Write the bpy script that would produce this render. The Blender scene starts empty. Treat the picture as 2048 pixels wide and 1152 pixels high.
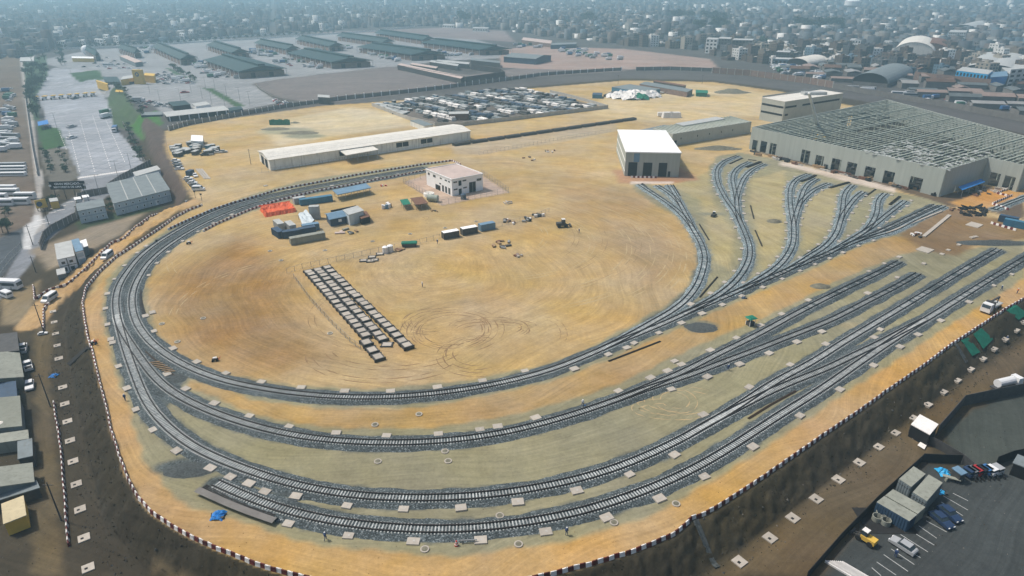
import bpy, math, random
import numpy as np
from mathutils import Vector, noise as mnoise
random.seed(7)
SC = bpy.context.scene
COL = SC.collection
# ------------------------------------------------------------------ camera
F = 1305.0; PITCH = math.radians(25.25); HC = 84.3
cam = bpy.data.objects.new("camera", bpy.data.cameras.new("camera"))
COL.objects.link(cam)
cam.location = (0, 0, HC)
cam.rotation_euler = (math.pi / 2 - PITCH, 0, 0)
cam.data.sensor_width = 36.0
cam.data.lens = 36.0 * F / 2048.0
cam.data.clip_start = 1.0
cam.data.clip_end = 40000
SC.camera = cam
# ------------------------------------------------------------------ sky, sun, exposure
SUN_EL = math.radians(58); SUN_AZ = math.radians(-72)
w = bpy.data.worlds.new("World"); SC.world = w; w.use_nodes = True
nt = w.node_tree; nt.nodes.clear()
bg = nt.nodes.new("ShaderNodeBackground"); wo = nt.nodes.new("ShaderNodeOutputWorld")
sky = nt.nodes.new("ShaderNodeTexSky"); sky.sky_type = 'NISHITA'; sky.sun_disc = False
sky.sun_elevation = SUN_EL; sky.sun_rotation = SUN_AZ
sky.air_density = 1.2; sky.dust_density = 4.0
nt.links.new(sky.outputs[0], bg.inputs[0]); nt.links.new(bg.outputs[0], wo.inputs[0])
bg.inputs[1].default_value = 0.095
sl = bpy.data.lights.new("sun", 'SUN'); sl.energy = 3.0; sl.angle = math.radians(4.5); sl.color = (1.0, 0.95, 0.86)
so = bpy.data.objects.new("sun", sl); COL.objects.link(so)
sd = Vector((math.sin(SUN_AZ) * math.cos(SUN_EL), math.cos(SUN_AZ) * math.cos(SUN_EL), math.sin(SUN_EL)))
so.rotation_euler = sd.to_track_quat('Z', 'Y').to_euler(); so.location = (0, 0, 300)
SC.view_settings.view_transform = 'Standard'; SC.view_settings.look = 'None'
SC.view_settings.exposure = 0.24; SC.view_settings.gamma = 1.0
# ------------------------------------------------------------------ photo pixel (2048 wide) <-> ground
CP, SP = math.cos(PITCH), math.sin(PITCH)
def P(u, v, z=0.0):
    x = (u - 1024.0) / F; q = (v - 576.0) / F
    t = (z - HC) / (-SP - q * CP)
    return (x * t, (CP - q * SP) * t)
def PX(x, y, z=0.0):
    zz = z - HC
    d = y * CP - zz * SP
    return (1024 + F * x / d, 576 - F * (y * SP + zz * CP) / d)
def T(x0, y0, s, pts): return [(x0 + a / s, y0 + b / s) for a, b in pts]
# crest of the raised yard
CREST_PX = [(2048,597),(2011,618),(1950,658),(1898,692),(1840,736),(1778,778),(1720,820),(1656,863),(1600,902),(1536,947),(1499,972),(1440,1010),(1402,1031),(1382,1036),(1370,1050),(1349,1067),
 (1310,1085),(1269,1101),(1180,1128),(1084,1152),(1000,1172),(850,1188),(700,1178),(600,1152),(552,1140),(512,1127),(487,1117),(435,1097),(380,1072),(350,1055),(307,1027),(277,995),(257,960),(240,915),
 (226,870),(222,858),(210,802),(195,747),(185,702),(176,677),(170,643),(165,606),(172,575),(185,550),(215,520),(262,495),(310,468),(350,436),(405,404)]
CREST = [P(u, v) for u, v in CREST_PX]
d0 = (CREST[0][0] - CREST[1][0], CREST[0][1] - CREST[1][1]); L0 = math.hypot(*d0)
far0 = (CREST[0][0] + d0[0] / L0 * 900, CREST[0][1] + d0[1] / L0 * 900)
PLAT = [far0] + CREST + [P(385,397), P(340,335), P(300,262), P(292,240), P(240,192), P(214,166), P(202,148), (-9000, P(202,148)[1]), (-9000, 20000), (9000, 20000), (9000, far0[1])]
RAMP_PX = [(395,402),(345,420),(290,452),(245,484),(200,518),(150,560),(98,604),(60,650)]
RAMP = [P(u, v, -5.0 * i / 7) for i, (u, v) in enumerate(RAMP_PX)]
def pip(X, Y, poly):
    ins = np.zeros(X.shape, bool); n = len(poly)
    for i in range(n):
        x1, y1 = poly[i]; x2, y2 = poly[(i + 1) % n]
        if y1 == y2: continue
        c = ((y1 > Y) != (y2 > Y)) & (X < (x2 - x1) * (Y - y1) / (y2 - y1) + x1)
        ins ^= c
    return ins
def pdist(X, Y, pts, closed=True):
    D = np.full(X.shape, 1e9); n = len(pts)
    for i in range(n if closed else n - 1):
        x1, y1 = pts[i]; x2, y2 = pts[(i + 1) % n]
        dx, dy = x2 - x1, y2 - y1; l2 = dx * dx + dy * dy + 1e-12
        t = np.clip(((X - x1) * dx + (Y - y1) * dy) / l2, 0, 1)
        D = np.minimum(D, (X - x1 - t * dx) ** 2 + (Y - y1 - t * dy) ** 2)
    return np.sqrt(D)
def ss(x, a, b):
    t = np.clip((x - a) / (b - a), 0, 1); return t * t * (3 - 2 * t)
SLOPE_W = 5.0; LOW = -5.0
def height(X, Y):
    X = np.asarray(X, float); Y = np.asarray(Y, float)
    ins = pip(X, Y, PLAT); d = np.where(ins, 0, pdist(X, Y, PLAT))
    h = LOW * np.clip((d - 0.9) / np.where(X > 15, 4.8, SLOPE_W), 0, 1)
    h = h * (1 - np.where(X < 0, ss(Y, 590, 665), 0))
    # ramp road up the west side
    best = np.full(X.shape, 1e9); rz = np.zeros(X.shape)
    for i in range(len(RAMP) - 1):
        x1, y1 = RAMP[i]; x2, y2 = RAMP[i + 1]; dx, dy = x2 - x1, y2 - y1
        t = np.clip(((X - x1) * dx + (Y - y1) * dy) / (dx * dx + dy * dy), 0, 1)
        dd = np.hypot(X - x1 - t * dx, Y - y1 - t * dy); m = dd < best
        best = np.where(m, dd, best); rz = np.where(m, -5.0 * (i + t) / 7, rz)
    k = np.where(ins, 0, 1 - ss(best, 3.5, 7.5))
    return h * (1 - k) + rz * k
def hz(x, y): return float(height(np.array([x]), np.array([y]))[0])
def G(u, v, dz=0.0):
    z = 0.0
    for _ in range(7):
        x, y = P(u, v, z); z = 0.4 * z + 0.6 * (hz(x, y) + dz)
    x, y = P(u, v, z)
    return Vector((x, y, hz(x, y)))
def GL(u, v, z=LOW):
    x, y = P(u, v, z); return Vector((x, y, z))
# ------------------------------------------------------------------ mesh builder
class MB:
    def __init__(s): s.v = []; s.f = []
    def add(s, vs, fs):
        b = len(s.v); s.v += [tuple(q) for q in vs]; s.f += [tuple(b + i for i in f) for f in fs]; return s
    def prism(s, poly, z0, z1, top=None):
        n = len(poly); top = top or poly
        a = sum(poly[i][0] * poly[(i+1) % n][1] - poly[(i+1) % n][0] * poly[i][1] for i in range(n))
        if a < 0: poly = poly[::-1]; top = top[::-1]
        vs = [(x, y, z0) for x, y in poly] + [(x, y, z1) for x, y in top]
        fs = [tuple(range(n))[::-1], tuple(range(n, 2*n))] + [(i, (i+1) % n, n + (i+1) % n, n + i) for i in range(n)]
        return s.add(vs, fs)
    def box(s, x, y, z, w, d, h, r=0.0, tw=1.0, td=1.0):
        c, q = math.cos(r), math.sin(r)
        def R(a, b): return (x + a * c - b * q, y + a * q + b * c)
        po = [R(-w/2, -d/2), R(w/2, -d/2), R(w/2, d/2), R(-w/2, d/2)]
        tp = [R(-w/2*tw, -d/2*td), R(w/2*tw, -d/2*td), R(w/2*tw, d/2*td), R(-w/2*tw, d/2*td)]
        return s.prism(po, z, z + h, tp)
    def cyl(s, x, y, z, r, h, n=10, r2=None):
        r2 = r if r2 is None else r2
        a = [(x + r * math.cos(2*math.pi*i/n), y + r * math.sin(2*math.pi*i/n)) for i in range(n)]
        b = [(x + r2 * math.cos(2*math.pi*i/n), y + r2 * math.sin(2*math.pi*i/n)) for i in range(n)]
        return s.prism(a, z, z + h, b)
    def beam(s, a, b, w, h=None):
        a = Vector(a); b = Vector(b); h = h or w; d = (b - a)
        if d.length < 1e-6: return s
        d.normalize(); up = Vector((0, 0, 1)) if abs(d.z) < 0.95 else Vector((1, 0, 0))
        sx = d.cross(up).normalized() * (w / 2); sz = sx.normalized().cross(d) * (h / 2)
        vs = [a - sx - sz, a + sx - sz, a + sx + sz, a - sx + sz, b - sx - sz, b + sx - sz, b + sx + sz, b - sx + sz]
        return s.add(vs, [(0, 1, 2, 3), (7, 6, 5, 4), (0, 4, 5, 1), (1, 5, 6, 2), (2, 6, 7, 3), (3, 7, 4, 0)])
    def hcyl(s, a, b, r, n=10):
        a = Vector(a); b = Vector(b); d = (b - a).normalized()
        up = Vector((0, 0, 1)) if abs(d.z) < 0.9 else Vector((1, 0, 0))
        e = d.cross(up).normalized(); g = e.cross(d)
        vs = []
        for c in (a, b): vs += [c + e * r * math.cos(2*math.pi*i/n) + g * r * math.sin(2*math.pi*i/n) for i in range(n)]
        return s.add(vs, [tuple(range(n)), tuple(range(n, 2*n))[::-1]] + [(i, n+i, n+(i+1) % n, (i+1) % n) for i in range(n)])
    def sphere(s, x, y, z, r, n=8, m=5, sz=1.0, jit=0.0):
        vs = [(x, y, z + r * sz)]
        for j in range(1, m):
            for i in range(n):
                a = math.pi * j / m; b = 2 * math.pi * i / n; k = r * (1 + random.uniform(-jit, jit))
                vs.append((x + k*math.sin(a)*math.cos(b), y + k*math.sin(a)*math.sin(b), z + k*sz*math.cos(a)))
        vs.append((x, y, z - r * sz)); fs = [(0, 1+i, 1+(i+1) % n) for i in range(n)]
        for j in range(m-2):
            for i in range(n):
                p = 1 + j*n; fs.append((p+i, p+n+i, p+n+(i+1) % n, p+(i+1) % n))
        p = 1 + (m-2)*n; e = len(vs)-1
        fs += [(p+i, e, p+(i+1) % n) for i in range(n)]
        return s.add(vs, fs)
    def obj(s, name, mat, parent=None, loc=None, smooth=False):
        me = bpy.data.meshes.new(name); me.from_pydata(s.v, [], s.f); me.update()
        if mat is not None: me.materials.append(mat)
        if smooth: me.polygons.foreach_set("use_smooth", [True] * len(me.polygons))
        o = bpy.data.objects.new(name, me); COL.objects.link(o)
        if parent is not None: o.parent = parent
        if loc is not None: o.location = loc
        return o
def tag(o, label=None, cat=None, group=None, kind=None):
    if label: o["label"] = label
    if cat: o["category"] = cat
    if group: o["group"] = group
    if kind: o["kind"] = kind
    return o
def thing(name, label, cat, loc=(0, 0, 0), r=0.0, group=None):
    o = bpy.data.objects.new(name, None); COL.objects.link(o); o.empty_display_size = 0.5
    o.location = loc; o.rotation_euler = (0, 0, r)
    return tag(o, label, cat, group)
def kids(o): return CH.get(o.name, [])
CH = {}
def reg(root):
    CH[root.name] = [(c, [g for g in bpy.data.objects if g.parent == c]) for c in bpy.data.objects if c.parent == root]
    return root
def dup(root, loc, r=0.0, label=None, group=None, sc=None, cat=None):
    n = root.copy(); COL.objects.link(n); n.location = loc; n.rotation_euler = (0, 0, r)
    if sc: n.scale = sc if isinstance(sc, tuple) else (sc,) * 3
    if label: n["label"] = label
    if group: n["group"] = group
    if cat: n["category"] = cat
    for c, gs in CH.get(root.name, []):
        q = c.copy(); COL.objects.link(q); q.parent = n
        for g in gs:
            e = g.copy(); COL.objects.link(e); e.parent = q
    return n
class Proto:
    """first placement moves the prototype itself, later ones copy it"""
    ALL = []
    def __init__(s, root): s.root = reg(root); s.used = False; Proto.ALL.append(s)
    def put(s, loc, r=0.0, label=None, group=None, sc=None, cat=None):
        if not s.used:
            s.used = True; o = s.root; o.location = loc; o.rotation_euler = (0, 0, r)
            if sc: o.scale = sc if isinstance(sc, tuple) else (sc,) * 3
            if label: o["label"] = label
            if group: o["group"] = group
            if cat: o["category"] = cat
            return o
        o = dup(s.root, loc, r, label, group, sc or (1, 1, 1), cat)
        return o
# ------------------------------------------------------------------ materials
def mat(name, col, rough=0.85, var=0.15, scale=0.6, metal=0.0, bump=0.0, col2=None, rnd=0.0, stretch=None, spec=0.3, island=None, dirt=0.0):
    m = bpy.data.materials.new(name); m.use_nodes = True; n = m.node_tree.nodes; l = m.node_tree.links
    b = n["Principled BSDF"]; b.inputs["Roughness"].default_value = rough; b.inputs["Metallic"].default_value = metal
    b.inputs["Specular IOR Level"].default_value = spec
    geo = n.new("ShaderNodeNewGeometry"); vec = geo.outputs["Position"]
    if stretch:
        mp = n.new("ShaderNodeMapping"); mp.inputs["Scale"].default_value = stretch; l.new(vec, mp.inputs[0]); vec = mp.outputs[0]
    tn = n.new("ShaderNodeTexNoise"); tn.inputs["Scale"].default_value = scale; tn.inputs["Detail"].default_value = 6; tn.inputs["Roughness"].default_value = 0.65
    l.new(vec, tn.inputs["Vector"])
    mr = n.new("ShaderNodeMapRange"); mr.inputs[1].default_value = 0.3; mr.inputs[2].default_value = 0.7; l.new(tn.outputs[0], mr.inputs[0])
    mx = n.new("ShaderNodeMix"); mx.data_type = 'RGBA'
    c2 = col2 or tuple(min(1, c * (1 + var)) for c in col); c1 = tuple(c * (1 - var) for c in col) if not col2 else col
    mx.inputs[6].default_value = (*c1, 1); mx.inputs[7].default_value = (*c2, 1); l.new(mr.outputs[0], mx.inputs[0])
    out = mx.outputs[2]
    if island:
        rp = n.new("ShaderNodeValToRGB"); rp.color_ramp.interpolation = 'CONSTANT'
        els = rp.color_ramp.elements
        while len(els) < len(island): els.new(0.5)
        for i, (p, c) in enumerate(island): els[i].position = p; els[i].color = (*c, 1)
        l.new(geo.outputs["Random Per Island"], rp.inputs[0])
        m3 = n.new("ShaderNodeMix"); m3.data_type = 'RGBA'; m3.blend_type = 'MULTIPLY'; m3.inputs[0].default_value = 1
        l.new(rp.outputs[0], m3.inputs[6]); l.new(out, m3.inputs[7]); out = m3.outputs[2]
    if rnd:
        oi = n.new("ShaderNodeObjectInfo"); r2 = n.new("ShaderNodeMapRange"); r2.inputs[3].default_value = 1 - rnd; r2.inputs[4].default_value = 1 + rnd
        l.new(oi.outputs["Random"], r2.inputs[0]); hs = n.new("ShaderNodeHueSaturation"); l.new(r2.outputs[0], hs.inputs["Value"])
        l.new(out, hs.inputs["Color"]); out = hs.outputs[0]
    if dirt:
        t2 = n.new("ShaderNodeTexNoise"); t2.inputs["Scale"].default_value = 1.0; t2.inputs["Detail"].default_value = 4
        m2 = n.new("ShaderNodeMapping"); m2.inputs["Scale"].default_value = (1.4, 1.4, 0.12); l.new(geo.outputs["Position"], m2.inputs[0]); l.new(m2.outputs[0], t2.inputs["Vector"])
        r3 = n.new("ShaderNodeMapRange"); r3.inputs[1].default_value = 0.52; r3.inputs[2].default_value = 0.72; r3.inputs[4].default_value = dirt
        l.new(t2.outputs[0], r3.inputs[0]); m4 = n.new("ShaderNodeMix"); m4.data_type = 'RGBA'; m4.inputs[7].default_value = (0.10, 0.085, 0.06, 1)
        l.new(r3.outputs[0], m4.inputs[0]); l.new(out, m4.inputs[6]); out = m4.outputs[2]
    l.new(out, b.inputs["Base Color"])
    if bump:
        t3 = n.new("ShaderNodeTexNoise"); t3.inputs["Scale"].default_value = scale * 4; t3.inputs["Detail"].default_value = 4; l.new(vec, t3.inputs["Vector"])
        bp = n.new("ShaderNodeBump"); bp.inputs["Strength"].default_value = bump; bp.inputs["Distance"].default_value = 0.2
        l.new(t3.outputs[0], bp.inputs["Height"]); l.new(bp.outputs[0], b.inputs["Normal"])
    return m
M = dict(
 rail=mat("rail_steel", (0.020, 0.017, 0.016), 0.6, 0.3, 2, 0.2),
 rustrail=mat("rusty_rail", (0.045, 0.028, 0.018), 0.8, 0.3, 2),
 sleeper=mat("sleeper_concrete", (0.375, 0.39, 0.385), 0.9, 0.4, 0.9, rnd=0.25),
 pad=mat("pad_concrete", (0.40, 0.36, 0.31), 0.9, 0.12, 1.2, rnd=0.1),
 bwhite=mat("barrier_white", (0.72, 0.69, 0.66), 0.6, 0.12, 1.5, rnd=0.1),
 bred=mat("barrier_red", (0.10, 0.013, 0.012), 0.6, 0.3, 1.5, rnd=0.3),
 concrete=mat("concrete", (0.42, 0.40, 0.37), 0.9, 0.15, 0.4, dirt=0.3),
 white=mat("white_paint", (0.86, 0.86, 0.85), 0.6, 0.05, 0.4),
 dirtywhite=mat("dirty_white_panel", (0.76, 0.75, 0.70), 0.8, 0.10, 0.3, dirt=0.4),
 offwhite=mat("off_white_roof", (0.66, 0.63, 0.57), 0.8, 0.10, 0.2, dirt=0.25),
 cladding=mat("grey_cladding", (0.36, 0.385, 0.35), 0.7, 0.10, 0.25, stretch=(2.5, 2.5, 0.1)),
 claddinglight=mat("light_cladding", (0.40, 0.41, 0.37), 0.7, 0.08, 0.25, dirt=0.15),
 dark=mat("dark_opening", (0.012, 0.012, 0.013), 0.9, 0.2, 1),
 glass=mat("dark_glass", (0.03, 0.045, 0.055), 0.15, 0.2, 1, spec=0.6),
 black=mat("black_rubber", (0.02, 0.02, 0.02), 0.9, 0.2, 2),
 steel=mat("grey_steel", (0.30, 0.31, 0.31), 0.5, 0.2, 1, 0.3),
 greensteel=mat("primed_green_steel", (0.30, 0.33, 0.28), 0.6, 0.25, 0.5),
 darksteel=mat("dark_steel", (0.06, 0.06, 0.06), 0.6, 0.3, 1),
 tealroof=mat("teal_green_roof", (0.005, 0.036, 0.040), 0.55, 0.16, 0.05, stretch=(1, 1, 1)),
 yellow=mat("yellow_wall", (0.62, 0.40, 0.07), 0.8, 0.1, 0.4),
 palewall=mat("pale_blue_wall", (0.52, 0.58, 0.61), 0.7, 0.08, 0.6, dirt=0.25),
 greyroof=mat("grey_sheet_roof", (0.17, 0.20, 0.21), 0.7, 0.18, 0.3, dirt=0.3),
 paleroof=mat("pale_sheet_roof", (0.42, 0.43, 0.42), 0.7, 0.12, 0.4, dirt=0.25),
 pinkroof=mat("pinkish_roof_slab", (0.50, 0.40, 0.36), 0.9, 0.12, 0.2, dirt=0.15),
 blue=mat("blue_paint", (0.05, 0.17, 0.27), 0.6, 0.2, 0.6, dirt=0.15),
 blueroof=mat("blue_grey_roof", (0.14, 0.24, 0.34), 0.5, 0.15, 0.5, dirt=0.2),
 bluetarp=mat("blue_tarp", (0.02, 0.18, 0.50), 0.5, 0.25, 1.2),
 skytarp=mat("bright_blue_tarp", (0.03, 0.33, 0.62), 0.5, 0.2, 1.2),
 greentarp=mat("green_net", (0.010, 0.16, 0.10), 0.8, 0.25, 0.8),
 navy=mat("navy_container", (0.035, 0.07, 0.12), 0.6, 0.2, 0.8, dirt=0.2),
 orange=mat("orange_tarp", (0.62, 0.10, 0.025), 0.6, 0.3, 0.6, bump=0.6),
 brown=mat("rusty_brown_sheet", (0.16, 0.08, 0.05), 0.8, 0.3, 0.8),
 timber=mat("timber", (0.30, 0.20, 0.11), 0.9, 0.3, 1.5),
 brick=mat("brick_wall", (0.22, 0.15, 0.12), 0.9, 0.2, 0.5),
 greywall=mat("grey_block_wall", (0.17, 0.16, 0.15), 0.9, 0.2, 0.2, dirt=0.3),
 khaki=mat("khaki_container", (0.26, 0.27, 0.23), 0.7, 0.15, 0.5, dirt=0.35),
 trunk=mat("bark", (0.07, 0.05, 0.035), 0.95, 0.3, 2),
 leaf=mat("leaves", (0.035, 0.075, 0.035), 0.8, 0.5, 0.8, rnd=0.25),
 farleaf=mat("far_leaves", (0.03, 0.06, 0.045), 0.9, 0.4, 0.3, rnd=0.25),
 red=mat("red_paint", (0.45, 0.03, 0.02), 0.5, 0.15, 1),
 hivis=mat("hivis_orange", (0.75, 0.20, 0.03), 0.7, 0.1, 2),
 skin=mat("skin", (0.30, 0.17, 0.11), 0.7, 0.1, 4),
 cloth=mat("blue_workwear", (0.04, 0.07, 0.16), 0.9, 0.2, 4),
 gravel=mat("dark_gravel", (0.075, 0.085, 0.085), 0.95, 0.5, 2.5, bump=1.0),
 soilheap=mat("dark_soil_heap", (0.16, 0.15, 0.11), 0.95, 0.4, 1.0, bump=0.8),
)
# ------------------------------------------------------------------ tracks (photo pixels of the centre lines)
Z1 = lambda p: T(1240, 300, 6.4, p)
Z2 = lambda p: T(1500, 320, 6.4, p)
Z3 = lambda p: T(1640, 380, 6.4, p)
Z4 = lambda p: T(1340, 460, 6.4, p)
TR = {}
TR['outer'] = [(846,334),(700,359),(600,377),(520,394.5),(465.6,409),(418.8,426.4),(356.3,459),(309.4,487.8),(273.4,517.5),(255,542),(238.8,565),(231.8,590),(229.8,610),(232,622),(237,645)]
TR['inner'] = [(848,341),(700,367),(600,386),(520,404),(465.6,421.4),(418.8,441.7),(356.3,476.5),(325,498.8),(293.8,527),(275.4,557),(267,574),(263.2,592),(263.1,610),(266.3,627.5),(272.9,646.3),(285.3,665),(299.4,682.5),
  (331.9,708.1),(359.4,725.3),(395,741.3),(432.5,756.3),(476,766.9),(540,779),(612,788),(700,793.9),(762.5,793.6),(828,790.2),(887,784),(1024,760),(1124,731),(1191,702.5),(1254,675.6),(1316,651),(1363,629.5),(1480,580),(1574.4,539.7),(1660,504),(1686.9,492.5),(1710,481.6),(1749,466.5),(1773,456),(1819.7,433.9),(1872,409)]
TR['third'] = [(233,627),(237,645),(247.1,682.5),(262.8,730),(272.3,755),(281.6,780),(293.8,805),(306.5,823.8),(345,862),(395,899),(432.7,915.2),(478.8,933.9),(544.4,956.3),(591,968.8),(636.6,979.7),(680,986),(742,993),(829.5,995),(934.5,992.6),(1024,982.8),(1124,965),(1224,937.8),(1310,903),(1394,860),(1470,815),(1556,758.5),(1618.8,727),(1678,688.9),(1756,642),(1834,595),(1889,562),(1946.8,527),(1998,497)]
TR['second'] = [(233,632),(238,650),(257.8,682.5),(290.6,730),(310,755),(338.1,780),(376.3,802),(422.5,822.5),(475,841.5),(530,857),(587,870),(667,880.3),(752,884.5),(847,883.5),(929.5,877),(1024,861),(1124,834.8),(1239,796),(1310,766),(1374.7,739),(1420,715),(1507.5,672.4),(1596,624),(1674.4,584),(1760,542.8),(1800,522)]
TR['second_branch'] = [(1180,817),(1239,797),(1310,771),(1374.7,751),(1438.8,726),(1507.5,700.5),(1570,675.5),(1600,664),(1662.5,638.5),(1725,606.5),(1803,566),(1837,546)]
TR['fourth'] = [(430,964),(475.6,985),(515,1002),(555.3,1014.8),(620,1032.5),(680,1043.8),(729.5,1050),(819.5,1057),(934.5,1057),(1024,1047.5),(1131.5,1029.6),(1221.5,1004.6),(1304,975),(1399,931),(1487.5,876.6),(1556,831),(1634.4,782.8),(1709,731),(1756,699),(1803,667.8),(1865.6,629.5),(1918.8,596),(1984,555),(2048,516.5),(2130,465)]
TR['cross'] = [(1370,873),(1420,843.5),(1470,818),(1556,775),(1600,757),(1650,737.5),(1709,709),(1760,685),(1803,662),(1850,638)]
TR['b1'] = [(1205,696.5),(1254,672),(1290,652),(1316,637),(1339.7,624),(1363,607),(1385,584),(1398,562),(1405,541),(1409.5,521),(1407.5,500),(1399.4,480),(1387,459),(1374.4,441),(1355.6,421),(1333.8,404),(1310.3,388.5),(1291.6,376.5),(1279,368)]
TR['b1b'] = [(1396.5,475),(1386.5,457.8),(1377.5,439),(1369.7,425),(1358.8,406.3),(1343,389),(1327.5,378),(1314,370)]
TR['b1c'] = [(1378.5,441),(1370.5,427),(1361,408),(1351.5,391),(1343,376.6),(1338,369)]
TR['b2'] = [(1363,629),(1400,611),(1430,594),(1455.6,576),(1476.7,555.3),(1491.6,533),(1499,513),(1500,497),(1496,480),(1489,462),(1480.6,443.8),(1471,424),(1452.5,397.5),(1441.6,378),(1435.3,362.5),(1433,348),(1436,335),(1447,323.5),(1465,315),(1476,311)]
TR['b2b'] = [(1482,447),(1476.5,430),(1474,415),(1472.8,400),(1470.5,384),(1467,370),(1465,355),(1468.5,343.8),(1479,333),(1499,323)]
TR['b2c'] = [(1474,415),(1473.5,400),(1475.5,387),(1479.5,374),(1484.5,361.5),(1492,350.5),(1505,338.5),(1529,327)]
TR['b3'] = [(1460,588.5),(1500,569),(1527.5,552.5),(1546.3,540),(1562.7,526),(1574.4,510.5),(1583,495),(1587.3,478),(1587.3,461),(1586.5,443),(1583,425),(1580.5,406),(1579.7,388),(1582,373),(1590,360.5),(1604,352),(1617,347.5)]
TR['b3b'] = [(1586.8,452),(1588.5,440),(1593,424),(1598,409),(1603,392),(1609.4,376.3),(1618.8,365.3),(1634,356.5)]
TR['b3c'] = [(1595,418),(1600,406),(1609.4,395),(1622,383.5),(1639,373.5),(1658,366.5)]
TR['b4'] = [(1574,539.7),(1600,525.5),(1622,510),(1642,499),(1656.3,487),(1668.8,472),(1676.6,456),(1680,443.4),(1683.3,430),(1685.3,418),(1686.5,401.5),(1690,386),(1698,375.5),(1706,369)]
TR['b4b'] = [(1679,447),(1683,435),(1691,421),(1703,404.4),(1714,392),(1727,383)]
TR['b5'] = [(1660,504),(1686,489),(1710,474.5),(1728,463.5),(1741,450),(1749.8,434.7),(1754.6,420.5),(1755.6,406),(1760.3,394.5),(1771,386)]
TR['b5b'] = [(1710,474.5),(1728,464),(1749.4,448.8),(1769.7,432),(1788.4,417.5),(1810,401)]
TR['p2'] = [(1690,491),(1720,479.5),(1745,471.5),(1777.5,463),(1830,438),(1888,411)]
TR['far'] = [(1990,417),(2020,405),(2060,390),(2120,370)]
def smooth_path(pts, step=0.6, sig=7.0):
    p = np.array(pts, float); seg = np.hypot(*np.diff(p, axis=0).T); s = np.concatenate([[0], np.cumsum(seg)])
    # Catmull-Rom on chord length
    n = max(4, int(s[-1] / step)); ts = np.linspace(0, s[-1], n); out = np.zeros((n, 2))
    m = np.gradient(p, s, axis=0)
    idx = np.clip(np.searchsorted(s, ts, side='right') - 1, 0, len(p) - 2)
    h = (s[idx+1] - s[idx]); t = ((ts - s[idx]) / h)[:, None]; h = h[:, None]
    out = (2*t**3-3*t**2+1)*p[idx] + (t**3-2*t**2+t)*h*m[idx] + (-2*t**3+3*t**2)*p[idx+1] + (t**3-t**2)*h*m[idx+1]
    k = int(sig * 2.5 / step); 
    if k >= 1 and n > 2*k:
        g = np.exp(-0.5 * (np.arange(-k, k+1) * step / sig) ** 2); g /= g.sum()
        a = np.concatenate([2*out[0] - out[k:0:-1], out, 2*out[-1] - out[-2:-k-2:-1]])
        out = np.stack([np.convolve(a[:, 0], g, 'valid'), np.convolve(a[:, 1], g, 'valid')], 1)
    return out
TW = {}
for k, px in TR.items():
    big = k in ('inner', 'third', 'second', 'fourth', 'outer')
    TW[k] = smooth_path([P(u, v, 0.5) for u, v in px], 0.6, 5.0 if big else 3.5)
ALLT = np.concatenate([t[::3] for t in TW.values()])
# ------------------------------------------------------------------ ground colour zones (photo pixels)
OUT_EDGE = [(855,324),(700,346),(600,362),(512,386),(420,418),(334,459),(294,488),(262,512),(231,536),(215,560),(205,601),(207,651),(225,716),(240,763),(260,813),(275,879),(295,926),(332,971),(375,1012),(450,1038),(512,1052),(587,1076),(687,1096),(812,1109),(937,1110),(1024,1099),(1174,1072),(1324,1022),(1424,962),(1536,889),(1640,822),(1740,755),(1840,690),(1940,625),(2048,556)]
DISC = [(862,332),(700,374),(600,396),(519,418),(406,463),(372,480),(341,505),(316,527),(301,552),(297,590),(300,621),(310,652),(330,681),(364,709),(407,730),(476,752),(512,757),(612,772),(762,776),(887,766),(1024,743),(1124,718),(1199,682),(1254,653),(1316,620),(1363,583),(1385,548),(1392,507),(1385,483),(1368,452),(1340,426),(1302,404),(1271,382),(1262,366),(1100,332),(940,322)]
MID = [(1800,508),(1740,533),(1674,562),(1596,603),(1518,640),(1449,670),(1336,718),(1249,761),(1149,798),(1024,828),(937,846),(762,858),(637,851),(512,831),(457,806),(407,786),(364,762),(376,756),(407,767),(476,788),(512,801),(612,813),(762,818),(887,808),(1024,781),(1124,756),(1214,721),(1324,671),(1424,626),(1536,578),(1640,532),(1760,480),(1800,470),(1850,480),(1830,505)]
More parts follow.
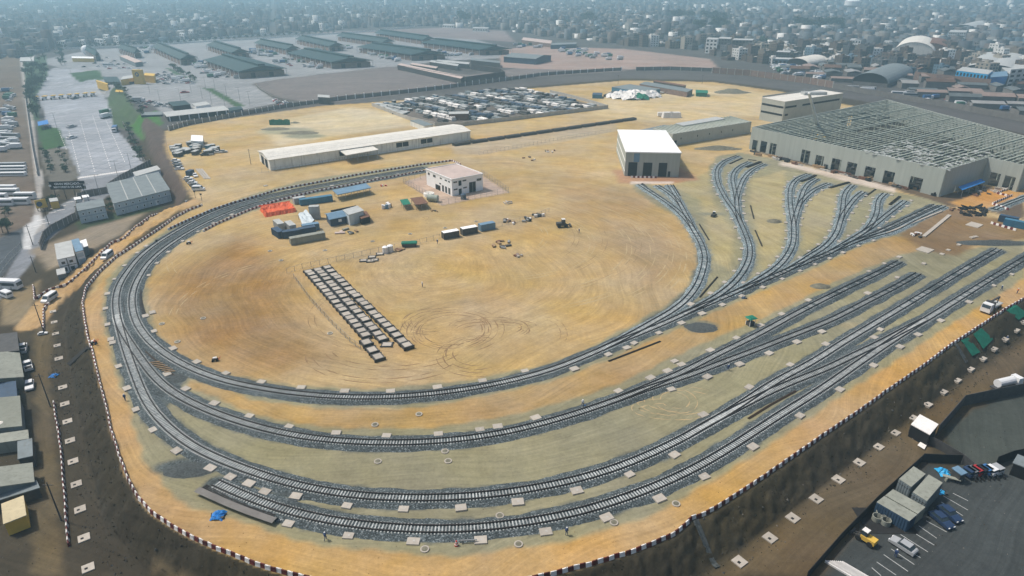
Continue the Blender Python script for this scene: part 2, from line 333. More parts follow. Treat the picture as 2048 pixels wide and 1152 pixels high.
ZONES = [  # name, px polygon, plane z, colour, edge softness, colour on far side
 ('city',   [(-900,-30),(3000,-30),(3000,330),(2048,262),(1850,222),(1700,196),(1600,176),(1424,152),(1250,150),(1024,172),(640,212),(500,240),(300,262),(200,270),(-600,270)], 0, (0.075,0.072,0.07), 8),
 ('road',   [(560,222),(640,206),(870,186),(1024,168),(1130,154),(1250,146),(1424,147),(1536,160),(1661,180),(1850,212),(2048,248),(2400,320),(2400,352),(2048,268),(1850,224),(1700,198),(1560,178),(1424,160),(1250,157),(1024,176),(870,195),(700,208),(600,221)], 0, (0.085,0.08,0.078), 2),
 ('apron',  [(92,118),(180,100),(300,92),(400,80),(560,74),(760,60),(900,66),(1030,100),(1000,116),(880,122),(780,135),(640,148),(560,160),(520,180),(560,205),(420,232),(340,238),(300,205),(240,192),(200,180),(165,150),(140,140),(92,128)], 0, (0.27,0.275,0.285), 3),
 ('field',  [(500,168),(560,158),(780,133),(940,150),(1010,140),(1140,118),(1260,128),(1300,135),(1240,143),(1100,152),(1024,158),(860,182),(640,208),(560,196)], 0, (0.155,0.135,0.13), 3),
 ('field2', [(1000,100),(1060,92),(1250,98),(1420,118),(1440,140),(1290,138),(1140,140),(1000,135)], 0, (0.30,0.22,0.19), 4),
 ('field3', [(600,66),(760,60),(900,55),(1010,62),(1030,84),(900,76),(760,66)], 0, (0.20,0.165,0.16), 6),
 ('plaza',  [(75,188),(92,160),(110,145),(165,150),(200,170),(205,190),(222,212),(228,255),(262,292),(292,330),(272,343),(160,362),(150,350),(130,325),(100,262),(82,205)], LOW, (0.32,0.335,0.365), 1.2),
 ('street', [(-200,700),(0,572),(40,500),(62,455),(120,410),(165,385),(158,362),(272,343),(290,345),(215,392),(150,435),(85,490),(60,530),(0,600),(-200,740)], LOW, (0.20,0.21,0.23), 1.0),
 ('street2',[(-200,640),(0,470),(48,440),(60,455),(40,505),(0,560),(-200,720)], LOW, (0.075,0.085,0.095), 0.8),
 ('walk',   [(40,118),(50,118),(62,200),(76,330),(88,350),(80,420),(92,455),(50,480),(46,455),(66,440),(72,380),(62,300),(48,200)], LOW, (0.34,0.32,0.30), 0.8),
 ('ramppave',[(50,436),(80,430),(84,446),(68,470),(62,497),(47,499),(46,470)], LOW, (0.50,0.50,0.50), .6),
 ('grass1', [(74,252),(118,256),(134,292),(84,300)], LOW, (0.035,0.085,0.025), 1.0),
 ('grass2', [(214,196),(245,180),(262,215),(290,252),(262,262),(226,250)], LOW, (0.055,0.085,0.04), 1.0),
 ('grass3', [(262,250),(316,236),(330,262),(298,292),(272,270)], LOW, (0.05,0.13,0.03), 1.0),
 ('grass4', [(48,130),(95,118),(100,160),(72,190),(80,240),(66,240),(54,180)], LOW, (0.05,0.085,0.05), 1.5),
 ('grass5', [(140,157),(200,150),(212,170),(180,168),(160,172)], LOW, (0.04,0.09,0.035), 1.0),
 ('grass6', [(405,175),(425,177),(490,212),(468,212)], 0, (0.05,0.10,0.04), 1.0),
 ('grass7', [(330,135),(345,138),(392,165),(372,164)], 0, (0.05,0.10,0.05), 1.0),
 ('garden', [(80,300),(135,296),(160,350),(110,385),(90,340)], LOW, (0.13,0.12,0.10), 1.0),
 ('bank',   [(295,240),(325,262),(350,330),(382,395),(350,405),(300,300),(280,250)], -2, (0.085,0.065,0.055), 1.5),
 ('westyard',[(-300,140),(40,118),(48,200),(62,300),(72,380),(66,440),(46,455),(0,475),(-300,600)], LOW, (0.13,0.10,0.075), 2),
 ('yard',   [(405,404),(385,397),(330,300),(330,262),(420,243),(640,212),(870,196),(1024,180),(1250,161),(1424,164),(1560,183),(1720,215),(1800,230),(2100,300),(2500,420),(2500,620),(2048,600),(1700,800),(1385,1028),(1150,1200),(500,1200),(300,1100),(165,605),(215,520)], 0, (0.405, 0.292, 0.145), 2),
 ('palesand',[(560,240),(700,215),(790,225),(830,250),(700,268),(560,290),(520,262)], 0, (0.50, 0.41, 0.26), 8),
 ('palesand2',[(1220,180),(1400,168),(1560,190),(1600,230),(1480,235),(1300,245),(1180,230)], 0, (0.48, 0.37, 0.21), 8),
 ('haul',   CREST_PX[:32] + OUT_EDGE[9:][::1][:0], 0, (0.5,0.3,0.1), 1.0),
 ('sub',    OUT_EDGE + [(2048,478),(1960,496),(1900,500),(1860,480),(1895,440),(1900,414),(1890,404),(1800,386),(1700,356),(1560,320),(1480,305),(1435,312),(1418,335),(1412,372),(1345,372),(1262,366),(1100,332)], 0, (0.235, 0.215, 0.135), 1.2),
 ('fanyellow',[(1415,345),(1425,400),(1470,470),(1460,540),(1430,520),(1400,400),(1345,372)], 0, (0.33, 0.275, 0.15), 3),
 ('fanyellow2',[(1500,360),(1570,340),(1570,450),(1560,500),(1525,540),(1515,470),(1500,410)], 0, (0.33, 0.275, 0.15), 3),
 ('fanyellow3',[(1625,380),(1675,370),(1670,440),(1640,480),(1610,500),(1600,450)], 0, (0.31, 0.26, 0.145), 3),
 ('disc',   DISC, 0, (0.385, 0.272, 0.132), 1.0),
 ('discbrown',[(310,560),(480,470),(560,520),(600,640),(660,720),(560,752),(420,730),(340,680)], 0, (0.25, 0.155, 0.068), 16),
 ('discbrown2',[(1100,380),(1240,370),(1370,470),(1380,520),(1300,600),(1250,500),(1150,420)], 0, (0.34, 0.235, 0.12), 14),
 ('depotbrown',[(1225,340),(1365,335),(1400,360),(1350,366),(1240,366)], 0, (0.34,0.19,0.11), 3),
 ('mid',    MID, 0, (0.35, 0.235, 0.105), 1.0),
 ('brownR', [(1795,466),(1892,410),(1960,432),(2100,450),(2100,474),(1960,486),(1915,512),(1850,502)], 0, (0.19,0.125,0.065), 3),
 ('brownR2',[(1500,300),(1560,318),(1700,352),(1800,382),(1900,412),(1960,418),(2048,440),(2048,380),(1960,372),(1880,392),(1700,340),(1560,305)], 0, (0.11,0.08,0.055), 1.5),
 ('orangeR',[(1900,405),(1960,385),(2048,365),(2120,350),(2120,385),(2000,415),(1940,420)], 0, (0.42,0.24,0.10), 2),
 ('whitestrip',[(1560,322),(1700,352),(1790,376),(1790,386),(1690,362),(1560,330)], 0, (0.50,0.42,0.35), 1.5),
 ('concpad',[(1262,362),(1345,362),(1345,368),(1262,369)], 0, (0.50,0.42,0.36), 0.6),
 ('housepad',[(807,365),(884,411),(1017,385),(958,347),(880,340)], 0, (0.40,0.30,0.24), 0.6),
 ('matyard',[(750,212),(830,200),(950,182),(1040,177),(1095,186),(1212,216),(1120,228),(1024,240),(930,250),(870,249),(820,236)], 0, (0.13,0.11,0.095), 2),
 ('roadN',  [(905,290),(1100,262),(1230,245),(1235,262),(1120,285),(960,310),(905,308)], 0, (0.38,0.30,0.20), 3),
 ('parking',[(1560,1300),(1640,1152),(1745,1010),(1850,925),(1925,950),(2000,935),(2300,860),(2300,1300)], LOW, (0.050,0.056,0.056), 0.8),
 ('yardSE', [(1885,850),(2048,770),(2300,700),(2300,880),(2000,935),(1925,950)], LOW, (0.055,0.062,0.055), 1.5),
 ('lotdirt',[(1430,1152),(1600,1010),(1700,930),(1820,850),(1960,740),(2100,650),(2200,640),(2000,770),(1880,860),(1850,925),(1745,1010),(1640,1152)], LOW, (0.11,0.08,0.045), 2.5),
 ('dirtroad',[(70,640),(108,640),(100,760),(112,900),(128,1152),(60,1152),(78,900),(72,760)], LOW, (0.11,0.083,0.045), 1.8),
 ('dirtarea',[(0,600),(80,560),(60,640),(30,650),(0,650)], LOW, (0.21,0.165,0.10), 2.5),
 ('weed',   [(150,445),(225,425),(310,408),(330,416),(230,440),(160,462)], LOW, (0.035,0.055,0.025), 1.5),
 ('paleEarth',[(60,500),(180,455),(290,425),(240,470),(180,500),(100,540)], LOW, (0.25,0.20,0.14), 3),
]
HAUL_C = (0.40, 0.258, 0.115); SLOPE_C = (0.030, 0.026, 0.015); LOWC = (0.050, 0.041, 0.027); FARC = (0.10, 0.095, 0.085)  # low soil darkened: some lens corner falloff is put into its colour
BALLAST_C = (0.075, 0.088, 0.088)
def build_ground():
    rows = [52.0]
    while rows[-1] < 16000: rows.append(rows[-1] + max(0.55, rows[-1] * 0.0072))
    rows = np.array(rows); nc = 470
    s = np.linspace(-1, 1, nc); Y = np.repeat(rows[:, None], nc, 1); X = s[None, :] * (25 + 0.98 * Y)
    Xf, Yf = X.ravel(), Y.ravel()
    H = height(Xf, Yf)
    # uneven soil on the embankment and the low ground
    w1 = np.sin(Xf*0.7+3*np.sin(Yf*0.31))*np.sin(Yf*0.83+2*np.sin(Xf*0.27)); w2 = np.sin(Xf*2.1+Yf*1.3+2*np.sin(Yf*0.9))*np.sin(Yf*2.7-Xf*0.7)
    slopey = ss(-H, 0.05, 0.6) * (1 - ss(-H, 4.2, 4.9))
    H = H + slopey * (0.40 * w1 + 0.26 * w2) + slopey*0.25*np.random.RandomState(3).uniform(-1, 1, len(Xf))
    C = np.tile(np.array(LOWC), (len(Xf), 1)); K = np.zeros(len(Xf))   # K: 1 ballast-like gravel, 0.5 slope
    wx = Xf + 0.3*np.sin(Yf*0.35+np.sin(Xf*0.2)*2) + 0.22*np.sin(Yf*1.3+Xf*0.4); wy = Yf + 0.3*np.sin(Xf*0.31+np.sin(Yf*0.23)*2) + 0.22*np.sin(Xf*1.1-Yf*0.5)
    D = np.maximum(60, Yf)
    plat = pip(Xf, Yf, PLAT); dpl = pdist(Xf, Yf, CREST, False)
    haulpoly = [P(u, v) for u, v in CREST_PX[:33]] + [P(u, v) for u, v in OUT_EDGE[9:][:0]]
    def blend(mask, col):
        nonlocal C
        C = C * (1 - mask[:, None]) + np.array(col)[None, :] * mask[:, None]
    for name, px, z, col, soft in ZONES:
        if name == 'haul':
            oe = [P(u, v) for u, v in OUT_EDGE[8:]]
            poly = [P(u, v) for u, v in CREST_PX[:42]] + oe
            poly = [P(2300, 470)] + poly + [P(2300, 410)]
            col = HAUL_C; soft = 0.8
        elif name in ('sub', 'disc', 'mid'):
            q = [P(u, v) for u, v in px]; poly = [tuple(a) for a in smooth_path(q + [q[0]], 4.0, 3.0)] if name != 'sub' else q
        else:
            poly = [P(u, v, z) for u, v in px]
        pa = np.array(poly); x0, y0 = pa.min(0) - 3*soft; x1, y1 = pa.max(0) + 3*soft
        idx = np.where((Xf > x0) & (Xf < x1) & (Yf > y0) & (Yf < y1))[0]
        if not len(idx): continue
        ax, ay = (wx[idx], wy[idx]) if soft >= 0.8 and name not in ('plaza', 'street', 'street2', 'walk', 'apron', 'parking', 'road') else (Xf[idx], Yf[idx])
        dd = pdist(ax, ay, poly); ins = pip(ax, ay, poly); sd_ = np.where(ins, dd, -dd)
        m = np.zeros(len(Xf)); m[idx] = ss(sd_, -soft*0.6, soft*0.6)
        if name not in ('yard',): pass
        blend(m, col)
        if name in ('apron', 'plaza'): K = np.maximum(K, 0.25 * m)
    # the embankment face and strip at its foot
    near = (~plat) & (Yf < 440)
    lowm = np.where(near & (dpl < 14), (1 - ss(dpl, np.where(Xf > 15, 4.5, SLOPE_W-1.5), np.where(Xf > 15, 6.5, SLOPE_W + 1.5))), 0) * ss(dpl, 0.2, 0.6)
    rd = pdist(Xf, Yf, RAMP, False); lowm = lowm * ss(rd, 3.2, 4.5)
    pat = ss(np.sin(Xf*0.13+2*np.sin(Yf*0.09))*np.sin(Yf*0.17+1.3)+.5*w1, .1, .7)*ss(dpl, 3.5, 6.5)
    sc = np.array([0.036, 0.030, 0.019])[None, :] * (1 + .6*ss(Xf, 10, 40))[:, None] * (1 - pat[:, None]) + np.array([0.040, 0.042, 0.037])[None, :] * pat[:, None]  # eastern slope colour raised to offset its shade at this sun angle
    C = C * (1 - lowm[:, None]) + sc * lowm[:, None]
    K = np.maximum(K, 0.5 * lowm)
    rm = np.where(~plat, 1 - ss(rd, 3.0, 4.2), 0); blend(rm, (0.42, 0.27, 0.12))
    # stone spill around the tracks
    nearidx = np.where((Yf < 480) & (Xf > -200) & (Xf < 420) & plat)[0]
    m = np.zeros(len(Xf)); bd = np.full(len(nearidx), 1e9)
    nx, ny = wx[nearidx], wy[nearidx]
    for q in range(0, len(ALLT), 400):
        a = ALLT[q:q+400]
        lo, hi = a.min(0) - 8, a.max(0) + 8
        sel = np.where((nx > lo[0]) & (nx < hi[0]) & (ny > lo[1]) & (ny < hi[1]))[0]
        for c0 in range(0, len(sel), 20000):
            s_ = sel[c0:c0+20000]
            dd = np.hypot(nx[s_][:, None] - a[None, :, 0], ny[s_][:, None] - a[None, :, 1]).min(1); bd[s_] = np.minimum(bd[s_], dd)
    m[nearidx] = 1 - ss(bd, 1.9, 2.9)
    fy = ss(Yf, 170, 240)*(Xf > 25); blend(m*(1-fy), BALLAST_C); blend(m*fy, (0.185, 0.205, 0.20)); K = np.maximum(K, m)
    # stones between the two western tracks
    bt = [P(u, v) for u, v in T(200,380,6.4,[(2040,100),(1500,290),(1000,520),(600,840),(310,1100),(480,1140),(780,760),(1300,440),(2040,170)])] 
    bt = bt[:5] + [P(u, v) for u, v in [(232,590),(236,640),(252,700),(275,760),(300,800),(330,830),(345,800),(376,758),(330,715),(285,668),(266,630),(263,590)]] + bt[5:]
    ins = pip(wx, wy, bt) & (Yf < 330); m = np.where(ins, 1 - 0.0, 0.0) * ss(pdist(wx, wy, bt), 0, 0.8)
    blend(m, BALLAST_C); K = np.maximum(K, m)
    for (u, v, rx, ry, col) in [(372,935,7,3.2,BALLAST_C),(600,985,7,1.6,BALLAST_C),(1400,652,6,4,(0.15,0.155,0.12)),(1548,442,3.5,1.6,(0.13,0.13,0.10)),(1425,428,7,3,(0.20,0.19,0.13)),(1641,573,3.5,1.6,(0.10,0.095,0.07)),(575,262,20,12,(0.28,0.26,0.17)),(610,272,14,8,(0.24,0.235,0.16)),(2010,486,14,3,(0.05,0.065,0.06)),(1700,650,3,2,(0.3,0.25,0.14))]:
        x, y = P(u, v); e = np.hypot((wx-x)/rx, (wy-y)/ry); m = 1 - ss(e, 0.6, 1.1); blend(m, col)
        if col is BALLAST_C: K = np.maximum(K, m)
    nr = len(rows); ii = np.arange(nr*nc).reshape(nr, nc)
    fc = np.stack([ii[:-1, :-1], ii[:-1, 1:], ii[1:, 1:], ii[1:, :-1]], -1).reshape(-1, 4)
    me = bpy.data.meshes.new("ground"); me.vertices.add(nr*nc); me.vertices.foreach_set("co", np.stack([Xf, Yf, H], 1).astype(np.float32).ravel())
    me.loops.add(fc.size); me.loops.foreach_set("vertex_index", fc.ravel().astype(np.int32))
    me.polygons.add(len(fc)); me.polygons.foreach_set("loop_start", np.arange(0, fc.size, 4, dtype=np.int32)); me.polygons.foreach_set("loop_total", np.full(len(fc), 4, np.int32))
    me.update(calc_edges=True); me.polygons.foreach_set("use_smooth", [True]*len(me.polygons))
    ca = me.color_attributes.new("soil", 'FLOAT_COLOR', 'POINT')
    ca.data.foreach_set("color", np.concatenate([C, K[:, None]], 1).astype(np.float32).ravel())
    o = bpy.data.objects.new("ground", me); COL.objects.link(o); tag(o, kind="structure")
    # material
    m = bpy.data.materials.new("ground_soil"); m.use_nodes = True; n = m.node_tree.nodes; l = m.node_tree.links; b = n["Principled BSDF"]
    b.inputs["Roughness"].default_value = 0.95; b.inputs["Specular IOR Level"].default_value = 0.15
    at = n.new("ShaderNodeAttribute"); at.attribute_name = "soil"
    geo = n.new("ShaderNodeNewGeometry"); pos = geo.outputs["Position"]
    def nz(scale, detail=6, rough=0.6, vec=pos):
        t = n.new("ShaderNodeTexNoise"); t.inputs["Scale"].default_value = scale; t.inputs["Detail"].default_value = detail; t.inputs["Roughness"].default_value = rough
        l.new(vec, t.inputs["Vector"]); return t.outputs[0]
    def rg(x, a, bb, c, d):
        t = n.new("ShaderNodeMapRange"); t.inputs[1].default_value = a; t.inputs[2].default_value = bb; t.inputs[3].default_value = c; t.inputs[4].default_value = d; l.new(x, t.inputs[0]); return t.outputs[0]
    def mul(a, c):
        t = n.new("ShaderNodeMath"); t.operation = 'MULTIPLY'; l.new(a, t.inputs[0])
        if isinstance(c, float): t.inputs[1].default_value = c
        else: l.new(c, t.inputs[1])
        return t.outputs[0]
    # polar coordinates about the loop's centre: wheel marks run round it
    cx, cy = P(985, 500)
    mp = n.new("ShaderNodeMapping"); mp.inputs["Location"].default_value = (-cx, -cy, 0); l.new(pos, mp.inputs[0])
    wob = n.new("ShaderNodeTexNoise"); wob.inputs["Scale"].default_value = 0.012; l.new(pos, wob.inputs["Vector"])
    ad = n.new("ShaderNodeVectorMath"); ad.operation = 'MULTIPLY_ADD'; l.new(wob.outputs["Color"], ad.inputs[0]); ad.inputs[1].default_value = (45, 45, 0); l.new(mp.outputs[0], ad.inputs[2])
    sp = n.new("ShaderNodeSeparateXYZ"); l.new(ad.outputs[0], sp.inputs[0])
    an = n.new("ShaderNodeMath"); an.operation = 'ARCTAN2'; l.new(sp.outputs[1], an.inputs[0]); l.new(sp.outputs[0], an.inputs[1])
    cxy = n.new("ShaderNodeCombineXYZ"); l.new(sp.outputs[0], cxy.inputs[0]); l.new(sp.outputs[1], cxy.inputs[1])
    ln = n.new("ShaderNodeVectorMath"); ln.operation = 'LENGTH'; l.new(cxy.outputs[0], ln.inputs[0])
    pc = n.new("ShaderNodeCombineXYZ"); l.new(ln.outputs["Value"], pc.inputs[0]); l.new(mul(an.outputs[0], 2.2), pc.inputs[1])
    ring = rg(mul(nz(0.42, 6, 0.72, pc.outputs[0]), rg(nz(0.03, 3, 0.5), 0.35, 0.65, 0.75, 1.15)), 0.2, 0.7, 0.88, 1.12)
    ring2 = rg(nz(0.09, 4, 0.6, pc.outputs[0]), 0.3, 0.7, 0.92, 1.08)
    ring3 = rg(nz(1.1, 3, 0.8, pc.outputs[0]), 0.35, 0.65, 0.88, 1.12)
    ring = mul(ring, ring3)
    big = rg(nz(0.018, 5, 0.6), 0.3, 0.7, 0.88, 1.12); midn = rg(nz(0.15, 9, 0.76), 0.3, 0.7, 0.80, 1.20); fine = rg(nz(1.3, 8, 0.8), 0.3, 0.7, 0.80, 1.20)
    v = mul(mul(ring, ring2), mul(mul(big, midn), fine))
    # coarse stone
    vo = n.new("ShaderNodeTexVoronoi"); vo.inputs["Scale"].default_value = 4.0; l.new(pos, vo.inputs["Vector"])
    st = rg(vo.outputs["Color"], 0, 1, 0.45, 1.6)
    kk = rg(at.outputs["Alpha"], 0.3, 1.0, 0, 1)
    mxv = n.new("ShaderNodeMix"); l.new(kk, mxv.inputs[0]); l.new(v, mxv.inputs[2]); l.new(mul(mul(st, rg(nz(0.35, 8, 0.78), 0.3, 0.7, 0.45, 1.6)), midn), mxv.inputs[3])
    vm = n.new("ShaderNodeVectorMath"); vm.operation = 'SCALE'; l.new(at.outputs["Color"], vm.inputs[0]); l.new(mxv.outputs[0], vm.inputs["Scale"])
    cc = n.new("ShaderNodeMath"); cc.operation = 'COMPARE'; l.new(at.outputs["Alpha"], cc.inputs[0]); cc.inputs[1].default_value = 0.25; cc.inputs[2].default_value = 0.03
    bk = n.new("ShaderNodeTexBrick"); bk.offset = 0.0; bk.inputs["Scale"].default_value = 1.0; bk.inputs["Brick Width"].default_value = 7.0; bk.inputs["Row Height"].default_value = 7.0; bk.inputs["Mortar Size"].default_value = 0.22; bk.inputs["Color1"].default_value = (1, 1, 1, 1); bk.inputs["Color2"].default_value = (.86, .86, .86, 1); bk.inputs["Mortar"].default_value = (.6, .6, .6, 1)
    m5 = n.new("ShaderNodeMapping"); m5.inputs["Rotation"].default_value = (0, 0, 0.12); l.new(pos, m5.inputs[0]); l.new(m5.outputs[0], bk.inputs["Vector"])
    mb5 = n.new("ShaderNodeMix"); mb5.data_type = 'RGBA'; mb5.blend_type = 'MULTIPLY'; l.new(cc.outputs[0], mb5.inputs[0]); l.new(vm.outputs[0], mb5.inputs[6]); l.new(bk.outputs["Color"], mb5.inputs[7])
    vm = mb5
    # reddish-brown damp and pale dry patches change the hue a little
    hs = n.new("ShaderNodeHueSaturation"); l.new(vm.outputs[2], hs.inputs["Color"]); l.new(rg(nz(0.035, 5, 0.6), 0.35, 0.65, 0.86, 1.16), hs.inputs["Saturation"]); l.new(rg(nz(0.05, 4, 0.5), 0.3, 0.7, 0.496, 0.506), hs.inputs["Hue"])
    l.new(hs.outputs[0], b.inputs["Base Color"])
    bp = n.new("ShaderNodeBump"); bp.inputs["Strength"].default_value = 0.5; bp.inputs["Distance"].default_value = 0.12
    l.new(nz(1.6, 8, 0.75), bp.inputs["Height"]); l.new(bp.outputs[0], b.inputs["Normal"])
    me.materials.append(m)
build_ground()
# ------------------------------------------------------------------ ballast, rails, sleepers
bm_ = bpy.data.materials.new("ballast_stone"); bm_.use_nodes = True
bm2_ = bpy.data.materials.new("dusty_ballast_stone"); bm2_.use_nodes = True
def _bal(bm_, q):
    n = bm_.node_tree.nodes; l = bm_.node_tree.links; b = n["Principled BSDF"]; b.inputs["Roughness"].default_value = 0.9
    geo = n.new("ShaderNodeNewGeometry"); vo = n.new("ShaderNodeTexVoronoi"); vo.inputs["Scale"].default_value = 5.0; l.new(geo.outputs["Position"], vo.inputs["Vector"])
    sp = n.new("ShaderNodeSeparateColor"); l.new(vo.outputs["Color"], sp.inputs[0])
    rp = n.new("ShaderNodeValToRGB"); e = rp.color_ramp.elements; e[0].position = 0; e[0].color = (0.018*q, 0.024*q, 0.026*q, 1); e[1].position = 1; e[1].color = (0.22*q, 0.25*q, 0.26*q, 1)
    x = e.new(0.75); x.color = (0.068*q, 0.088*q, 0.094*q, 1); l.new(sp.outputs[0], rp.inputs[0])
    t = n.new("ShaderNodeTexNoise"); t.inputs["Scale"].default_value = 0.12; t.inputs["Detail"].default_value = 5; l.new(geo.outputs["Position"], t.inputs["Vector"])
    mr = n.new("ShaderNodeMapRange"); mr.inputs[1].default_value = 0.3; mr.inputs[2].default_value = 0.7; mr.inputs[3].default_value = 0.8; mr.inputs[4].default_value = 1.25; l.new(t.outputs[0], mr.inputs[0])
    vm = n.new("ShaderNodeVectorMath"); vm.operation = 'SCALE'; l.new(rp.outputs[0], vm.inputs[0]); l.new(mr.outputs[0], vm.inputs["Scale"]); l.new(vm.outputs[0], b.inputs["Base Color"])
    bp = n.new("ShaderNodeBump"); bp.inputs["Strength"].default_value = 0.9; bp.inputs["Distance"].default_value = 0.15; l.new(vo.outputs["Distance"], bp.inputs["Height"]); l.new(bp.outputs[0], b.inputs["Normal"])
_bal(bm_, 1.0); _bal(bm2_, 2.5)
def normals(p):
    t = np.gradient(p, axis=0); t /= np.hypot(t[:, 0], t[:, 1])[:, None]; return np.stack([-t[:, 1], t[:, 0]], 1), t
def sweep(p, nrm, prof):
    """prof: list of (offset, z) arrays or floats; ribbon surface through them"""
    n = len(p); k = len(prof); vs = np.zeros((n, k, 3))
    for j, (o, z) in enumerate(prof):
        o = np.broadcast_to(o, (n,)); z = np.broadcast_to(z, (n,))
        vs[:, j, 0] = p[:, 0] + nrm[:, 0]*o; vs[:, j, 1] = p[:, 1] + nrm[:, 1]*o; vs[:, j, 2] = z
    mb = MB(); mb.v = [tuple(q) for q in vs.reshape(-1, 3)]
    mb.f = [(i*k+j, i*k+j+1, (i+1)*k+j+1, (i+1)*k+j) for i in range(n-1) for j in range(k-1)]
    return mb
def rail_mb(p, nrm, off, z, w=0.23, h=0.18):
    n = len(p); k = 4; offs = [off-w/2, off-w/2, off+w/2, off+w/2]; zz = [z-0.02, z+h, z+h, z-0.02]
    mb = sweep(p, nrm, list(zip(offs, zz)))
    mb.f += [(0, 1, 2, 3), tuple((n-1)*k + q for q in (3, 2, 1, 0))]
    return mb
TLAB = {'outer': 'outer of the two western tracks curving past the vans to the switch', 'inner': 'innermost loop track round the sandy disc and on to the depot yard', 'third': 'third track out on the loop, crossing to the far right siding',
 'second': 'second track out on the loop, below the orange dirt band', 'second_branch': 'siding leaving the second loop track to end beside it at the right', 'fourth': 'outermost loop track beside the haul road, starting at the bottom left',
 'cross': 'short crossover joining the third and outermost tracks', 'b1': 'westernmost fan track curving to the white-roofed shed', 'b1b': 'middle track into the white-roofed shed', 'b1c': 'eastern track into the white-roofed shed',
 'b2': 'second fan track, curving north past the yellow earth', 'b2b': 'left fork at the head of the second fan track', 'b2c': 'right fork at the head of the second fan track', 'b3': 'third fan track, beside the dark soil heap', 'b3b': 'middle fork at the head of the third fan track',
 'b3c': 'right fork at the head of the third fan track', 'b4': 'fourth fan track towards the unfinished hall', 'b4b': 'right fork at the head of the fourth fan track', 'b5': 'curved fifth fan track towards the unfinished hall', 'b5b': 'straight fork beside the curved fifth fan track', 'p2': 'straight track next to the pale concrete channel', 'far': 'short track piece at the right edge beyond the orange road'}
SLP = MB().box(0, 0, -0.12, 0.24, 2.5, 0.21, td=0.96, tw=0.9)
SLP_ME = None
bal_all = []
for ti, (k, p) in enumerate(TW.items()):
    nrm, tg = normals(p); n = len(p); zb = 0.30 + 0.004 * ti
    near = k in ('inner', 'third', 'second', 'second_branch', 'fourth', 'cross', 'outer')
    rs = np.random.RandomState(ti); j1 = np.convolve(rs.randn(n), np.ones(9)/9, 'same')*0.5; j2 = np.convolve(rs.randn(n), np.ones(9)/9, 'same')*0.5
    w0, w1 = (1.5, 2.75) if near else (1.45, 2.2)
    bed = sweep(p, nrm, [(-w1 - j1, -0.05 + 0*j1), (-w0 + 0.3*j1, zb), (w0 + 0.3*j2, zb + 0*j1), (w1 + j2, -0.05)])
    bo = bed.obj("ballast", bm_ if near else bm2_); tag(bo, kind="structure")
    root = thing("railway_track", TLAB[k], "railway track", (0, 0, 0), 0, "tracks of the depot loop and its sidings")
    zr = zb + 0.09
    rail_mb(p, nrm, -0.79, zr).obj("rail", M['rail'], root); rail_mb(p, nrm, 0.79, zr).obj("rail", M['rail'], root)
    # sleepers: the largest hundred single, the rest one mesh
    ang = np.arctan2(tg[:, 1], tg[:, 0]); idx = np.arange(1, n, 1)
    order = sorted(idx, key=lambda i: p[i, 1]); single = set(order[:100]) if k in ('third', 'second', 'fourth', 'inner') else set()
    rest = MB()
    for i in idx:
        lift = rs.uniform(-0.045, 0.015) - 0.085*float(ss(p[i, 1], 135, 190))*(1 if p[i, 0] > -40 else .45)
        if 1.9 < (i * 0.6) % 240 < 2.1: continue
        if i in single:
            if SLP_ME is None: q = SLP.obj("sleeper", M['sleeper']); SLP_ME = q.data
            else: q = bpy.data.objects.new("sleeper", SLP_ME); COL.objects.link(q)
            q.parent = root; q.location = (p[i, 0], p[i, 1], zb + lift); q.rotation_euler = (0, 0, float(ang[i]))
        else: rest.box(p[i, 0], p[i, 1], zb + lift - 0.12, 0.24, 2.5, 0.21, float(ang[i]))
    r = rest.obj("sleeper_row", M['sleeper'], root); tag(r, kind="stuff")
# ------------------------------------------------------------------ builders
def multi(name, parts, parent=None, loc=None):
    """one mesh with a material slot per piece"""
    me = bpy.data.meshes.new(name); v = []; f = []; mi = []
    for k, (mb, m) in enumerate(parts):
        b = len(v); v += mb.v; f += [tuple(b+i for i in q) for q in mb.f]; mi += [k]*len(mb.f); me.materials.append(m)
    me.from_pydata(v, [], f); me.polygons.foreach_set("material_index", mi); me.update()
    o = bpy.data.objects.new(name, me); COL.objects.link(o)
    if parent is not None: o.parent = parent
    if loc is not None: o.location = loc
    return o
def cen(pts): return (sum(p[0] for p in pts)/len(pts), sum(p[1] for p in pts)/len(pts))
def quadp(px, z): return [P(u, v, z) for u, v in px]
def ccw(p):
    a = sum(p[i][0]*p[(i+1) % len(p)][1] - p[(i+1) % len(p)][0]*p[i][1] for i in range(len(p)))
    return p if a > 0 else p[::-1]
def scale_poly(p, d):
    c = cen(p); return [(c[0]+(x-c[0])*(1+d/max(0.1, math.hypot(x-c[0], y-c[1]))), c[1]+(y-c[1])*(1+d/max(0.1, math.hypot(x-c[0], y-c[1])))) for x, y in p]
def square(p4):
    """nearest parallelogram of four corners"""
    c = cen(p4); a = [((p4[0][k]-p4[2][k])/2, (p4[1][k]-p4[3][k])/2) for k in (0, 1)]
    return [(c[0]+a[0][0], c[1]+a[1][0]), (c[0]+a[0][1], c[1]+a[1][1]), (c[0]-a[0][0], c[1]-a[1][0]), (c[0]-a[0][1], c[1]-a[1][1])]
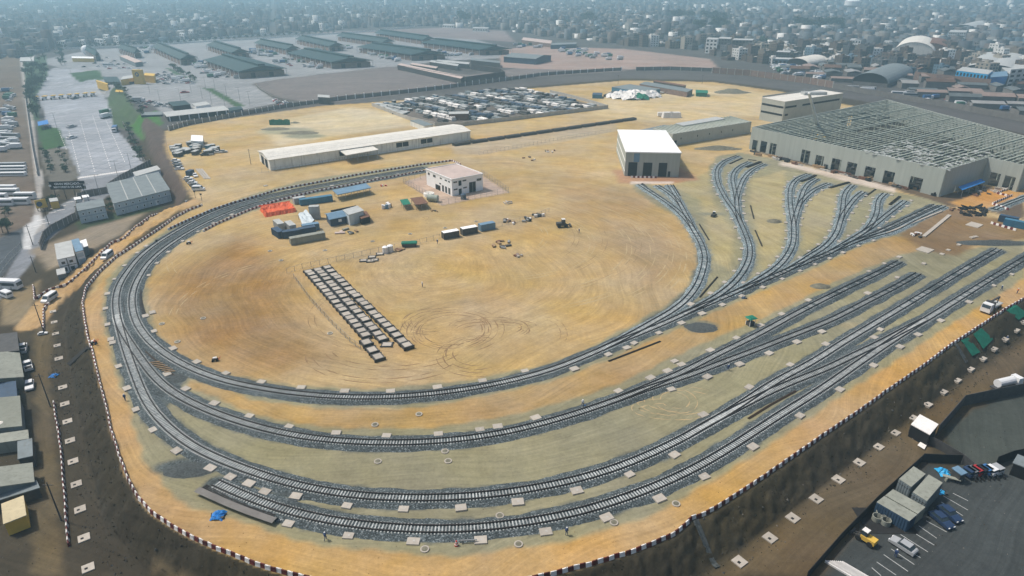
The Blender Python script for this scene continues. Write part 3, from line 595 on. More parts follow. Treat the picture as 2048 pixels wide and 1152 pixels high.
class Block:
    """building from its roof outline in the photo (corners at height base+h)"""
    def __init__(s, name, label, cat, px, h, wall, roof, base=0.0, group=None, over=0.25, rt=0.2, sq=True, gable=None, wallname='wall', roofname='roof', slab=True):
        w = quadp(px, base + h); w = square(w) if sq and len(w) == 4 else w
        s.c = cen(w); s.h = h; s.base = base; s.p = [(x-s.c[0], y-s.c[1]) for x, y in w]
        s.root = thing(name, label, cat, (s.c[0], s.c[1], base), 0, group)
        MB().prism(s.p, -0.3, h).obj(wallname, wall, s.root)
        if gable:
            a, b, c, d = s.p; m1 = ((a[0]+d[0])/2, (a[1]+d[1])/2); m2 = ((b[0]+c[0])/2, (b[1]+c[1])/2)
            def ex(q, r, k=0.5): L = math.hypot(q[0]-r[0], q[1]-r[1]); return (q[0]+(q[0]-r[0])/L*k, q[1]+(q[1]-r[1])/L*k)
            A, B, C_, D_ = ex(ex(a, b), d), ex(ex(b, a), c), ex(ex(c, d), b), ex(ex(d, c), a); R1, R2 = ex(m1, m2), ex(m2, m1)
            g = MB().add([(*a, h), (*d, h), (*m1, h+gable-0.1), (*b, h), (*c, h), (*m2, h+gable-0.1)], [(0, 1, 2), (5, 4, 3)]); g.obj('gable_wall', wall, s.root)
            t = 0.18; e = h - 0.15
            rb = MB()
            for (P1, P2, Q1, Q2) in ((A, B, R1, R2), (C_, D_, R2, R1)):
                vs = [(*P1, e), (*P2, e), (*Q2, h+gable), (*Q1, h+gable)]; vs += [(x, y, z+t) for x, y, z in vs]
                rb.add(vs, [(3, 2, 1, 0), (4, 5, 6, 7), (0, 1, 5, 4), (1, 2, 6, 5), (2, 3, 7, 6), (3, 0, 4, 7)])
            rb.obj(roofname, roof, s.root)
        elif slab: MB().prism(scale_poly(s.p, over), h + 0.003, h + rt).obj(roofname, roof, s.root)
    def panel(s, e, t0, t1, z0, z1, m, name='window', dep=0.08, parent=None, lab=None):
        q = s.p; a, b = q[e % len(q)], q[(e+1) % len(q)]; L = math.hypot(b[0]-a[0], b[1]-a[1])
        dx, dy = (b[0]-a[0])/L, (b[1]-a[1])/L; nx, ny = dy, -dx
        mid = ((a[0]+b[0])/2, (a[1]+b[1])/2)
        if mid[0]*nx + mid[1]*ny < 0: nx, ny = -nx, -ny
        p0 = (a[0]+dx*L*t0, a[1]+dy*L*t0); p1 = (a[0]+dx*L*t1, a[1]+dy*L*t1)
        o = 0.02
        poly = [(p0[0]-nx*0.1, p0[1]-ny*0.1), (p1[0]-nx*0.1, p1[1]-ny*0.1), (p1[0]+nx*dep, p1[1]+ny*dep), (p0[0]+nx*dep, p0[1]+ny*dep)]
        ob = MB().prism(poly, z0, z1).obj(name, m, parent or s.root)
        if lab: ob["label"] = lab
        return ob
def wheels(root, xs, w, r=0.33, m=None):
    for x in xs:
        for sgn in (-1, 1): MB().hcyl((x, sgn*w/2-0.11*sgn-0.1, r), (x, sgn*w/2-0.11*sgn+0.1, r), r, 10).obj('wheel', M['black'], root)
def carshell(L, w, prof, inset=0.08):
    """side profile (x,z) pairs swept across the width with tumblehome"""
    n = len(prof); vs = []
    for sgn in (-1, 1):
        for x, z in prof:
            k = 1 - inset*max(0, z-0.85)/0.6; vs.append((x, sgn*w/2*k, z))
    mb = MB(); mb.add(vs, [tuple(range(n))[::-1] if True else (), tuple(range(n, 2*n))] + [(i, (i+1) % n, n+(i+1) % n, n+i) for i in range(n)])
    return mb
PAINT = {k: mat("car_paint_"+k, c, 0.35, 0.05, 1, spec=0.5) for k, c in dict(white=(0.72, 0.72, 0.72), silver=(0.35, 0.36, 0.37), navy=(0.02, 0.04, 0.09), red=(0.35, 0.02, 0.02), black=(0.02, 0.02, 0.022), grey=(0.16, 0.17, 0.18), blue=(0.04, 0.13, 0.30), yellow=(0.6, 0.35, 0.03), green=(0.03, 0.15, 0.08)).items()}
def make_car(paint, name='parked_car', cat='car'):
    r = thing(name, 'x', cat)
    carshell(4.3, 1.75, [(-2.15, 0.3), (-2.15, 0.8), (-1.95, 0.95), (1.0, 0.95), (2.0, 0.75), (2.15, 0.55), (2.15, 0.3)]).obj('body', PAINT[paint], r)
    cab = MB().box(-0.45, 0, 0.94, 2.5, 1.62, 0.5, 0, 0.62, 0.84); cab.obj('windows', M['glass'], r)
    MB().box(-0.45, 0, 1.42, 1.66, 1.40, 0.07).obj('roof_panel', PAINT[paint], r)
    for s in (-1, 1): MB().box(2.12, s*0.6, 0.55, 0.1, 0.35, 0.16).obj('headlight', M['white'], r)
    wheels(r, (-1.3, 1.35), 1.75); return Proto(r)
def make_van(paint='white', name='minibus', cat='van'):
    r = thing(name, 'x', cat)
    carshell(5.2, 1.9, [(-2.6, 0.35), (-2.6, 2.1), (-2.45, 2.2), (1.1, 2.2), (1.9, 1.25), (2.5, 1.05), (2.6, 0.8), (2.6, 0.35)], 0.04).obj('body', PAINT[paint], r)
    for s in (-1, 1):
        MB().box(-0.75, s*0.90, 1.3, 3.2, 0.10, 0.55).obj('side_window', M['glass'], r)
    MB().beam((1.20, 0, 2.06), (1.82, 0, 1.36), 1.55, 0.09).obj('windscreen', M['glass'], r)
    MB().box(-2.59, 0, 1.3, 0.08, 1.4, 0.55).obj('rear_window', M['glass'], r)
    for s in (-1, 1): MB().box(2.57, s*0.7, 0.75, 0.1, 0.3, 0.2).obj('headlight', M['steel'], r)
    wheels(r, (-1.5, 1.6), 1.9, 0.36); return Proto(r)
def make_pickup(paint='white', load=None, name='pickup_truck'):
    r = thing(name, 'x', 'pickup')
    carshell(5.3, 1.85, [(-2.6, 0.4), (-2.6, 1.05), (1.2, 1.1), (2.4, 1.0), (2.6, 0.8), (2.6, 0.4)]).obj('body', PAINT[paint], r)
    MB().box(0.45, 0, 1.08, 2.0, 1.7, 0.65, 0, 0.7, 0.86).obj('windows', M['glass'], r)
    MB().box(0.40, 0, 1.71, 1.45, 1.46, 0.07).obj('roof_panel', PAINT[paint], r)
    MB().box(-1.6, 0, 1.04, 1.9, 1.55, 0.03).obj('load_bed', M['dark'], r)
    wheels(r, (-1.6, 1.6), 1.85, 0.38)
    return Proto(r)
def make_truck(cab='white', box='white', L=8.0, name='box_truck'):
    r = thing(name, 'x', 'truck'); w = 2.45
    carshell(2, w, [(L/2-2.1, 0.6), (L/2-2.1, 2.9), (L/2-0.35, 2.9), (L/2, 1.7), (L/2, 0.6)], 0.03).obj('cab', PAINT[cab], r)
    MB().beam((L/2-0.28, 0, 2.72), (L/2+0.01, 0, 1.85), 2.1, 0.07).obj('windscreen', M['glass'], r)
    MB().box(-1.1, 0, 1.0, L-2.5, w, 2.4).obj('cargo_box', PAINT[box] if box in PAINT else M[box], r)
    MB().box(-0.3, 0, 0.6, L-0.8, 0.9, 0.38).obj('chassis', M['darksteel'], r)
    wheels(r, (-L/2+1.0, -L/2+2.2, L/2-1.2), w, 0.5); return Proto(r)
def make_bus(paint='white', L=11.5, name='bus'):
    r = thing(name, 'x', 'bus')
    carshell(L, 2.5, [(-L/2, 0.4), (-L/2, 3.05), (-L/2+0.2, 3.15), (L/2-0.4, 3.15), (L/2, 2.6), (L/2, 0.4)], 0.02).obj('body', PAINT[paint], r)
    for s in (-1, 1): MB().box(-0.2, s*1.21, 1.5, L-1.2, 0.12, 1.0).obj('window_band', M['glass'], r)
    MB().box(L/2-0.02, 0, 1.4, 0.12, 2.2, 1.15).obj('windscreen', M['glass'], r)
    wheels(r, (-L/2+2.4, L/2-2.2), 2.5, 0.5); return Proto(r)
def make_far(kind, paint):
    """vehicles a few pixels long: one mesh"""
    if kind == 'car': parts = [(carshell(4.3, 1.75, [(-2.15, 0.25), (-2.15, 0.85), (1.0, 0.95), (2.15, 0.7), (2.15, 0.25)]), PAINT[paint]), (MB().box(-0.4, 0, 0.94, 2.4, 1.6, 0.42, 0, 0.66, 0.84), M['glass']), (MB().box(-0.4, 0, 1.37, 1.6, 1.36, 0.06), PAINT[paint])]
    elif kind == 'truck': parts = [(MB().box(2.9, 0, 0.5, 1.8, 2.3, 2.1), PAINT['white']), (MB().box(3.82, 0, 1.5, 0.06, 1.9, 0.8), M['glass']), (MB().box(-0.9, 0, 1.0, 5.6, 2.4, 2.2), PAINT[paint]), (MB().box(0, 0, 0.25, 7.4, 1.9, 0.7), M['black'])]
    else: parts = [(MB().box(0, 0, 0.4, 11, 2.5, 2.7, 0, 0.98, 0.95), PAINT[paint]), (MB().box(0, 0, 1.6, 10.4, 2.53, 0.85), M['glass'])]
    o = multi({'car': 'parked_car', 'truck': 'truck', 'bus': 'bus'}[kind], parts); o["category"] = kind
    return Proto(o)
# container protos: origin at the base centre
def make_container(m, L=6.06, name='shipping_container', H=2.59, ribs=True, roofm=None):
    r = thing(name, 'x', 'container'); w = 2.44
    MB().box(0, 0, 0.06, L-0.1, w-0.1, H-0.12).obj('shell', m, r)
    rb = MB()
    if ribs:
        k = int(L/0.42)
        for i in range(k):
            x = -L/2+0.35+i*(L-0.7)/(k-1)
            for s in (-1, 1): rb.box(x, s*(w/2-0.04), 0.15, 0.16, 0.08, H-0.3)
        rb.obj('corrugation', m, r)
    MB().box(0, 0, H-0.055, L, w, 0.055).obj('roof', roofm or m, r)
    fr = MB()
    for sx in (-1, 1):
        for sy in (-1, 1): fr.box(sx*(L/2-0.05), sy*(w/2-0.05), 0, 0.12, 0.12, H-0.06)
    fr.obj('corner_posts', m, r)
    dr = MB()
    for s in (-1, 1): dr.box(L/2-0.02, s*0.58, 0.15, 0.06, 1.1, H-0.35)
    dr.obj('doors', m, r); MB().box(L/2+0.03, 0.15, 0.2, 0.05, 0.06, H-0.5).obj('lock_rod', M['steel'], r)
    return Proto(r)
def place2(proto, u1, v1, u2, v2, label, group=None, z=0.0, base_sc=None, flip=False, cat=None):
    """put a thing with its long axis along two photo points at height z"""
    a, b = P(u1, v1, z), P(u2, v2, z); r = math.atan2(b[1]-a[1], b[0]-a[0]) + (math.pi if flip else 0)
    return proto.put(((a[0]+b[0])/2, (a[1]+b[1])/2, z), r, label, group, base_sc, cat)
def flatheap(name, label, cat, c, rx, ry, h, m, group=None, n=16, seed=1):
    rs = random.Random(seed); vs = [(0, 0, h)]; K = 5
    for j in range(1, K+1):
        f = j/K
        for i in range(n):
            a = 2*math.pi*i/n; k = f*(1+rs.uniform(-.12, .12)); vs.append((rx*k*math.cos(a), ry*k*math.sin(a), max(-0.05, h*(1-f)**1.0*(1+rs.uniform(-.25, .25))) if j < K else -0.08))
    fs = [(0, 1+i, 1+(i+1) % n) for i in range(n)]
    for j in range(K-1):
        fs += [(1+j*n+i, 1+(j+1)*n+i, 1+(j+1)*n+(i+1) % n, 1+j*n+(i+1) % n) for i in range(n)]
    o = MB().add(vs, fs).obj(name, m, None, (c[0], c[1], c[2]), True); return tag(o, label, cat, group)
def person(label, loc, r=0.0, top='hivis', pose=0, helmet=True):
    root = thing('person', label, 'person', loc, r)
    s = 0.12 if pose == 0 else 0.28
    sk = [((0, 0, .93), .16), ((0, 0, 1.15), .15), ((0, 0, 1.38), .17), ((0, 0, 1.50), .07), ((0.02, 0, 1.62), .10), ((0.02, 0, 1.72), .085),
          ((0, .18, 1.40), .07), ((.02, .27, 1.14), .05), ((.15, .27, .92), .038), ((.20, .26, .84), .035), ((0, -.18, 1.40), .07), ((.02, -.28, 1.14), .05), ((.12, -.30, .92), .038), ((.17, -.30, .84), .035),
          ((0, .10, .86), .10), ((s, .12, .48), .07), ((s*0.6, .13, .08), .05), ((s*0.6+.16, .14, .04), .04), ((0, -.10, .86), .10), ((-s*.3, -.12, .48), .07), ((-s, -.13, .08), .05), ((-s+.16, -.14, .04), .04)]
    ed = [(0, 1), (1, 2), (2, 3), (3, 4), (4, 5), (2, 6), (6, 7), (7, 8), (8, 9), (2, 10), (10, 11), (11, 12), (12, 13), (0, 14), (14, 15), (15, 16), (16, 17), (0, 18), (18, 19), (19, 20), (20, 21)]
    me = bpy.data.meshes.new('body'); me.from_pydata([a for a, _ in sk], ed, []); me.materials.append(M['cloth'])
    o = bpy.data.objects.new('body', me); COL.objects.link(o); o.parent = root
    md = o.modifiers.new('skin', 'SKIN')
    for i, (_, q) in enumerate(sk): me.skin_vertices[0].data[i].radius = (q, q)
    me.skin_vertices[0].data[0].use_root = True
    o.modifiers.new('sub', 'SUBSURF').levels = 1
    MB().box(0, 0, 1.0, .36, .46, .46, 0, .9, 1.05).obj('vest', M[top], root)
    MB().sphere(0.03, 0, 1.70, .135, 8, 4, 0.8).obj('helmet' if helmet else 'hair', M['white'] if helmet else M['dark'], root)
    return root
def wire_fence(label, pts, h=2.0, step=3.0, z=None, m='steel', rails=(0.15, 0.98), mesh=True, group=None, name='wire_fence'):
    w = [Vector(q) for q in pts]; root = thing(name, label, 'fence', tuple(w[0]), 0, group); o = w[0]; posts = 0
    rl = MB(); pos = []
    for a, b in zip(w[:-1], w[1:]):
        L = (b-a).length; n = max(1, round(L/step))
        for k in rails: rl.beam(a-o+Vector((0, 0, h*k)), b-o+Vector((0, 0, h*k)), 0.05)
        if mesh:
            mm = max(2, int(L/0.7))
            for i in range(mm):
                p = a.lerp(b, i/mm) - o; q = a.lerp(b, (i+1)/mm) - o
                rl.beam(p+Vector((0, 0, h*.15)), q+Vector((0, 0, h*.95)), 0.022)
        pos += [a.lerp(b, i/n)-o for i in range(n)]
    pos.append(w[-1]-o); rl.obj('mesh_panel', M[m], root)
    pm = None
    for p in pos[:98]:
        if pm is None: q = MB().box(0, 0, -0.2, 0.09, 0.09, h+0.25).obj('post', M[m], root); pm = q.data
        else: q = bpy.data.objects.new('post', pm); COL.objects.link(q); q.parent = root
        q.location = tuple(p)
    return root
def slab_wall(label, pts, h=2.5, step=4.0, m='greywall', postm=None, group=None, name='boundary_wall', t=0.2, posth=0.25, postw=0.3):
    w = [Vector(q) for q in pts]; root = thing(name, label, 'wall', tuple(w[0]), 0, group); o = w[0]; pan = MB(); pos = []
    for a, b in zip(w[:-1], w[1:]):
        n = max(1, round((b-a).length/step))
        for i in range(n):
            p, q = a.lerp(b, i/n)-o, a.lerp(b, (i+1)/n)-o
            pan.beam(p+Vector((0, 0, h/2-0.3)), q+Vector((0, 0, h/2-0.3)), t, h+0.6); pos.append(p)
    pos.append(w[-1]-o); pan.obj('panels', M[m], root); pm = None
    if postm:
        for i, p in enumerate(pos[:99]):
            if pm is None: q = MB().box(0, 0, -0.3, postw, postw, h+0.3+posth).obj('post', M[postm], root); pm = q.data
            else: q = bpy.data.objects.new('post', pm); COL.objects.link(q); q.parent = root
            q.location = tuple(p)
    return root
# ------------------------------------------------------------------ concrete pads beside the tracks
def cleanlist(L, dmin=3.5):
    out = []
    for u, v in L:
        if all(math.hypot(u-a, v-b) > dmin for a, b in out): out.append((u, v))
    return out
W1 = lambda p: T(0, 576, 4, p)
W5 = lambda p: T(0, 864, 4, p)
padpx = (W1([(868,42),(852,162),(878,287),(886,407),(914,432),(968,620),(1022,800),(1100,967),(1238,1128),(1160,222),(1220,193),(1212,347),(1370,488),(1562,595),(1326,690),(1480,808),(1702,930),(1985,1033),(1797,687)])
 + W5([(1435,135),(1690,277),(1835,367),(2003,403)]) + T(512,864,4,[(65,482),(322,508),(265,728),(735,578),(740,825),(1180,610),(1258,868),(1640,603),(1797,862),(640,14),(1045,36),(1462,22)])
 + T(512,576,4,[(32,757),(355,806),(708,830),(1078,828),(1455,798),(1815,742),(1940,1112),(1797,1137),(265,1105)])
 + T(1024,576,4,[(103,662),(492,640),(762,525),(967,436),(918,476),(1163,353),(1345,274),(1515,201),(1678,130),(1434,132),(1590,42),(205,1048),(870,833),(1120,730),(1245,663),(1362,615),(1300,583),(1590,500),(1545,703),(1268,805),(1800,400),(1805,603),(1990,300),(1905,797),(1530,1012),(2035,510)])
 + T(1024,864,4,[(512,460),(44,553),(930,328),(1285,172),(1915,105),(1538,353),(1180,530),(757,682),(270,795)])
 + T(1536,576,4,[(340,102),(120,212),(798,40),(425,345),(220,425),(462,445),(178,610),(888,328),(888,408),(1195,370),(1370,254),(1598,108),(1050,467),(833,613),(553,800),(240,1013)])
 + T(1728,440,6.4,[(450,472),(765,557),(270,557),(65,655),(425,735),(50,935),(1870,690),(1640,830),(1215,315),(1225,298),(1385,222),(1430,210),(1080,380),(1000,432)])
 + Z4([(915,105),(945,240),(922,382),(850,528),(718,672),(1500,112),(1478,232),(1413,347),(1303,460),(1145,567),(950,677),(522,810),(660,950),(400,1063),(890,838),(1173,727),(1432,620),(1660,515),(1848,430),(2020,355),(1690,367),(1820,280),(1945,193)])
 + Z1([(1185,245),(1165,315),(1185,395),(1220,475),(1268,568),(1325,662),(1378,768),(1432,880),(1495,992),(1560,1130),(1410,295),(1385,365),(1385,440),(1400,520),(1800,225),(1712,278),(1650,340),(1615,408),(1600,485),(1580,567),(1565,648),(1560,720),(1580,812),(1605,908),(1330,122),(1240,180)])
 + Z2([(578,218),(500,278),(450,347),(435,425),(448,508),(450,597),(460,690),(465,800),(472,903),(478,1010),(665,322),(625,395),(597,468),(775,510),(718,580),(680,658),(655,742),(635,830),(918,385),(832,440),(1015,340),(1190,383),(1140,458),(1125,543),(1105,628),(1085,725),(1065,828),(1045,915),(998,1007),(1480,455),(1410,520),(1355,593),(1310,678),(1250,765),(1290,975),(1170,1050),(1385,905),(1470,820),(1515,730),(1555,650),(1555,563),(1580,485),(1810,445),(1975,577),(1893,645),(1815,717),(1725,790),(1630,868),(1545,1013),(1375,1092),(925,1092)])
 + Z3([(1165,133),(1085,193),(655,630),(470,708),(280,795),(110,865)])
 + T(200,380,6.4,[(490,800),(330,962),(1030,655),(860,790),(710,935),(590,1095),(1225,530),(590,715),(1430,415),(1670,315),(200,1135)]) + [(531,371),(583,380),(670,373),(730,362),(758,357),(795,350)])
padpx = cleanlist(padpx, 4)
def pad_proto():
    r = thing('concrete_footing', 'x', 'footing'); MB().box(0, 0, -0.15, 2.0, 1.55, 0.52, 0, 0.97, 0.96).obj('slab', M['pad'], r)
    MB().box(0.1, 0, 0.371, 0.35, 0.35, 0.012).obj('cap', M['concrete'], r); return Proto(r)
padP = pad_proto()
for i, (u, v) in enumerate(padpx):
    x, y = P(u, v, 0.2); d = np.hypot(ALLT[:, 0]-x, ALLT[:, 1]-y); j = int(d.argmin()); a = math.atan2(ALLT[min(j+1, len(ALLT)-1)][1]-ALLT[j][1], ALLT[min(j+1, len(ALLT)-1)][0]-ALLT[j][0])
    dd = d[j]
    if dd < 2.6:   # keep clear of the sleepers
        nx, ny = (x-ALLT[j][0])/max(dd, .01), (y-ALLT[j][1])/max(dd, .01); x, y = ALLT[j][0]+nx*2.6, ALLT[j][1]+ny*2.6
    k = random.uniform(0.88, 1.12) * (0.8 if y > 180 else 1.0)
    padP.put((x, y, random.uniform(-.14, 0)), a + random.uniform(-.12, .12), 'small pale concrete footing slab lying beside a railway track', 'concrete footings beside the tracks', (k, k, 1))
# larger manhole pads at the foot of the slope
mp = thing('manhole_slab', 'x', 'slab'); MB().box(0, 0, -.4, 2.0, 2.0, .62).obj('slab', M['pad'], mp); MB().box(-0.3, -0.1, 0.221, 0.5, 0.5, 0.02).obj('opening', M['dark'], mp); mhP = Proto(mp)
leftp = W1([(424,190),(434,275),(445,368),(458,462),(472,567),(503,797),(520,930),(541,1070)]) + W5([(562,72),(586,238),(612,420),(642,622),(673,850),(706,1090)])
rightp = T(1536,864,4,[(1010,5),(878,118),(726,245),(562,382),(385,538),(198,690),(15,850),(-228,1040)]) + T(1536,576,4,[(1150,1035),(1270,930),(1392,828),(1503,735),(1608,645),(1708,562),(1797,484),(1885,408),(1975,335),(2035,270)])
for (u, v) in leftp: q = G(u, v); b2 = P(u+4, v+30, LOW); b1 = P(u, v, LOW); o = mhP.put(q, math.atan2(b2[1]-b1[1], b2[0]-b1[0])+math.pi/2, 'square pinkish concrete manhole slab at the foot of the western slope', 'manhole slabs at the foot of the western slope', 0.92 if v > 700 else 0.8)
for (u, v) in rightp: q = G(u, v); o = mhP.put(q, 0.62, 'square pale manhole slab at the foot of the southeastern slope', 'manhole slabs at the foot of the southeastern slope', 1.0)
ringP = Proto(multi('manhole_ring', [(MB().cyl(0, 0, -.1, .75, .28, 16), M['pad']), (MB().cyl(0, 0, .181, .52, .01, 16), M['soilheap'])]))
for u, v in T(512,864,4,[(975,238),(1537,235),(1512,157),(1350,940),(1950,672)]) + T(1024,864,4,[(815,727),(1312,577),(52,900)]) + T(200,540,8,[(1650,775),(990,865)]) + [(355,684),(540,502),(562,521),(650,501),(745,483),(820,468),(890,456),(952,443),(660,667),(752,664),(750,850),(838,829),(1430,734)]:
    q = G(u, v); ringP.put(q, 0, 'round pale concrete manhole ring flush in the compacted ground', 'concrete manhole rings', cat='manhole')
# ------------------------------------------------------------------ red and white barriers
def bar_mesh(m, nm):
    mb = MB().box(0, 0, 0, 0.96, 0.46, 0.28, 0, 1, 0.72).box(0, 0, 0.281, 0.94, 0.32, 0.56, 0, .98, .55)
    tip = MB().box(0.12, -0.16, 0.30, 0.5, 0.04, 0.26).box(-.25, 0, 0.842, 0.14, 0.12, 0.03)
    o = multi(nm, [(mb, m), (tip, M['dark'] if m is M['bred'] else M['pad'])]); o["category"] = 'barrier'; return o
def resamp(pts, step):
    p = np.array(pts); s = np.concatenate([[0], np.cumsum(np.hypot(*np.diff(p[:, :2], axis=0).T))]); t = np.arange(0, s[-1], step)
    return np.stack([np.interp(t, s, p[:, k]) for k in range(2)], 1)
rg2 = lambda p: T(200, 380, 6.4, p)
rg1 = lambda p: T(500, 320, 4.655, p)
lines = {
 'crest': ([P(u, v, 0.3) for u, v in CREST_PX[:42]] , 'along the outer edge of the orange haul road'),
 'ramp east': ([P(u, v, 0.3) for u, v in [(165,605),(172,575)] + rg2([(0,1040),(100,950),(200,860),(400,735),(600,600),(780,480),(960,350),(1130,260),(1310,190)])], 'between the western ramp and the tracks'),
 'ramp west': ([GL(u, v, -5*k + .3)[:2] for (u, v), k in zip([(66,572),(70,600),(100,585),(135,572),(165,548)] + rg2([(0,840),(160,690),(300,640),(440,500),(600,380),(760,250),(950,160),(1130,110)]), [.98,.98,.95,.85,.8,.62,.55,.48,.36,.28,.2,.1,.02])], 'along the outer side of the western ramp'),
 'north': ([P(u, v, 0.3) for u, v in rg2([(880,500),(1160,370),(1420,260),(1700,165),(2040,70)]) + rg1([(250,280),(430,245),(700,195),(980,140),(1330,85),(1580,45),(1880,5),(1960,40)])], 'north of the two tracks'),
 'south': ([P(u, v, 0.3) for u, v in rg2([(1330,520),(1500,430),(1700,345),(1900,260),(2040,210)]) + rg1([(250,380),(620,290),(960,230),(1180,185),(1430,140),(1640,100)])], 'between the two tracks and the storage compound'),
 'toe': ([GL(u, v, LOW+.3)[:2] for u, v in [(108,806),(112,840),(117,864),(122,905),(126,960),(130,1000),(133,1050),(137,1088)]], 'along the dirt lane below the western slope'),
 'toe2': ([GL(u, v, LOW+.3)[:2] for u, v in [(98,612),(88,622),(87,660)]], 'at the corner below the white van'),
 'right': ([P(u, v, .3) for u, v in T(1728,340,6.4,[(1900,215),(1700,295),(1850,330)])], 'at the orange track right of the unfinished hall'),
 'right2': ([P(u, v, .3) for u, v in T(1728,340,6.4,[(1890,325),(1640,430),(1840,500)])], 'at the dark scrap heap on the right'),
 'shed': ([P(u, v, .3) for u, v in [(1264,354),(1315,355)]], 'in front of the doors of the white-roofed shed'),
 'apron2': ([P(u, v, .3) for u, v in T(1728,340,6.4,[(1640,680),(1760,715),(1950,770)])], 'below the blue container on the right'),
}
ALLB = []
for nm, (pts, where) in lines.items():
    q = resamp(pts, 1.0); t = np.gradient(q, axis=0)
    for i in range(len(q)):
        x, y = q[i]
        if nm == 'crest': y = y  # on the crest itself
        ALLB.append((x, y, math.atan2(t[i, 1], t[i, 0]), i % 2, where))
ALLB.sort(key=lambda b: math.hypot(b[0], b[1]))
bw, br = bar_mesh(M['bwhite'], 'plastic_barrier'), bar_mesh(M['bred'], 'plastic_barrier'); first = {0: bw, 1: br}; used = set(); restW, restR = MB(), MB()
for i, (x, y, a, c, where) in enumerate(ALLB):
    z = hz(x, y); jit = random.uniform(-0.1, 0.1); x += random.uniform(-.06, .06); y += random.uniform(-.06, .06)
    if i < 298:
        o = first[c] if c not in used else first[c].copy()
        if c in used: COL.objects.link(o)
        used.add(c); o.location = (x, y, z - 0.02); o.rotation_euler = (0, 0, a + jit)
        tag(o, ('white' if c == 0 else 'dark red') + ' plastic barrier ' + where, 'barrier', ('white' if c == 0 else 'red') + ' barriers ' + where)
    else:
        (restW if c == 0 else restR).box(x, y, z, 0.96, 0.44, 0.82, a + jit, .97, .5)
o = multi('distant_barriers', [(restW, M['bwhite']), (restR, M['bred'])]); tag(o, 'long far lines of red and white plastic barriers round the northern tracks', 'barriers', kind='stuff')
# ------------------------------------------------------------------ loose rails and rail bundles on the ground
def rods(label, pxs, n=2, z=0.0, m='rail', w=0.17, gap=0.3, lay=1, name='loose_rail'):
    pts = [Vector((*P(u, v, .15), z)) for u, v in pxs]; o = pts[0]; mb = MB()
    for k in range(n):
        for L in range(lay):
            for a, b in zip(pts[:-1], pts[1:]):
                d = (b-a).normalized(); nn = Vector((-d.y, d.x, 0))*(k-(n-1)/2)*gap; up = Vector((0, 0, 0.10+0.19*L))
                mb.beam(a-o+nn+up, b-o+nn+up, w, 0.17)
    q = mb.obj(name, M[m], None, tuple(o)); tag(q, label, 'rail', 'loose rails lying in the yard')
rods('single long dark rail lying beside the pale earth bank below the first loop', [(1217,722),(1321,682)], 2)
rods('brown rail lying between the third and outermost tracks', T(1400,700,6.4,[(620,875),(900,700),(1230,520)]), 2, m='rustrail')
rods('dark rail leaning down beside the first fan track', Z4([(380,860),(500,720),(610,595)]), 2)
rods('dark rail north of the first fan track bend', Z1([(1015,945),(1140,1150)]), 2)
rods('short rail in the pale green earth between first and second fan tracks', Z1([(1670,705),(1715,880)]), 2)
rods('rail below the short rail in the pale green earth', Z4([(1090,0),(1180,205)]), 2)
rods('dark rail next to the fourth fan track start', Z4([(1710,330),(1960,165)]), 2)
rods('thick bundle of rails at the head of the third fan track', Z2([(1020,355),(1270,285)]), 5, lay=2)
rods('thick bundle of rails between the forks of the third fan track', Z2([(650,275),(740,245),(840,195)]), 5, lay=2)
rods('bundle of rails above the fourth fan track', Z2([(1470,470),(1610,370)]), 3)
rods('bundle of rails left of the straight fork', Z2([(1790,570),(1920,465)]), 4, lay=2)
rods('rails lying before the white-roofed shed', Z1([(285,425),(370,500),(460,570)]), 3)
rods('rails east of the shed tracks', Z1([(680,440),(770,585)]), 2)
rods('rails at the head of the second fan track, left', Z1([(1405,175),(1570,100)]), 4)
rods('thick rail bundle at the head of the second fan track', Z1([(1620,220),(1700,190),(1800,150)]), 6, lay=2)
rods('rail bundle lying across the end of the second fan track', Z1([(1640,122),(1745,132)]), 4)
rods('brown rail and timbers between the second and inner tracks', T(220,680,8,[(555,175),(760,350),(1035,580)]), 2, m='rustrail')
rods('long curved dark rails beside the western inner track', T(200,560,16,[(1260,330),(1270,600),(1330,900),(1390,1070)]), 5, gap=.25)
rods('dark rails lying between the two western tracks', T(200,540,8,[(340,420),(360,560),(410,790)]), 4, gap=.2)
rods('long curved rails on the bank below the outermost track', T(360,900,6.4,[(310,470),(600,640),(850,750),(1200,860)]), 4, gap=.3, lay=2)
# concrete kerb below that stack
kp = smooth_path([P(u, v, .2) for u, v in T(360,900,6.4,[(250,520),(430,600),(700,720),(960,820),(1240,915)])], 1.0, 2); kn, _ = normals(kp)
kb = sweep(kp, kn, [(-1.1, 0.85), (-.9, .9), (-.2, .92), (.2, .9), (.9, -.05)]).obj('stone_bank', M['greywall']); tag(kb, 'long low grey bank under the stack of curved rails', 'bank')
for i in range(3):
    x, y = P(*T(360,900,6.4,[(1255+28*i, 905)])[0], .1); o = MB().beam((0, 0, .1), (.5, 2.0, .1), .25, .2).obj('spare_sleeper', M['sleeper'], None, (x, y, 0)); tag(o, 'white spare sleeper at the end of the curved rail stack', 'sleeper', 'three spare sleepers')
# timbers beside the brown rail
for i in range(7):
    x, y = P(*T(220,680,8,[(720+40*i, 370+25*i)])[0], .1); o = MB().box(0, 0, 0, 2.4, .25, .2, .25).obj('timber_beam', M['timber'], None, (x, y, .28)); tag(o, 'short timber beam lying under the brown rail', 'timber', 'timber beams under the brown rail')
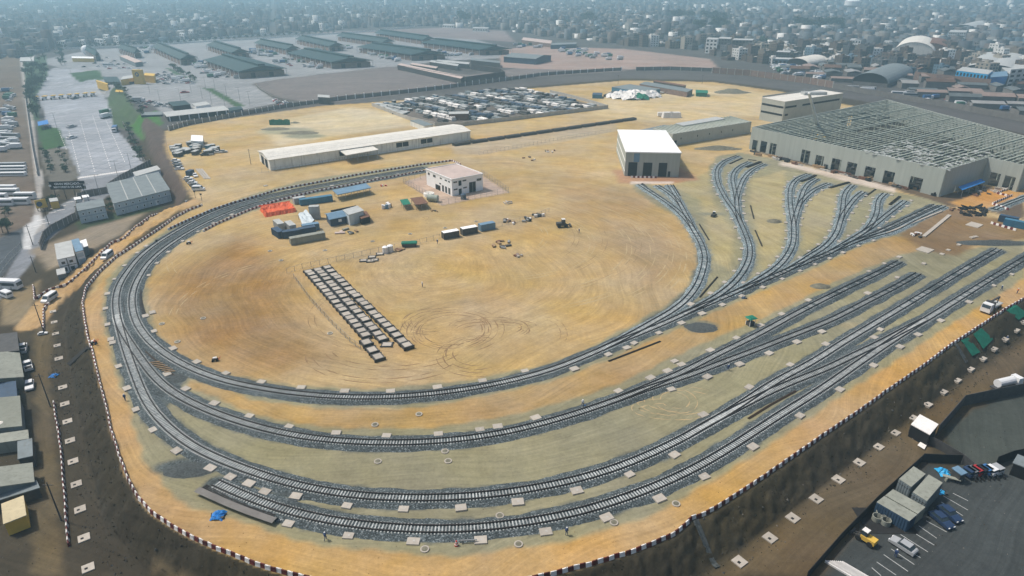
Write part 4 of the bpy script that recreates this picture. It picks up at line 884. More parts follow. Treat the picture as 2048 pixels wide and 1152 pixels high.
# ------------------------------------------------------------------ stacked concrete panels in three long rows
st = thing('panel_stack', 'x', 'panel stack')
mb = MB(); fr = MB()
for i in range(4):
    mb.box(0, 0, .12+.24*i, 2.5, 1.95, .12)
    for s in (-1, 1): fr.box(0, s*1.16, .05+.24*i, 3.7, .22, .21); fr.box(s*1.45, 0, .06+.24*i, .26, 2.7, .2)
mb.obj('concrete_panels', M['pad'], st); fr.obj('steel_edges', M['darksteel'], st)
stP = Proto(st)
def row(a, b, n, lab):
    A, B = P(*a, .6), P(*b, .6); r = math.atan2(B[1]-A[1], B[0]-A[0]); L = math.hypot(B[0]-A[0], B[1]-A[1])
    for i in range(n):
        t = i/(n-1) if n > 1 else 0; k = random.choice((1, 1, .8, 1.1)); stP.put((A[0]+(B[0]-A[0])*t, A[1]+(B[1]-A[1])*t, 0), r - math.pi/2, lab, 'stacked panels, ' + lab[-28:], (.80, min(1.2, L/(n-1)/2.95) if n > 1 else 1.1, k))
row((617,543),(731,671), 18, 'stack of grey panels with dark steel edges in the left row')
row((733,686),(756,713), 3, 'stack of grey panels in the short row nearest the viewer')
row((636,539),(764,676), 19, 'stack of grey panels with dark steel edges in the middle row')
row((655,536),(814,691), 20, 'stack of grey panels with dark steel edges in the right row')
o = stP.put((*P(774, 689, .2), 0), 0.0, 'low single panel frame below the middle row of stacks', 'single frame', (.9, .9, .35))
# ------------------------------------------------------------------ containers, huts and stores inside the loop
cN = make_container(M['navy'], 6.06); cB = make_container(M['blue'], 12.2); cB6 = make_container(M['blueroof'], 6.06); cW = make_container(M['paleroof'], 6.06); cK = make_container(M['khaki'], 12.2)
cD = make_container(M['darksteel'], 6.06, roofm=M['white']); cG = make_container(M['greyroof'], 12.2); cGr = make_container(M['greentarp'], 6.06)
place2(cD, 885,478,917,472, 'black container with a white roof, left of the pair by the fence')
place2(cD, 922,470,954,464, 'black container with a white roof, right of the pair by the fence')
place2(cB6, 958,462,989,456, 'blue grey container right of the two black ones')
place2(cB, 604,410,661,402, 'long blue container beside the barrier line, right of the orange basin', base_sc=(1.1,1,1))
place2(cW, 588,408,610,404, 'small pale cabin with white roof at the left end of the long blue container', base_sc=(.8,1,1))
for i, (a, b, c, d, l) in enumerate([(548,466,566,478,'dark blue container on the left side of the compound'), (574,452,590,466,'pale topped container in the middle of the compound'), (552,450,566,462,'pale topped container left in the compound')]): place2(cN if i == 0 else cW, a, b, c, d, l)
place2(cN, 566,476,600,471, 'dark blue container along the front of the compound, left')
place2(cN, 600,470,630,465, 'dark blue container along the front of the compound, right')
place2(cB6, 606,463,638,458, 'blue container with pale roof at the right corner of the compound')
place2(cK, 583,489,648,477, 'long khaki container in front of the compound')
o = cW.put((*P(631, 437, 0), 0), 0.1, 'pale blue container on the ground right of the torn tarp', None, (.62,1,1))
o = cW.put((*P(631, 437, 0), 2.62), 0.1, 'pale blue container stacked on the one right of the torn tarp', None, (.62,1,1))
b = Block('site_hut', 'dark hut with blue grey gabled roof in the middle of the compound', 'hut', [(652,428),(683,421),(692,432),(660,438)], 3.0, M['navy'], M['blueroof'], gable=.9)
b.panel(2, .3, .5, 1.2, 2.2, M['white'])
b = Block('store_building', 'pale grey store with a white sheet roof beside the dark hut', 'store', [(686,421),(715,412),(727,422),(698,430)], 4.2, M['palewall'], M['paleroof'])
b = Block('lean_to_roof', 'rusty brown lean-to roof at the right end of the compound', 'lean-to', [(716,428),(732,423),(740,433),(722,438)], 2.4, M['dark'], M['brown'])
rods('long dark beam leaning behind the pale grey store', [(662,423),(712,413)], 3, lay=3)
# long blue canopy
def canopy(name, label, px, h, roofm, postm='steel', base=0.0, n=(4, 2), tilt=0.0, cat='canopy', t=.15):
    w = square(quadp(px, base+h)); c = cen(w); p = [(x-c[0], y-c[1]) for x, y in w]; root = thing(name, label, cat, (*c, base))
    MB().prism(p, h, h+t).obj('roof', roofm, root); q = scale_poly(p, -.8)
    for i in range(n[0]):
        for j in range(n[1]):
            s, r = i/max(1, n[0]-1), j/max(1, n[1]-1)
            x = (q[0][0]*(1-s)+q[1][0]*s)*(1-r)+(q[3][0]*(1-s)+q[2][0]*s)*r; y = (q[0][1]*(1-s)+q[1][1]*s)*(1-r)+(q[3][1]*(1-s)+q[2][1]*s)*r
            MB().box(x, y, -.2, .16, .16, h+.2).obj('post', M[postm], root)
    return root
canopy('canopy', 'long flat blue canopy on posts below the barrier line', [(664,381),(733,368),(742,376),(676,391)], 2.8, M['blueroof'], n=(6, 2), t=.3)
canopy('canopy', 'green sheeted booth roof beside the brown shed', [(800,400),(815,398),(822,408),(806,411)], 2.2, M['greentarp'])
canopy('canopy', 'brown sheeted shed on posts right of the green booth', [(820,396),(845,394),(856,406),(832,411)], 2.4, M['brown'], n=(3, 2))
# orange lined basin
w = square(quadp([(518,414),(580,404),(594,419),(530,431)], .9)); c = cen(w); p = ccw([(x-c[0], y-c[1]) for x, y in w]); root = thing('lined_basin', 'shallow basin lined with crumpled orange tarp', 'basin', (*c, 0))
ins = scale_poly(p, -1.6); mb = MB(); n = 4
vs = [(*q, 0) for q in scale_poly(p, .5)] + [(*q, 1.25) for q in p] + [(*q, 1.15) for q in scale_poly(p, -.4)] + [(*q, .15) for q in ins]
fs = [(i+4*k, (i+1) % 4+4*k, (i+1) % 4+4*k+4, i+4*k+4) for k in range(3) for i in range(4)] + [(12, 13, 14, 15)]
c4 = p; gx_, gy_ = 26, 12; vs = []
for i in range(gx_):
    for j in range(gy_):
        s_, r_ = i/(gx_-1), j/(gy_-1); q_ = ((c4[0][0]*(1-s_)+c4[1][0]*s_)*(1-r_)+(c4[3][0]*(1-s_)+c4[2][0]*s_)*r_, (c4[0][1]*(1-s_)+c4[1][1]*s_)*(1-r_)+(c4[3][1]*(1-s_)+c4[2][1]*s_)*r_)
        ed = min(s_, 1-s_)*gx_/2.2; ed = min(ed, min(r_, 1-r_)*gy_/2.2); h_ = 0 if ed == 0 else (1.5 if ed < .7 else (1.0 if ed < 1.1 else .3)); vs.append((q_[0]+random.uniform(-.25, .25), q_[1]+random.uniform(-.25, .25), max(0, h_+random.uniform(-.12, .12)*(ed > 0))))
fs = [(i*gy_+j, (i+1)*gy_+j, (i+1)*gy_+j+1, i*gy_+j+1) for i in range(gx_-1) for j in range(gy_-1)]; mb = MB(); mb.add(vs, fs).obj('liner', M['orange'], root); MB().beam((*ins[0], 1.0), (*ins[1], 1.3), .25).beam((p[2][0], p[2][1], 1.2), (p[3][0], p[3][1], 1.3), .3).obj('rolled_edge', M['orange'], root)
# torn tarp over a frame
w = quadp([(596,428),(612,419),(629,440),(606,452)], 2.2); c = cen(w); mb = MB(); g = 7
vs = [];
for i in range(g):
    for j in range(g):
        s, r = i/(g-1), j/(g-1); x = (w[0][0]*(1-s)+w[1][0]*s)*(1-r)+(w[3][0]*(1-s)+w[2][0]*s)*r-c[0]; y = (w[0][1]*(1-s)+w[1][1]*s)*(1-r)+(w[3][1]*(1-s)+w[2][1]*s)*r-c[1]
        vs.append((x, y, 2.2+random.uniform(-.4, .3)))
mb.add(vs, [(i*g+j, i*g+j+1, (i+1)*g+j+1, (i+1)*g+j) for i in range(g-1) for j in range(g-1)]); root = thing('sheet_cover', 'crumpled pale grey plastic sheet draped over the compound corner', 'tarp', (*c, 0)); mb.obj('sheet', M['palewall'], root)
fr = MB(); [fr.beam((vs[k][0], vs[k][1], 0), vs[k], .1) for k in (0, g-1, g*g-g, g*g-1)]; fr.obj('frame', M['steel'], root)
# small goods
def crate_pile(label, u, v, n, mats, s=(1.2, 1.0, .8), spread=2.0, z=0.0, seed=0, name='crate', cat='crate', group=None):
    rs = random.Random(seed); c = P(u, v, z)
    for i in range(n):
        a = rs.uniform(0, 6.28); d = spread*math.sqrt(rs.random()); k = [q*rs.uniform(.7, 1.2) for q in s]; m = M[rs.choice(mats)]
        mb = MB().box(0, 0, .1, k[0], k[1], k[2]); mb.box(0, 0, 0, k[0]*.9, .12, .1).box(0, .3*k[1], 0, k[0]*.9, .12, .1).box(0, -.3*k[1], 0, k[0]*.9, .12, .1)
        mb.box(0, 0, .1+k[2], k[0]*1.04, k[1]*1.04, .05)
        o = mb.obj(name, m, None, (c[0]+d*math.cos(a), c[1]+d*math.sin(a)*1.0, z)); o.rotation_euler = (0, 0, rs.uniform(0, 3)); tag(o, label, cat, group or label[:60])
crate_pile('pallet load lying on the sand near the row of containers', 1005, 490, 9, ['timber', 'brown', 'darksteel', 'steel'], (1.8, .8, .5), 3.6, seed=1)
crate_pile('small scattered crate below the pallet loads', 1033, 511, 6, ['darksteel', 'brown', 'pad'], (1.0, .8, .4), 1.8, seed=2)
crate_pile('crate or drum in the long line of goods beside the fence', 1050, 440, 8, ['darksteel', 'black', 'bwhite', 'steel'], (1.4, .8, .6), 2.5, seed=3)
crate_pile('crate in the left end of the line of goods beside the fence', 1015, 446, 10, ['darksteel', 'brown', 'bwhite', 'timber'], (1.3, .8, .6), 3.2, seed=4)
crate_pile('crate in the right end of the line of goods beside the fence', 1078, 432, 7, ['darksteel', 'black', 'bwhite'], (1.2, .8, .8), 2.2, seed=5)
crate_pile('timber pallet on the sand below the lean-to', 700, 462, 4, ['timber', 'darksteel', 'khaki'], (2.4, 1.2, .5), 3.0, seed=6)
crate_pile('timber pallet and sheets below the lean-to, left', 683, 466, 3, ['timber', 'pinkroof'], (2.0, 1.4, .4), 1.4, seed=7)
crate_pile('brown pallet beside the green skip', 802, 502, 3, ['timber', 'brown'], (2.2, 1.3, .3), 1.6, seed=8)
crate_pile('red and white crate on sand right of the blue canopy', 767, 373, 4, ['bwhite', 'red'], (1.0, .6, .5), 1.5, seed=9)
crate_pile('low pile of planks on sand right of the fenced house', 1015, 406, 4, ['timber', 'pad'], (2.6, .6, .25), 2.0, seed=10)
crate_pile('loose board on sand near the scattered tools', 870, 422, 4, ['timber', 'darksteel'], (1.3, .5, .3), 1.5, seed=11)
crate_pile('stone block in the row of rubble north of the disc', 1100, 303, 5, ['brown', 'soilheap', 'bwhite'], (1.5, .8, .5), 3, seed=12)
crate_pile('stone block in the rubble strip further left', 1060, 318, 5, ['brown', 'soilheap', 'bwhite'], (1.5, .8, .4), 4, seed=13)
crate_pile('tank or cabinet in the white and blue group', 770, 416, 6, ['white', 'blueroof', 'brown', 'greyroof'], (1.1, 1.1, 1.6), 2.6, seed=14)
for (u, v) in [(771,500),(781,497)]:
    r = thing('storage_silo', 'white ribbed silo, ' + ('left' if u < 775 else 'right') + ' one of the pair by the fence', 'silo', (*P(u, v+6), 0)); MB().cyl(0, 0, 0, 1.0, 2.2, 14).obj('drum', M['bwhite'], r); MB().cyl(0, 0, 2.2, 1.0, .35, 14, .35).obj('cone_top', M['white'], r)
r = thing('waste_skip', 'green covered waste skip beside the fence', 'skip', (*P(819, 493), 0), .12); MB().box(0, 0, .2, 4.8, 2.2, 1.2, 0, 1.1, 1.05).obj('bin', M['darksteel'], r); MB().box(0, 0, 1.41, 5.6, 2.4, .35, 0, .9, .8).obj('cover', M['greentarp'], r)
for i, (u, v) in enumerate([(727,521),(744,514),(741,522),(760,508),(749,520)]): stP.put((*P(u, v, .2), 0), .15, 'loose grey panel frame lying beside the fence end', 'loose panel frames beside the fence', (.75, .75, .4))
# machines
def loader(label, loc, r, m='yellow', s=1.0, name='wheel_loader', cat='loader'):
    root = thing(name, label, cat, loc, r); root.scale = (s, s, s)
    MB().box(-.6, 0, .6, 2.6, 1.5, .9).obj('body', M[m], root); MB().box(.2, 0, 1.5, 1.1, 1.2, 1.0, 0, .85, .85).obj('cab', M['glass'], root); MB().box(.2, 0, 2.5, 1.1, 1.2, .08).obj('cab_roof', M['bwhite'], root)
    MB().beam((.8, .35, .9), (2.2, .35, .5), .16).beam((.8, -.35, .9), (2.2, -.35, .5), .16).obj('arm', M['darksteel'], root); MB().box(2.4, 0, .15, .5, 1.9, .6, 0, .6, 1).obj('bucket', M['darksteel'], root)
    wheels(root, (-1.2, .9), 1.9, .55); return root
q = GL(1729, 1082); loader('orange and black loader on the dark asphalt beside the concrete rings', q, 2.2, 'yellow', .95)
loader('small dark loader standing on the pale green earth in the fan', (*P(1427, 433), 0), 1.0, 'darksteel', .8)
r = loader('dark machine with white roof standing alone on the sand disc', (*P(1125, 454), 0), .2, 'darksteel', 1.25)
def mixer(label, loc, r):
    root = thing('tripod_barrow', label, 'site machine', loc, r)
    MB().beam((-.7, 0, .5), (.7, 0, .5), .5, .4).obj('tank', M['black'], root); MB().beam((.4, .3, .2), (1.3, .3, .9), .08).beam((.4, -.3, .2), (1.3, -.3, .9), .08).obj('handles', M['red'], root)
    MB().box(0, 0, .75, .9, .5, .3).obj('engine', M['bwhite'], root); wheels(root, (-.6, .4), .9, .26)
mixer('small black machine with red handles on the sand inside the loop', (*P(431, 722), 0), .3); mixer('small dark machine alone on the sand beside the western tracks', (*P(378, 488), 0), .5)
mixer('small pump at the barrier line above the black drain', (*P(188, 688), 0), 1.0)
# green roofed guard booth on the middle dirt road
r = thing('guard_booth', 'guard booth with a green roof on the orange dirt road', 'booth', (*P(1500, 650), 0), .4); MB().box(0, 0, 0, 1.7, 1.5, 1.1).obj('counter', M['darksteel'], r)
for a in (-1, 1):
    for b_ in (-1, 1): MB().box(a*.85, b_*.75, 0, .09, .09, 2.2).obj('post', M['white'], r)
MB().box(0, 0, 2.2, 2.6, 2.4, .3, 0, .75, .7).obj('roof', M['greentarp'], r)
# blue sheet over gear at the haul road
def sheet_heap(label, c, s, m, seed=3, z=0):
    rs = random.Random(seed); mb = MB(); g = 9; vs = []
    for i in range(g):
        for j in range(g):
            x, y = (i/(g-1)-.5)*2, (j/(g-1)-.5)*2; e = max(0, 1-(x*x+y*y)*.62); vs.append((x*s*(1+rs.uniform(-.1, .1)), y*s*(1+rs.uniform(-.1, .1)), e*s*.55*(1+rs.uniform(-.35, .35))+.03))
    mb.add(vs, [(i*g+j, i*g+j+1, (i+1)*g+j+1, (i+1)*g+j) for i in range(g-1) for j in range(g-1)])
    root = thing('covered_gear', label, 'tarp', (*c, z)); mb.obj('sheet', m, root, smooth=False); MB().beam((-s, -.3, .1), (-s*.6, -.6, 1.3), .09).obj('pole', M['darksteel'], root); MB().beam((s*.9, .5, .2), (s*1.3, .2, .4), .09).obj('pole', M['darksteel'], root); MB().box(s*.8, -.6, 0, .5, .4, .4).obj('box', M['darksteel'], root)
sheet_heap('bright blue tarp over gear between the rail stack and the haul road', P(437, 1032), 1.15, M['bluetarp'])
x = G(108, 752); sheet_heap('blue tarp stall at the foot of the western slope', (x.x, x.y), .9, M['bluetarp'], 5, x.z)
sheet_heap('small blue bag by the footing beside the second loop track', P(1170, 813), .45, M['bluetarp'], 8); sheet_heap('small dark blue bag beside the straight fan line', P(1487, 596), .7, M['navy'], 9)
# heaps
for i, (u, v, rx, ry, h, m, l) in enumerate([(1549,443,3.2,2.6,1.1,'soilheap','small dark soil heap on the pale green earth left of the third fan track'), (1641,573,3.4,2.2,1.0,'soilheap','dark flat soil heap beside the footing on the orange road'),
  (1463,185,16,8,3.2,'soilheap','brown soil heap on the sand near the far road'), (1435,298,14,4,2.0,'soilheap','long dark soil heap beside the long grey building'), (552,258,10,5,1.0,'soilheap','low grey green heap left on the pale sand'), (600,266,12,5,1.2,'soilheap','low grey green heap right on the pale sand'),
  (590,246,4,2,1.0,'soilheap','small brown heap behind the grey green heaps'), (1403,655,5,3.4,.35,'gravel','flat patch of dark gravel beside the inner track'), (379,940,5.5,2.6,.5,'gravel','spill of dark gravel below the third loop track'),
  (600,985,4.5,1.2,.35,'gravel','small spill of gravel behind the outermost track'), (1985,486,13,3,1.1,'gravel','long dark gravel heap at the end of the third track'), (345,758,4,2.4,.4,'gravel','spill of gravel between the second and inner tracks'), (1060,178,1,1,.2,'soilheap','tiny heap of soil by the far road')]):
    flatheap('soil_heap' if m == 'soilheap' else 'gravel_heap', l, 'heap', (*P(u, v), 0), rx, ry, h, M[m], seed=i)
for (u1, v1, u2, v2, l) in [(0,0,0,0,0)][:0]: pass
# pale slabs and concrete channel on the right
for (pts, l) in [(T(1728,440,6.4,[(660,375),(740,335),(900,380),(820,425)]), 'large pale square slab on brown soil at the right'), (T(1728,340,6.4,[(1295,700),(1375,660),(1530,700),(1455,740)]), 'large pale square slab further back near the blue container')]:
    w = quadp(pts, .2); c = cen(w); o = MB().prism([(x-c[0], y-c[1]) for x, y in w], -.1, .25).obj('concrete_slab', M['pad'], None, (*c, 0)); tag(o, l, 'slab')
for (a, b, l, wd) in [((1772,468),(1884,423),'long pale concrete kerb beside the straight track',.7), ((1847,474),(1899,431),'pale diagonal concrete beam on the dark soil',1.2)]:
    A, B = P(*a), P(*b); o = MB().beam((0, 0, .15), (B[0]-A[0], B[1]-A[1], .15), wd, .5).obj('concrete_beam', M['pad'], None, (*A, 0)); tag(o, l, 'beam')
crate_pile('site crate at the near end of the diagonal concrete beam', 1836, 472, 7, ['darksteel', 'brown', 'bwhite'], (1.3, .9, .5), 2.6, seed=21)
crate_pile('reddish pallet beside the black scrap heap', 1912, 420, 6, ['brown', 'red', 'timber'], (1.3, .9, .4), 3.0, seed=22)
rs = random.Random(5)
for i in range(26):
    u, v = rs.uniform(1922, 1972), rs.uniform(414, 432); c = P(u, v); o = MB().beam((-1.5, 0, .2), (1.5, .4, rs.uniform(.4, 1.4)), .5, .4).box(0, 0, 0, 1.4, 1.2, .7).obj('scrap_piece', M['black'], None, (*c, 0)); o.rotation_euler = (0, 0, rs.uniform(0, 3)); tag(o, 'black scrap piece in the dark heap right of the pale beam', 'scrap', 'dark scrap heap')
for i in range(24):
    u, v = rs.uniform(1930, 2010), rs.uniform(372, 392); c = P(u, v); o = MB().box(0, 0, 0, rs.uniform(.8, 2.5), rs.uniform(.5, 1.2), rs.uniform(.3, 1.2)).beam((-1, 0, .3), (1, .3, .8), .15).obj('site_debris', M[rs.choice(['darksteel', 'brown', 'pad', 'black', 'steel'])], None, (*c, 0)); o.rotation_euler = (0, 0, rs.uniform(0, 3)); tag(o, 'piece of building debris below the side wall of the unfinished hall', 'debris', 'debris beside the unfinished hall')
place2(cB, 2020,452,2070,462, 'blue container at the right edge beyond the barriers'); place2(cN, 2000,442,2030,448, 'dark container beside the blue one at the right edge')
canopy('canopy', 'flat bright blue canopy against the side wall of the unfinished hall', [(1916,374),(1962,358),(1970,364),(1925,381)], 3.0, M['bluetarp'], n=(4, 2))
# fences in the yard
gp = lambda L: [Vector((*P(u, v), 0)) for u, v in L]
wire_fence('wire fence running from the panel stacks up to the containers', gp([(574,548),(605,538),(690,520),(790,498),(840,488),(880,478)]), 1.9)
wire_fence('leaning wire fence on the left side of the panel stacks', gp([(588,556),(620,600),(665,650),(700,684),(722,700)]), 1.5)
wire_fence('wire fence behind the line of goods', gp([(992,455),(1040,444),(1075,434),(1098,424)]), 1.8)
wire_fence('wire fence in front of the dark rail stacks', gp([(958,310),(1050,293),(1130,278),(1235,262)]), 1.8)
wire_fence('tall grey fence round the white house', gp([(807,366),(845,388),(884,411),(950,398),(1017,386),(990,367),(964,350)]), 2.6, rails=(.1, .5, .98))
wire_fence('wire fence along the back of the white house yard', gp([(807,366),(830,361),(852,356)]), 2.6)
wire_fence('wire fence in front of the long white warehouse', gp([(524,346),(600,338),(690,322),(760,314)]), 2.2, group=None)
# people
for (u, v, l, top, ps) in [(845,574,'person in a white top standing alone on the sand disc','bwhite',0), (1456,741,'person in dark clothes standing below the second track','cloth',1), (1133,1070,'person in dark clothes below the outermost track, bottom centre','cloth',0), (651,1080,'person in dark clothes beside the haul road, bottom left of centre','cloth',1),
   (251,801,'person on the strip between tracks and haul road at the left','cloth',0), (2002,581,'person walking on the haul road behind the crane truck','cloth',1), (2034,587,'person standing on the haul road at the right edge','hivis',0), (1165,812,'person in light clothes crouching by the second loop track','bwhite',1), (875,488,'person standing at the fence by the black containers','cloth',0), (1158,466,'person on the sand right of the lone machine','cloth',0), (192,690,'person in orange at the barrier by the black drain','hivis',0)]:
    q = G(u, v); person(l, q, random.uniform(0, 6), top, ps)
q = GL(1790, 1114); person('person standing in the dark car park beside the grey car', q, 1, 'cloth', 0)
q = GL(2012, 683); person('person in dark clothes beside a manhole slab on the right', q, 1, 'cloth', 1)
# striped cone and trestle at the bottom
r = thing('traffic_drum', 'red and white striped traffic drum below the outermost track', 'traffic drum', (*P(913, 1091), 0))
for k in range(5): MB().cyl(0, 0, .05+.2*k, .36-.05*k, .19, 12, .33-.05*k).obj('band', M['red'] if k % 2 == 0 else M['bwhite'], r)
r = thing('trestle', 'grey pipe on low trestles right of the striped drum', 'trestle', (*P(935, 1086), 0), .02); MB().hcyl((-1.2, 0, .6), (1.6, .1, .6), .11).obj('pipe', M['steel'], r); MB().beam((-.8, -.3, 0), (-.8, 0, .6), .08).beam((-.8, .3, 0), (-.8, 0, .6), .08).beam((1.2, -.3, 0), (1.2, 0, .6), .08).beam((1.2, .3, 0), (1.2, 0, .6), .08).obj('legs', M['darksteel'], r)
# site lamp posts with two heads near the western tracks
for (u, v, l) in [(317,497,'dark signal post with a round head beside the western tracks'), (404,402,'dark palm-like lamp post where the ramp meets the yard'), (391,396,'dark post at the head of the ramp barriers')]:
    r = thing('signal_post', l, 'post', (*P(u, v), 0)); MB().cyl(0, 0, 0, .09, 2.6, 8).obj('pole', M['darksteel'], r); MB().box(0, 0, 2.6, .7, .3, .7).obj('head', M['darksteel'], r)
# tyre marks: thin sheets of scuffed soil on the sand
tm = mat("scuffed_soil", (0.235, 0.15, 0.075), .95, .3, .8)
tm2 = mat('dry_pale_soil', (0.40, 0.305, 0.17), .95, .2, .8)
def marks(c, rx, ry, a0, a1, w, n=60, seed=0, m=None):
    rs = random.Random(seed); mb = MB(); pts = []
    for i in range(n+1):
        a = math.radians(a0+(a1-a0)*i/n); pts.append((c[0]+rx*math.cos(a)+rs.uniform(-.06, .06), c[1]+ry*math.sin(a)+rs.uniform(-.06, .06)))
    p = np.array(pts); nn, _ = normals(p)
    for off in (-.85, .85):
        i = 0
        while i < n-3:
            L = rs.randint(4, 14); seg = slice(i, min(n, i+L)+1); k = len(p[seg]); ww = w*rs.uniform(.5, 1.2)
            s = sweep(p[seg], nn[seg], [(off-ww/2*np.sin(np.linspace(0.1, 3.04, k)), .006+seed*.0006), (off+ww/2*np.sin(np.linspace(.1, 3.04, k)), .006+seed*.0006)]); mb.add(s.v, s.f); i += L + rs.randint(0, 5)
    o = mb.obj('tyre_marks', m or tm); tag(o, kind='structure')
for i, (u, v, rx, ry, a0, a1) in enumerate([(905,660,9.5,9.5,0,360),(905,661,10.2,9.9,20,220),(905,659,8.8,9.0,180,400),(985,660,9,4,-30,170),(985,652,11,3,0,180),(862,642,7,6.6,60,280),(905,658,13,12,-60,200),(860,640,6,6,90,300),(955,705,7,7,60,300),(960,710,10,9,80,280),(990,655,8,5,-40,140),(780,700,20,14,190,330),(790,690,17,11,200,340),(1090,665,5,8,-30,80),(475,575,9,7,20,160),(835,437,3.5,3,0,360),(1000,470,28,30,-40,60),(1000,470,38,42,-50,50),(1000,470,50,52,-60,40),(840,620,30,24,160,260)]):
    marks(P(u, v), rx, ry, a0, a1, .42 if i < 13 else .24, seed=i)
for i, (u, v, rx, ry, a0, a1) in enumerate([(1010,480,44,46,-60,50),(1010,480,52,56,-70,60),(1010,480,58,60,-50,40),(1000,480,33,34,-80,90),(1000,480,64,68,-40,60),(960,470,24,26,-60,80),(1350,800,4,4,0,360),(1362,802,9,5,40,260),(1345,818,8,3,100,330),(640,600,40,36,120,200),(700,480,60,52,150,215),(480,560,24,30,30,120),(1000,300,60,30,20,120)]):
    marks(P(u, v), rx, ry, a0, a1, .30 if i > 5 else .42, 80, 20+i, tm2)
# ------------------------------------------------------------------ slope features
def drape(name, label, px, m, zoff=.06, g=7, cat='net', soft=False):
    pts = [G(u, v) for u, v in px]; c = sum(pts, Vector())/4; vs = []
    for i in range(g):
        for j in range(g):
            s, r = i/(g-1), j/(g-1); q = (pts[0]*(1-s)+pts[1]*s)*(1-r)+(pts[3]*(1-s)+pts[2]*s)*r; vs.append((q.x-c.x, q.y-c.y, hz(q.x, q.y)+zoff+.25+random.uniform(-.03, .05)-c.z))
    o = MB().add(vs, [(i*g+j, i*g+j+1, (i+1)*g+j+1, (i+1)*g+j) for i in range(g-1) for j in range(g-1)]).obj(name, m, None, tuple(c)); sol = o.modifiers.new('thick', 'SOLIDIFY'); sol.thickness = .05; return tag(o, label, cat)
for q, l in [([(1921,683),(1936,677),(1960,706),(1944,714)], 'green netting sheet on the slope, left of the three'), ([(1946,670),(1962,658),(1986,680),(1966,700)], 'green netting sheet on the slope, middle of the three'), ([(2012,623),(2028,612),(2056,630),(2036,642)], 'green netting sheet on the slope at the right edge')]: drape('slope_netting', l, q, M['greentarp'])
drape('drain_chute', 'dark stony drain running down the slope at the bottom', [(1386,1044),(1396,1040),(1440,1134),(1430,1138)], M['gravel'], .0, 9, 'drain')
drape('drain_chute', 'black plastic drain running down the western slope', [(176,694),(183,699),(140,733),(134,728)], M['black'], .05, 7, 'drain')
drape('drain_chute', 'dark rubble drain on the slope left of the green nets', [(1906,690),(1912,688),(1936,725),(1930,728)], M['gravel'], .02, 7, 'drain')

# ------------------------------------------------------------------ loose stones and dry weeds on the slopes
def scatter(name, label, n, region, size, m, seed, flat=.6, leaf=False):
    r = np.random.RandomState(seed); X = r.uniform(region[0], region[1], n*6); Y = r.uniform(region[2], region[3], n*6); ins = pip(X, Y, PLAT); dp = pdist(X, Y, CREST, False)
    ok_ = region[4](ins, dp, X, Y, r); X, Y = X[ok_][:n], Y[ok_][:n]; Z = height(X, Y); n = len(X); s = r.uniform(size[0], size[1], n)*r.uniform(.5, 1, n)
    if leaf: base = np.array([[-.5, 0, 0], [.5, 0, 0], [.3, .2, 1.0], [-.3, -.1, .9]]); fc = np.array([[0, 1, 2, 3]])
    else: base = np.array([[.6, 0, 0], [-.3, .5, 0], [-.3, -.5, 0], [.1, .1, flat], [-.15, -.2, flat*.8]]); fc = np.array([[0, 1, 3, 3], [1, 2, 4, 3], [2, 0, 3, 4]])
    k = len(base); a = r.uniform(0, 6.28, n); c, q = np.cos(a)[:, None], np.sin(a)[:, None]; bx, by, bz = base.T
    V = np.stack([X[:, None]+s[:, None]*(bx*c-by*q), Y[:, None]+s[:, None]*(bx*q+by*c), Z[:, None]-.04+s[:, None]*bz*(1.0 if not leaf else 1.0)], -1).reshape(-1, 3)
    mb = MB(); mb.v = [tuple(t) for t in V]
    for i in range(n):
        for t in fc: mb.f.append(tuple(dict.fromkeys(int(i*k+j) for j in t)))
    tag(mb.obj(name, m), label, None, None, 'stuff')
isl_r = [(0, (.07, .06, .045)), (.3, (.035, .03, .022)), (.55, (.10, .10, .095)), (.8, (.15, .14, .12)), (.93, (.22, .20, .17))]
rubm = mat('rubble_stone', (1, 1, 1), .95, .2, 2, island=isl_r); weedm = mat('dry_weeds', (1, 1, 1), .95, .2, 2, island=[(0, (.028, .030, .014)), (.4, (.045, .040, .018)), (.7, (.022, .030, .016)), (.9, (.075, .060, .03))])
scatter('rubble', 'loose stones scattered over the dark embankment and its foot', 9000, (-130, 190, 66, 250, lambda i, d, X, Y, r: (~i) & (d < 9.5) & (d > .8) & (r.rand(len(X)) < .25+.5*ss(d, 4, 7))), (.12, .6), rubm, 4)
scatter('weeds', 'dry dark weeds growing over the embankment', 14000, (-130, 190, 66, 250, lambda i, d, X, Y, r: (~i) & (d < 7) & (d > .6)), (.1, .34), weedm, 5, leaf=True)
scatter('low_rubble', 'small stones and litter on the low ground', 5000, (-130, 190, 66, 230, lambda i, d, X, Y, r: (~i) & (d > 7) & (d < 40)), (.08, .35), rubm, 6)
clodm = mat('clods', (1, 1, 1), .95, .2, 2, island=[(0, (.20, .12, .05)), (.4, (.33, .22, .11)), (.8, (.14, .09, .045))])
scatter('clods', 'small clods of earth strewn over the haul road and sandy ground', 7000, (-110, 230, 72, 300, lambda i, d, X, Y, r: i & ((d < 9) | (r.rand(len(X)) < .12)) & (d > .8)), (.08, .28), clodm, 7)
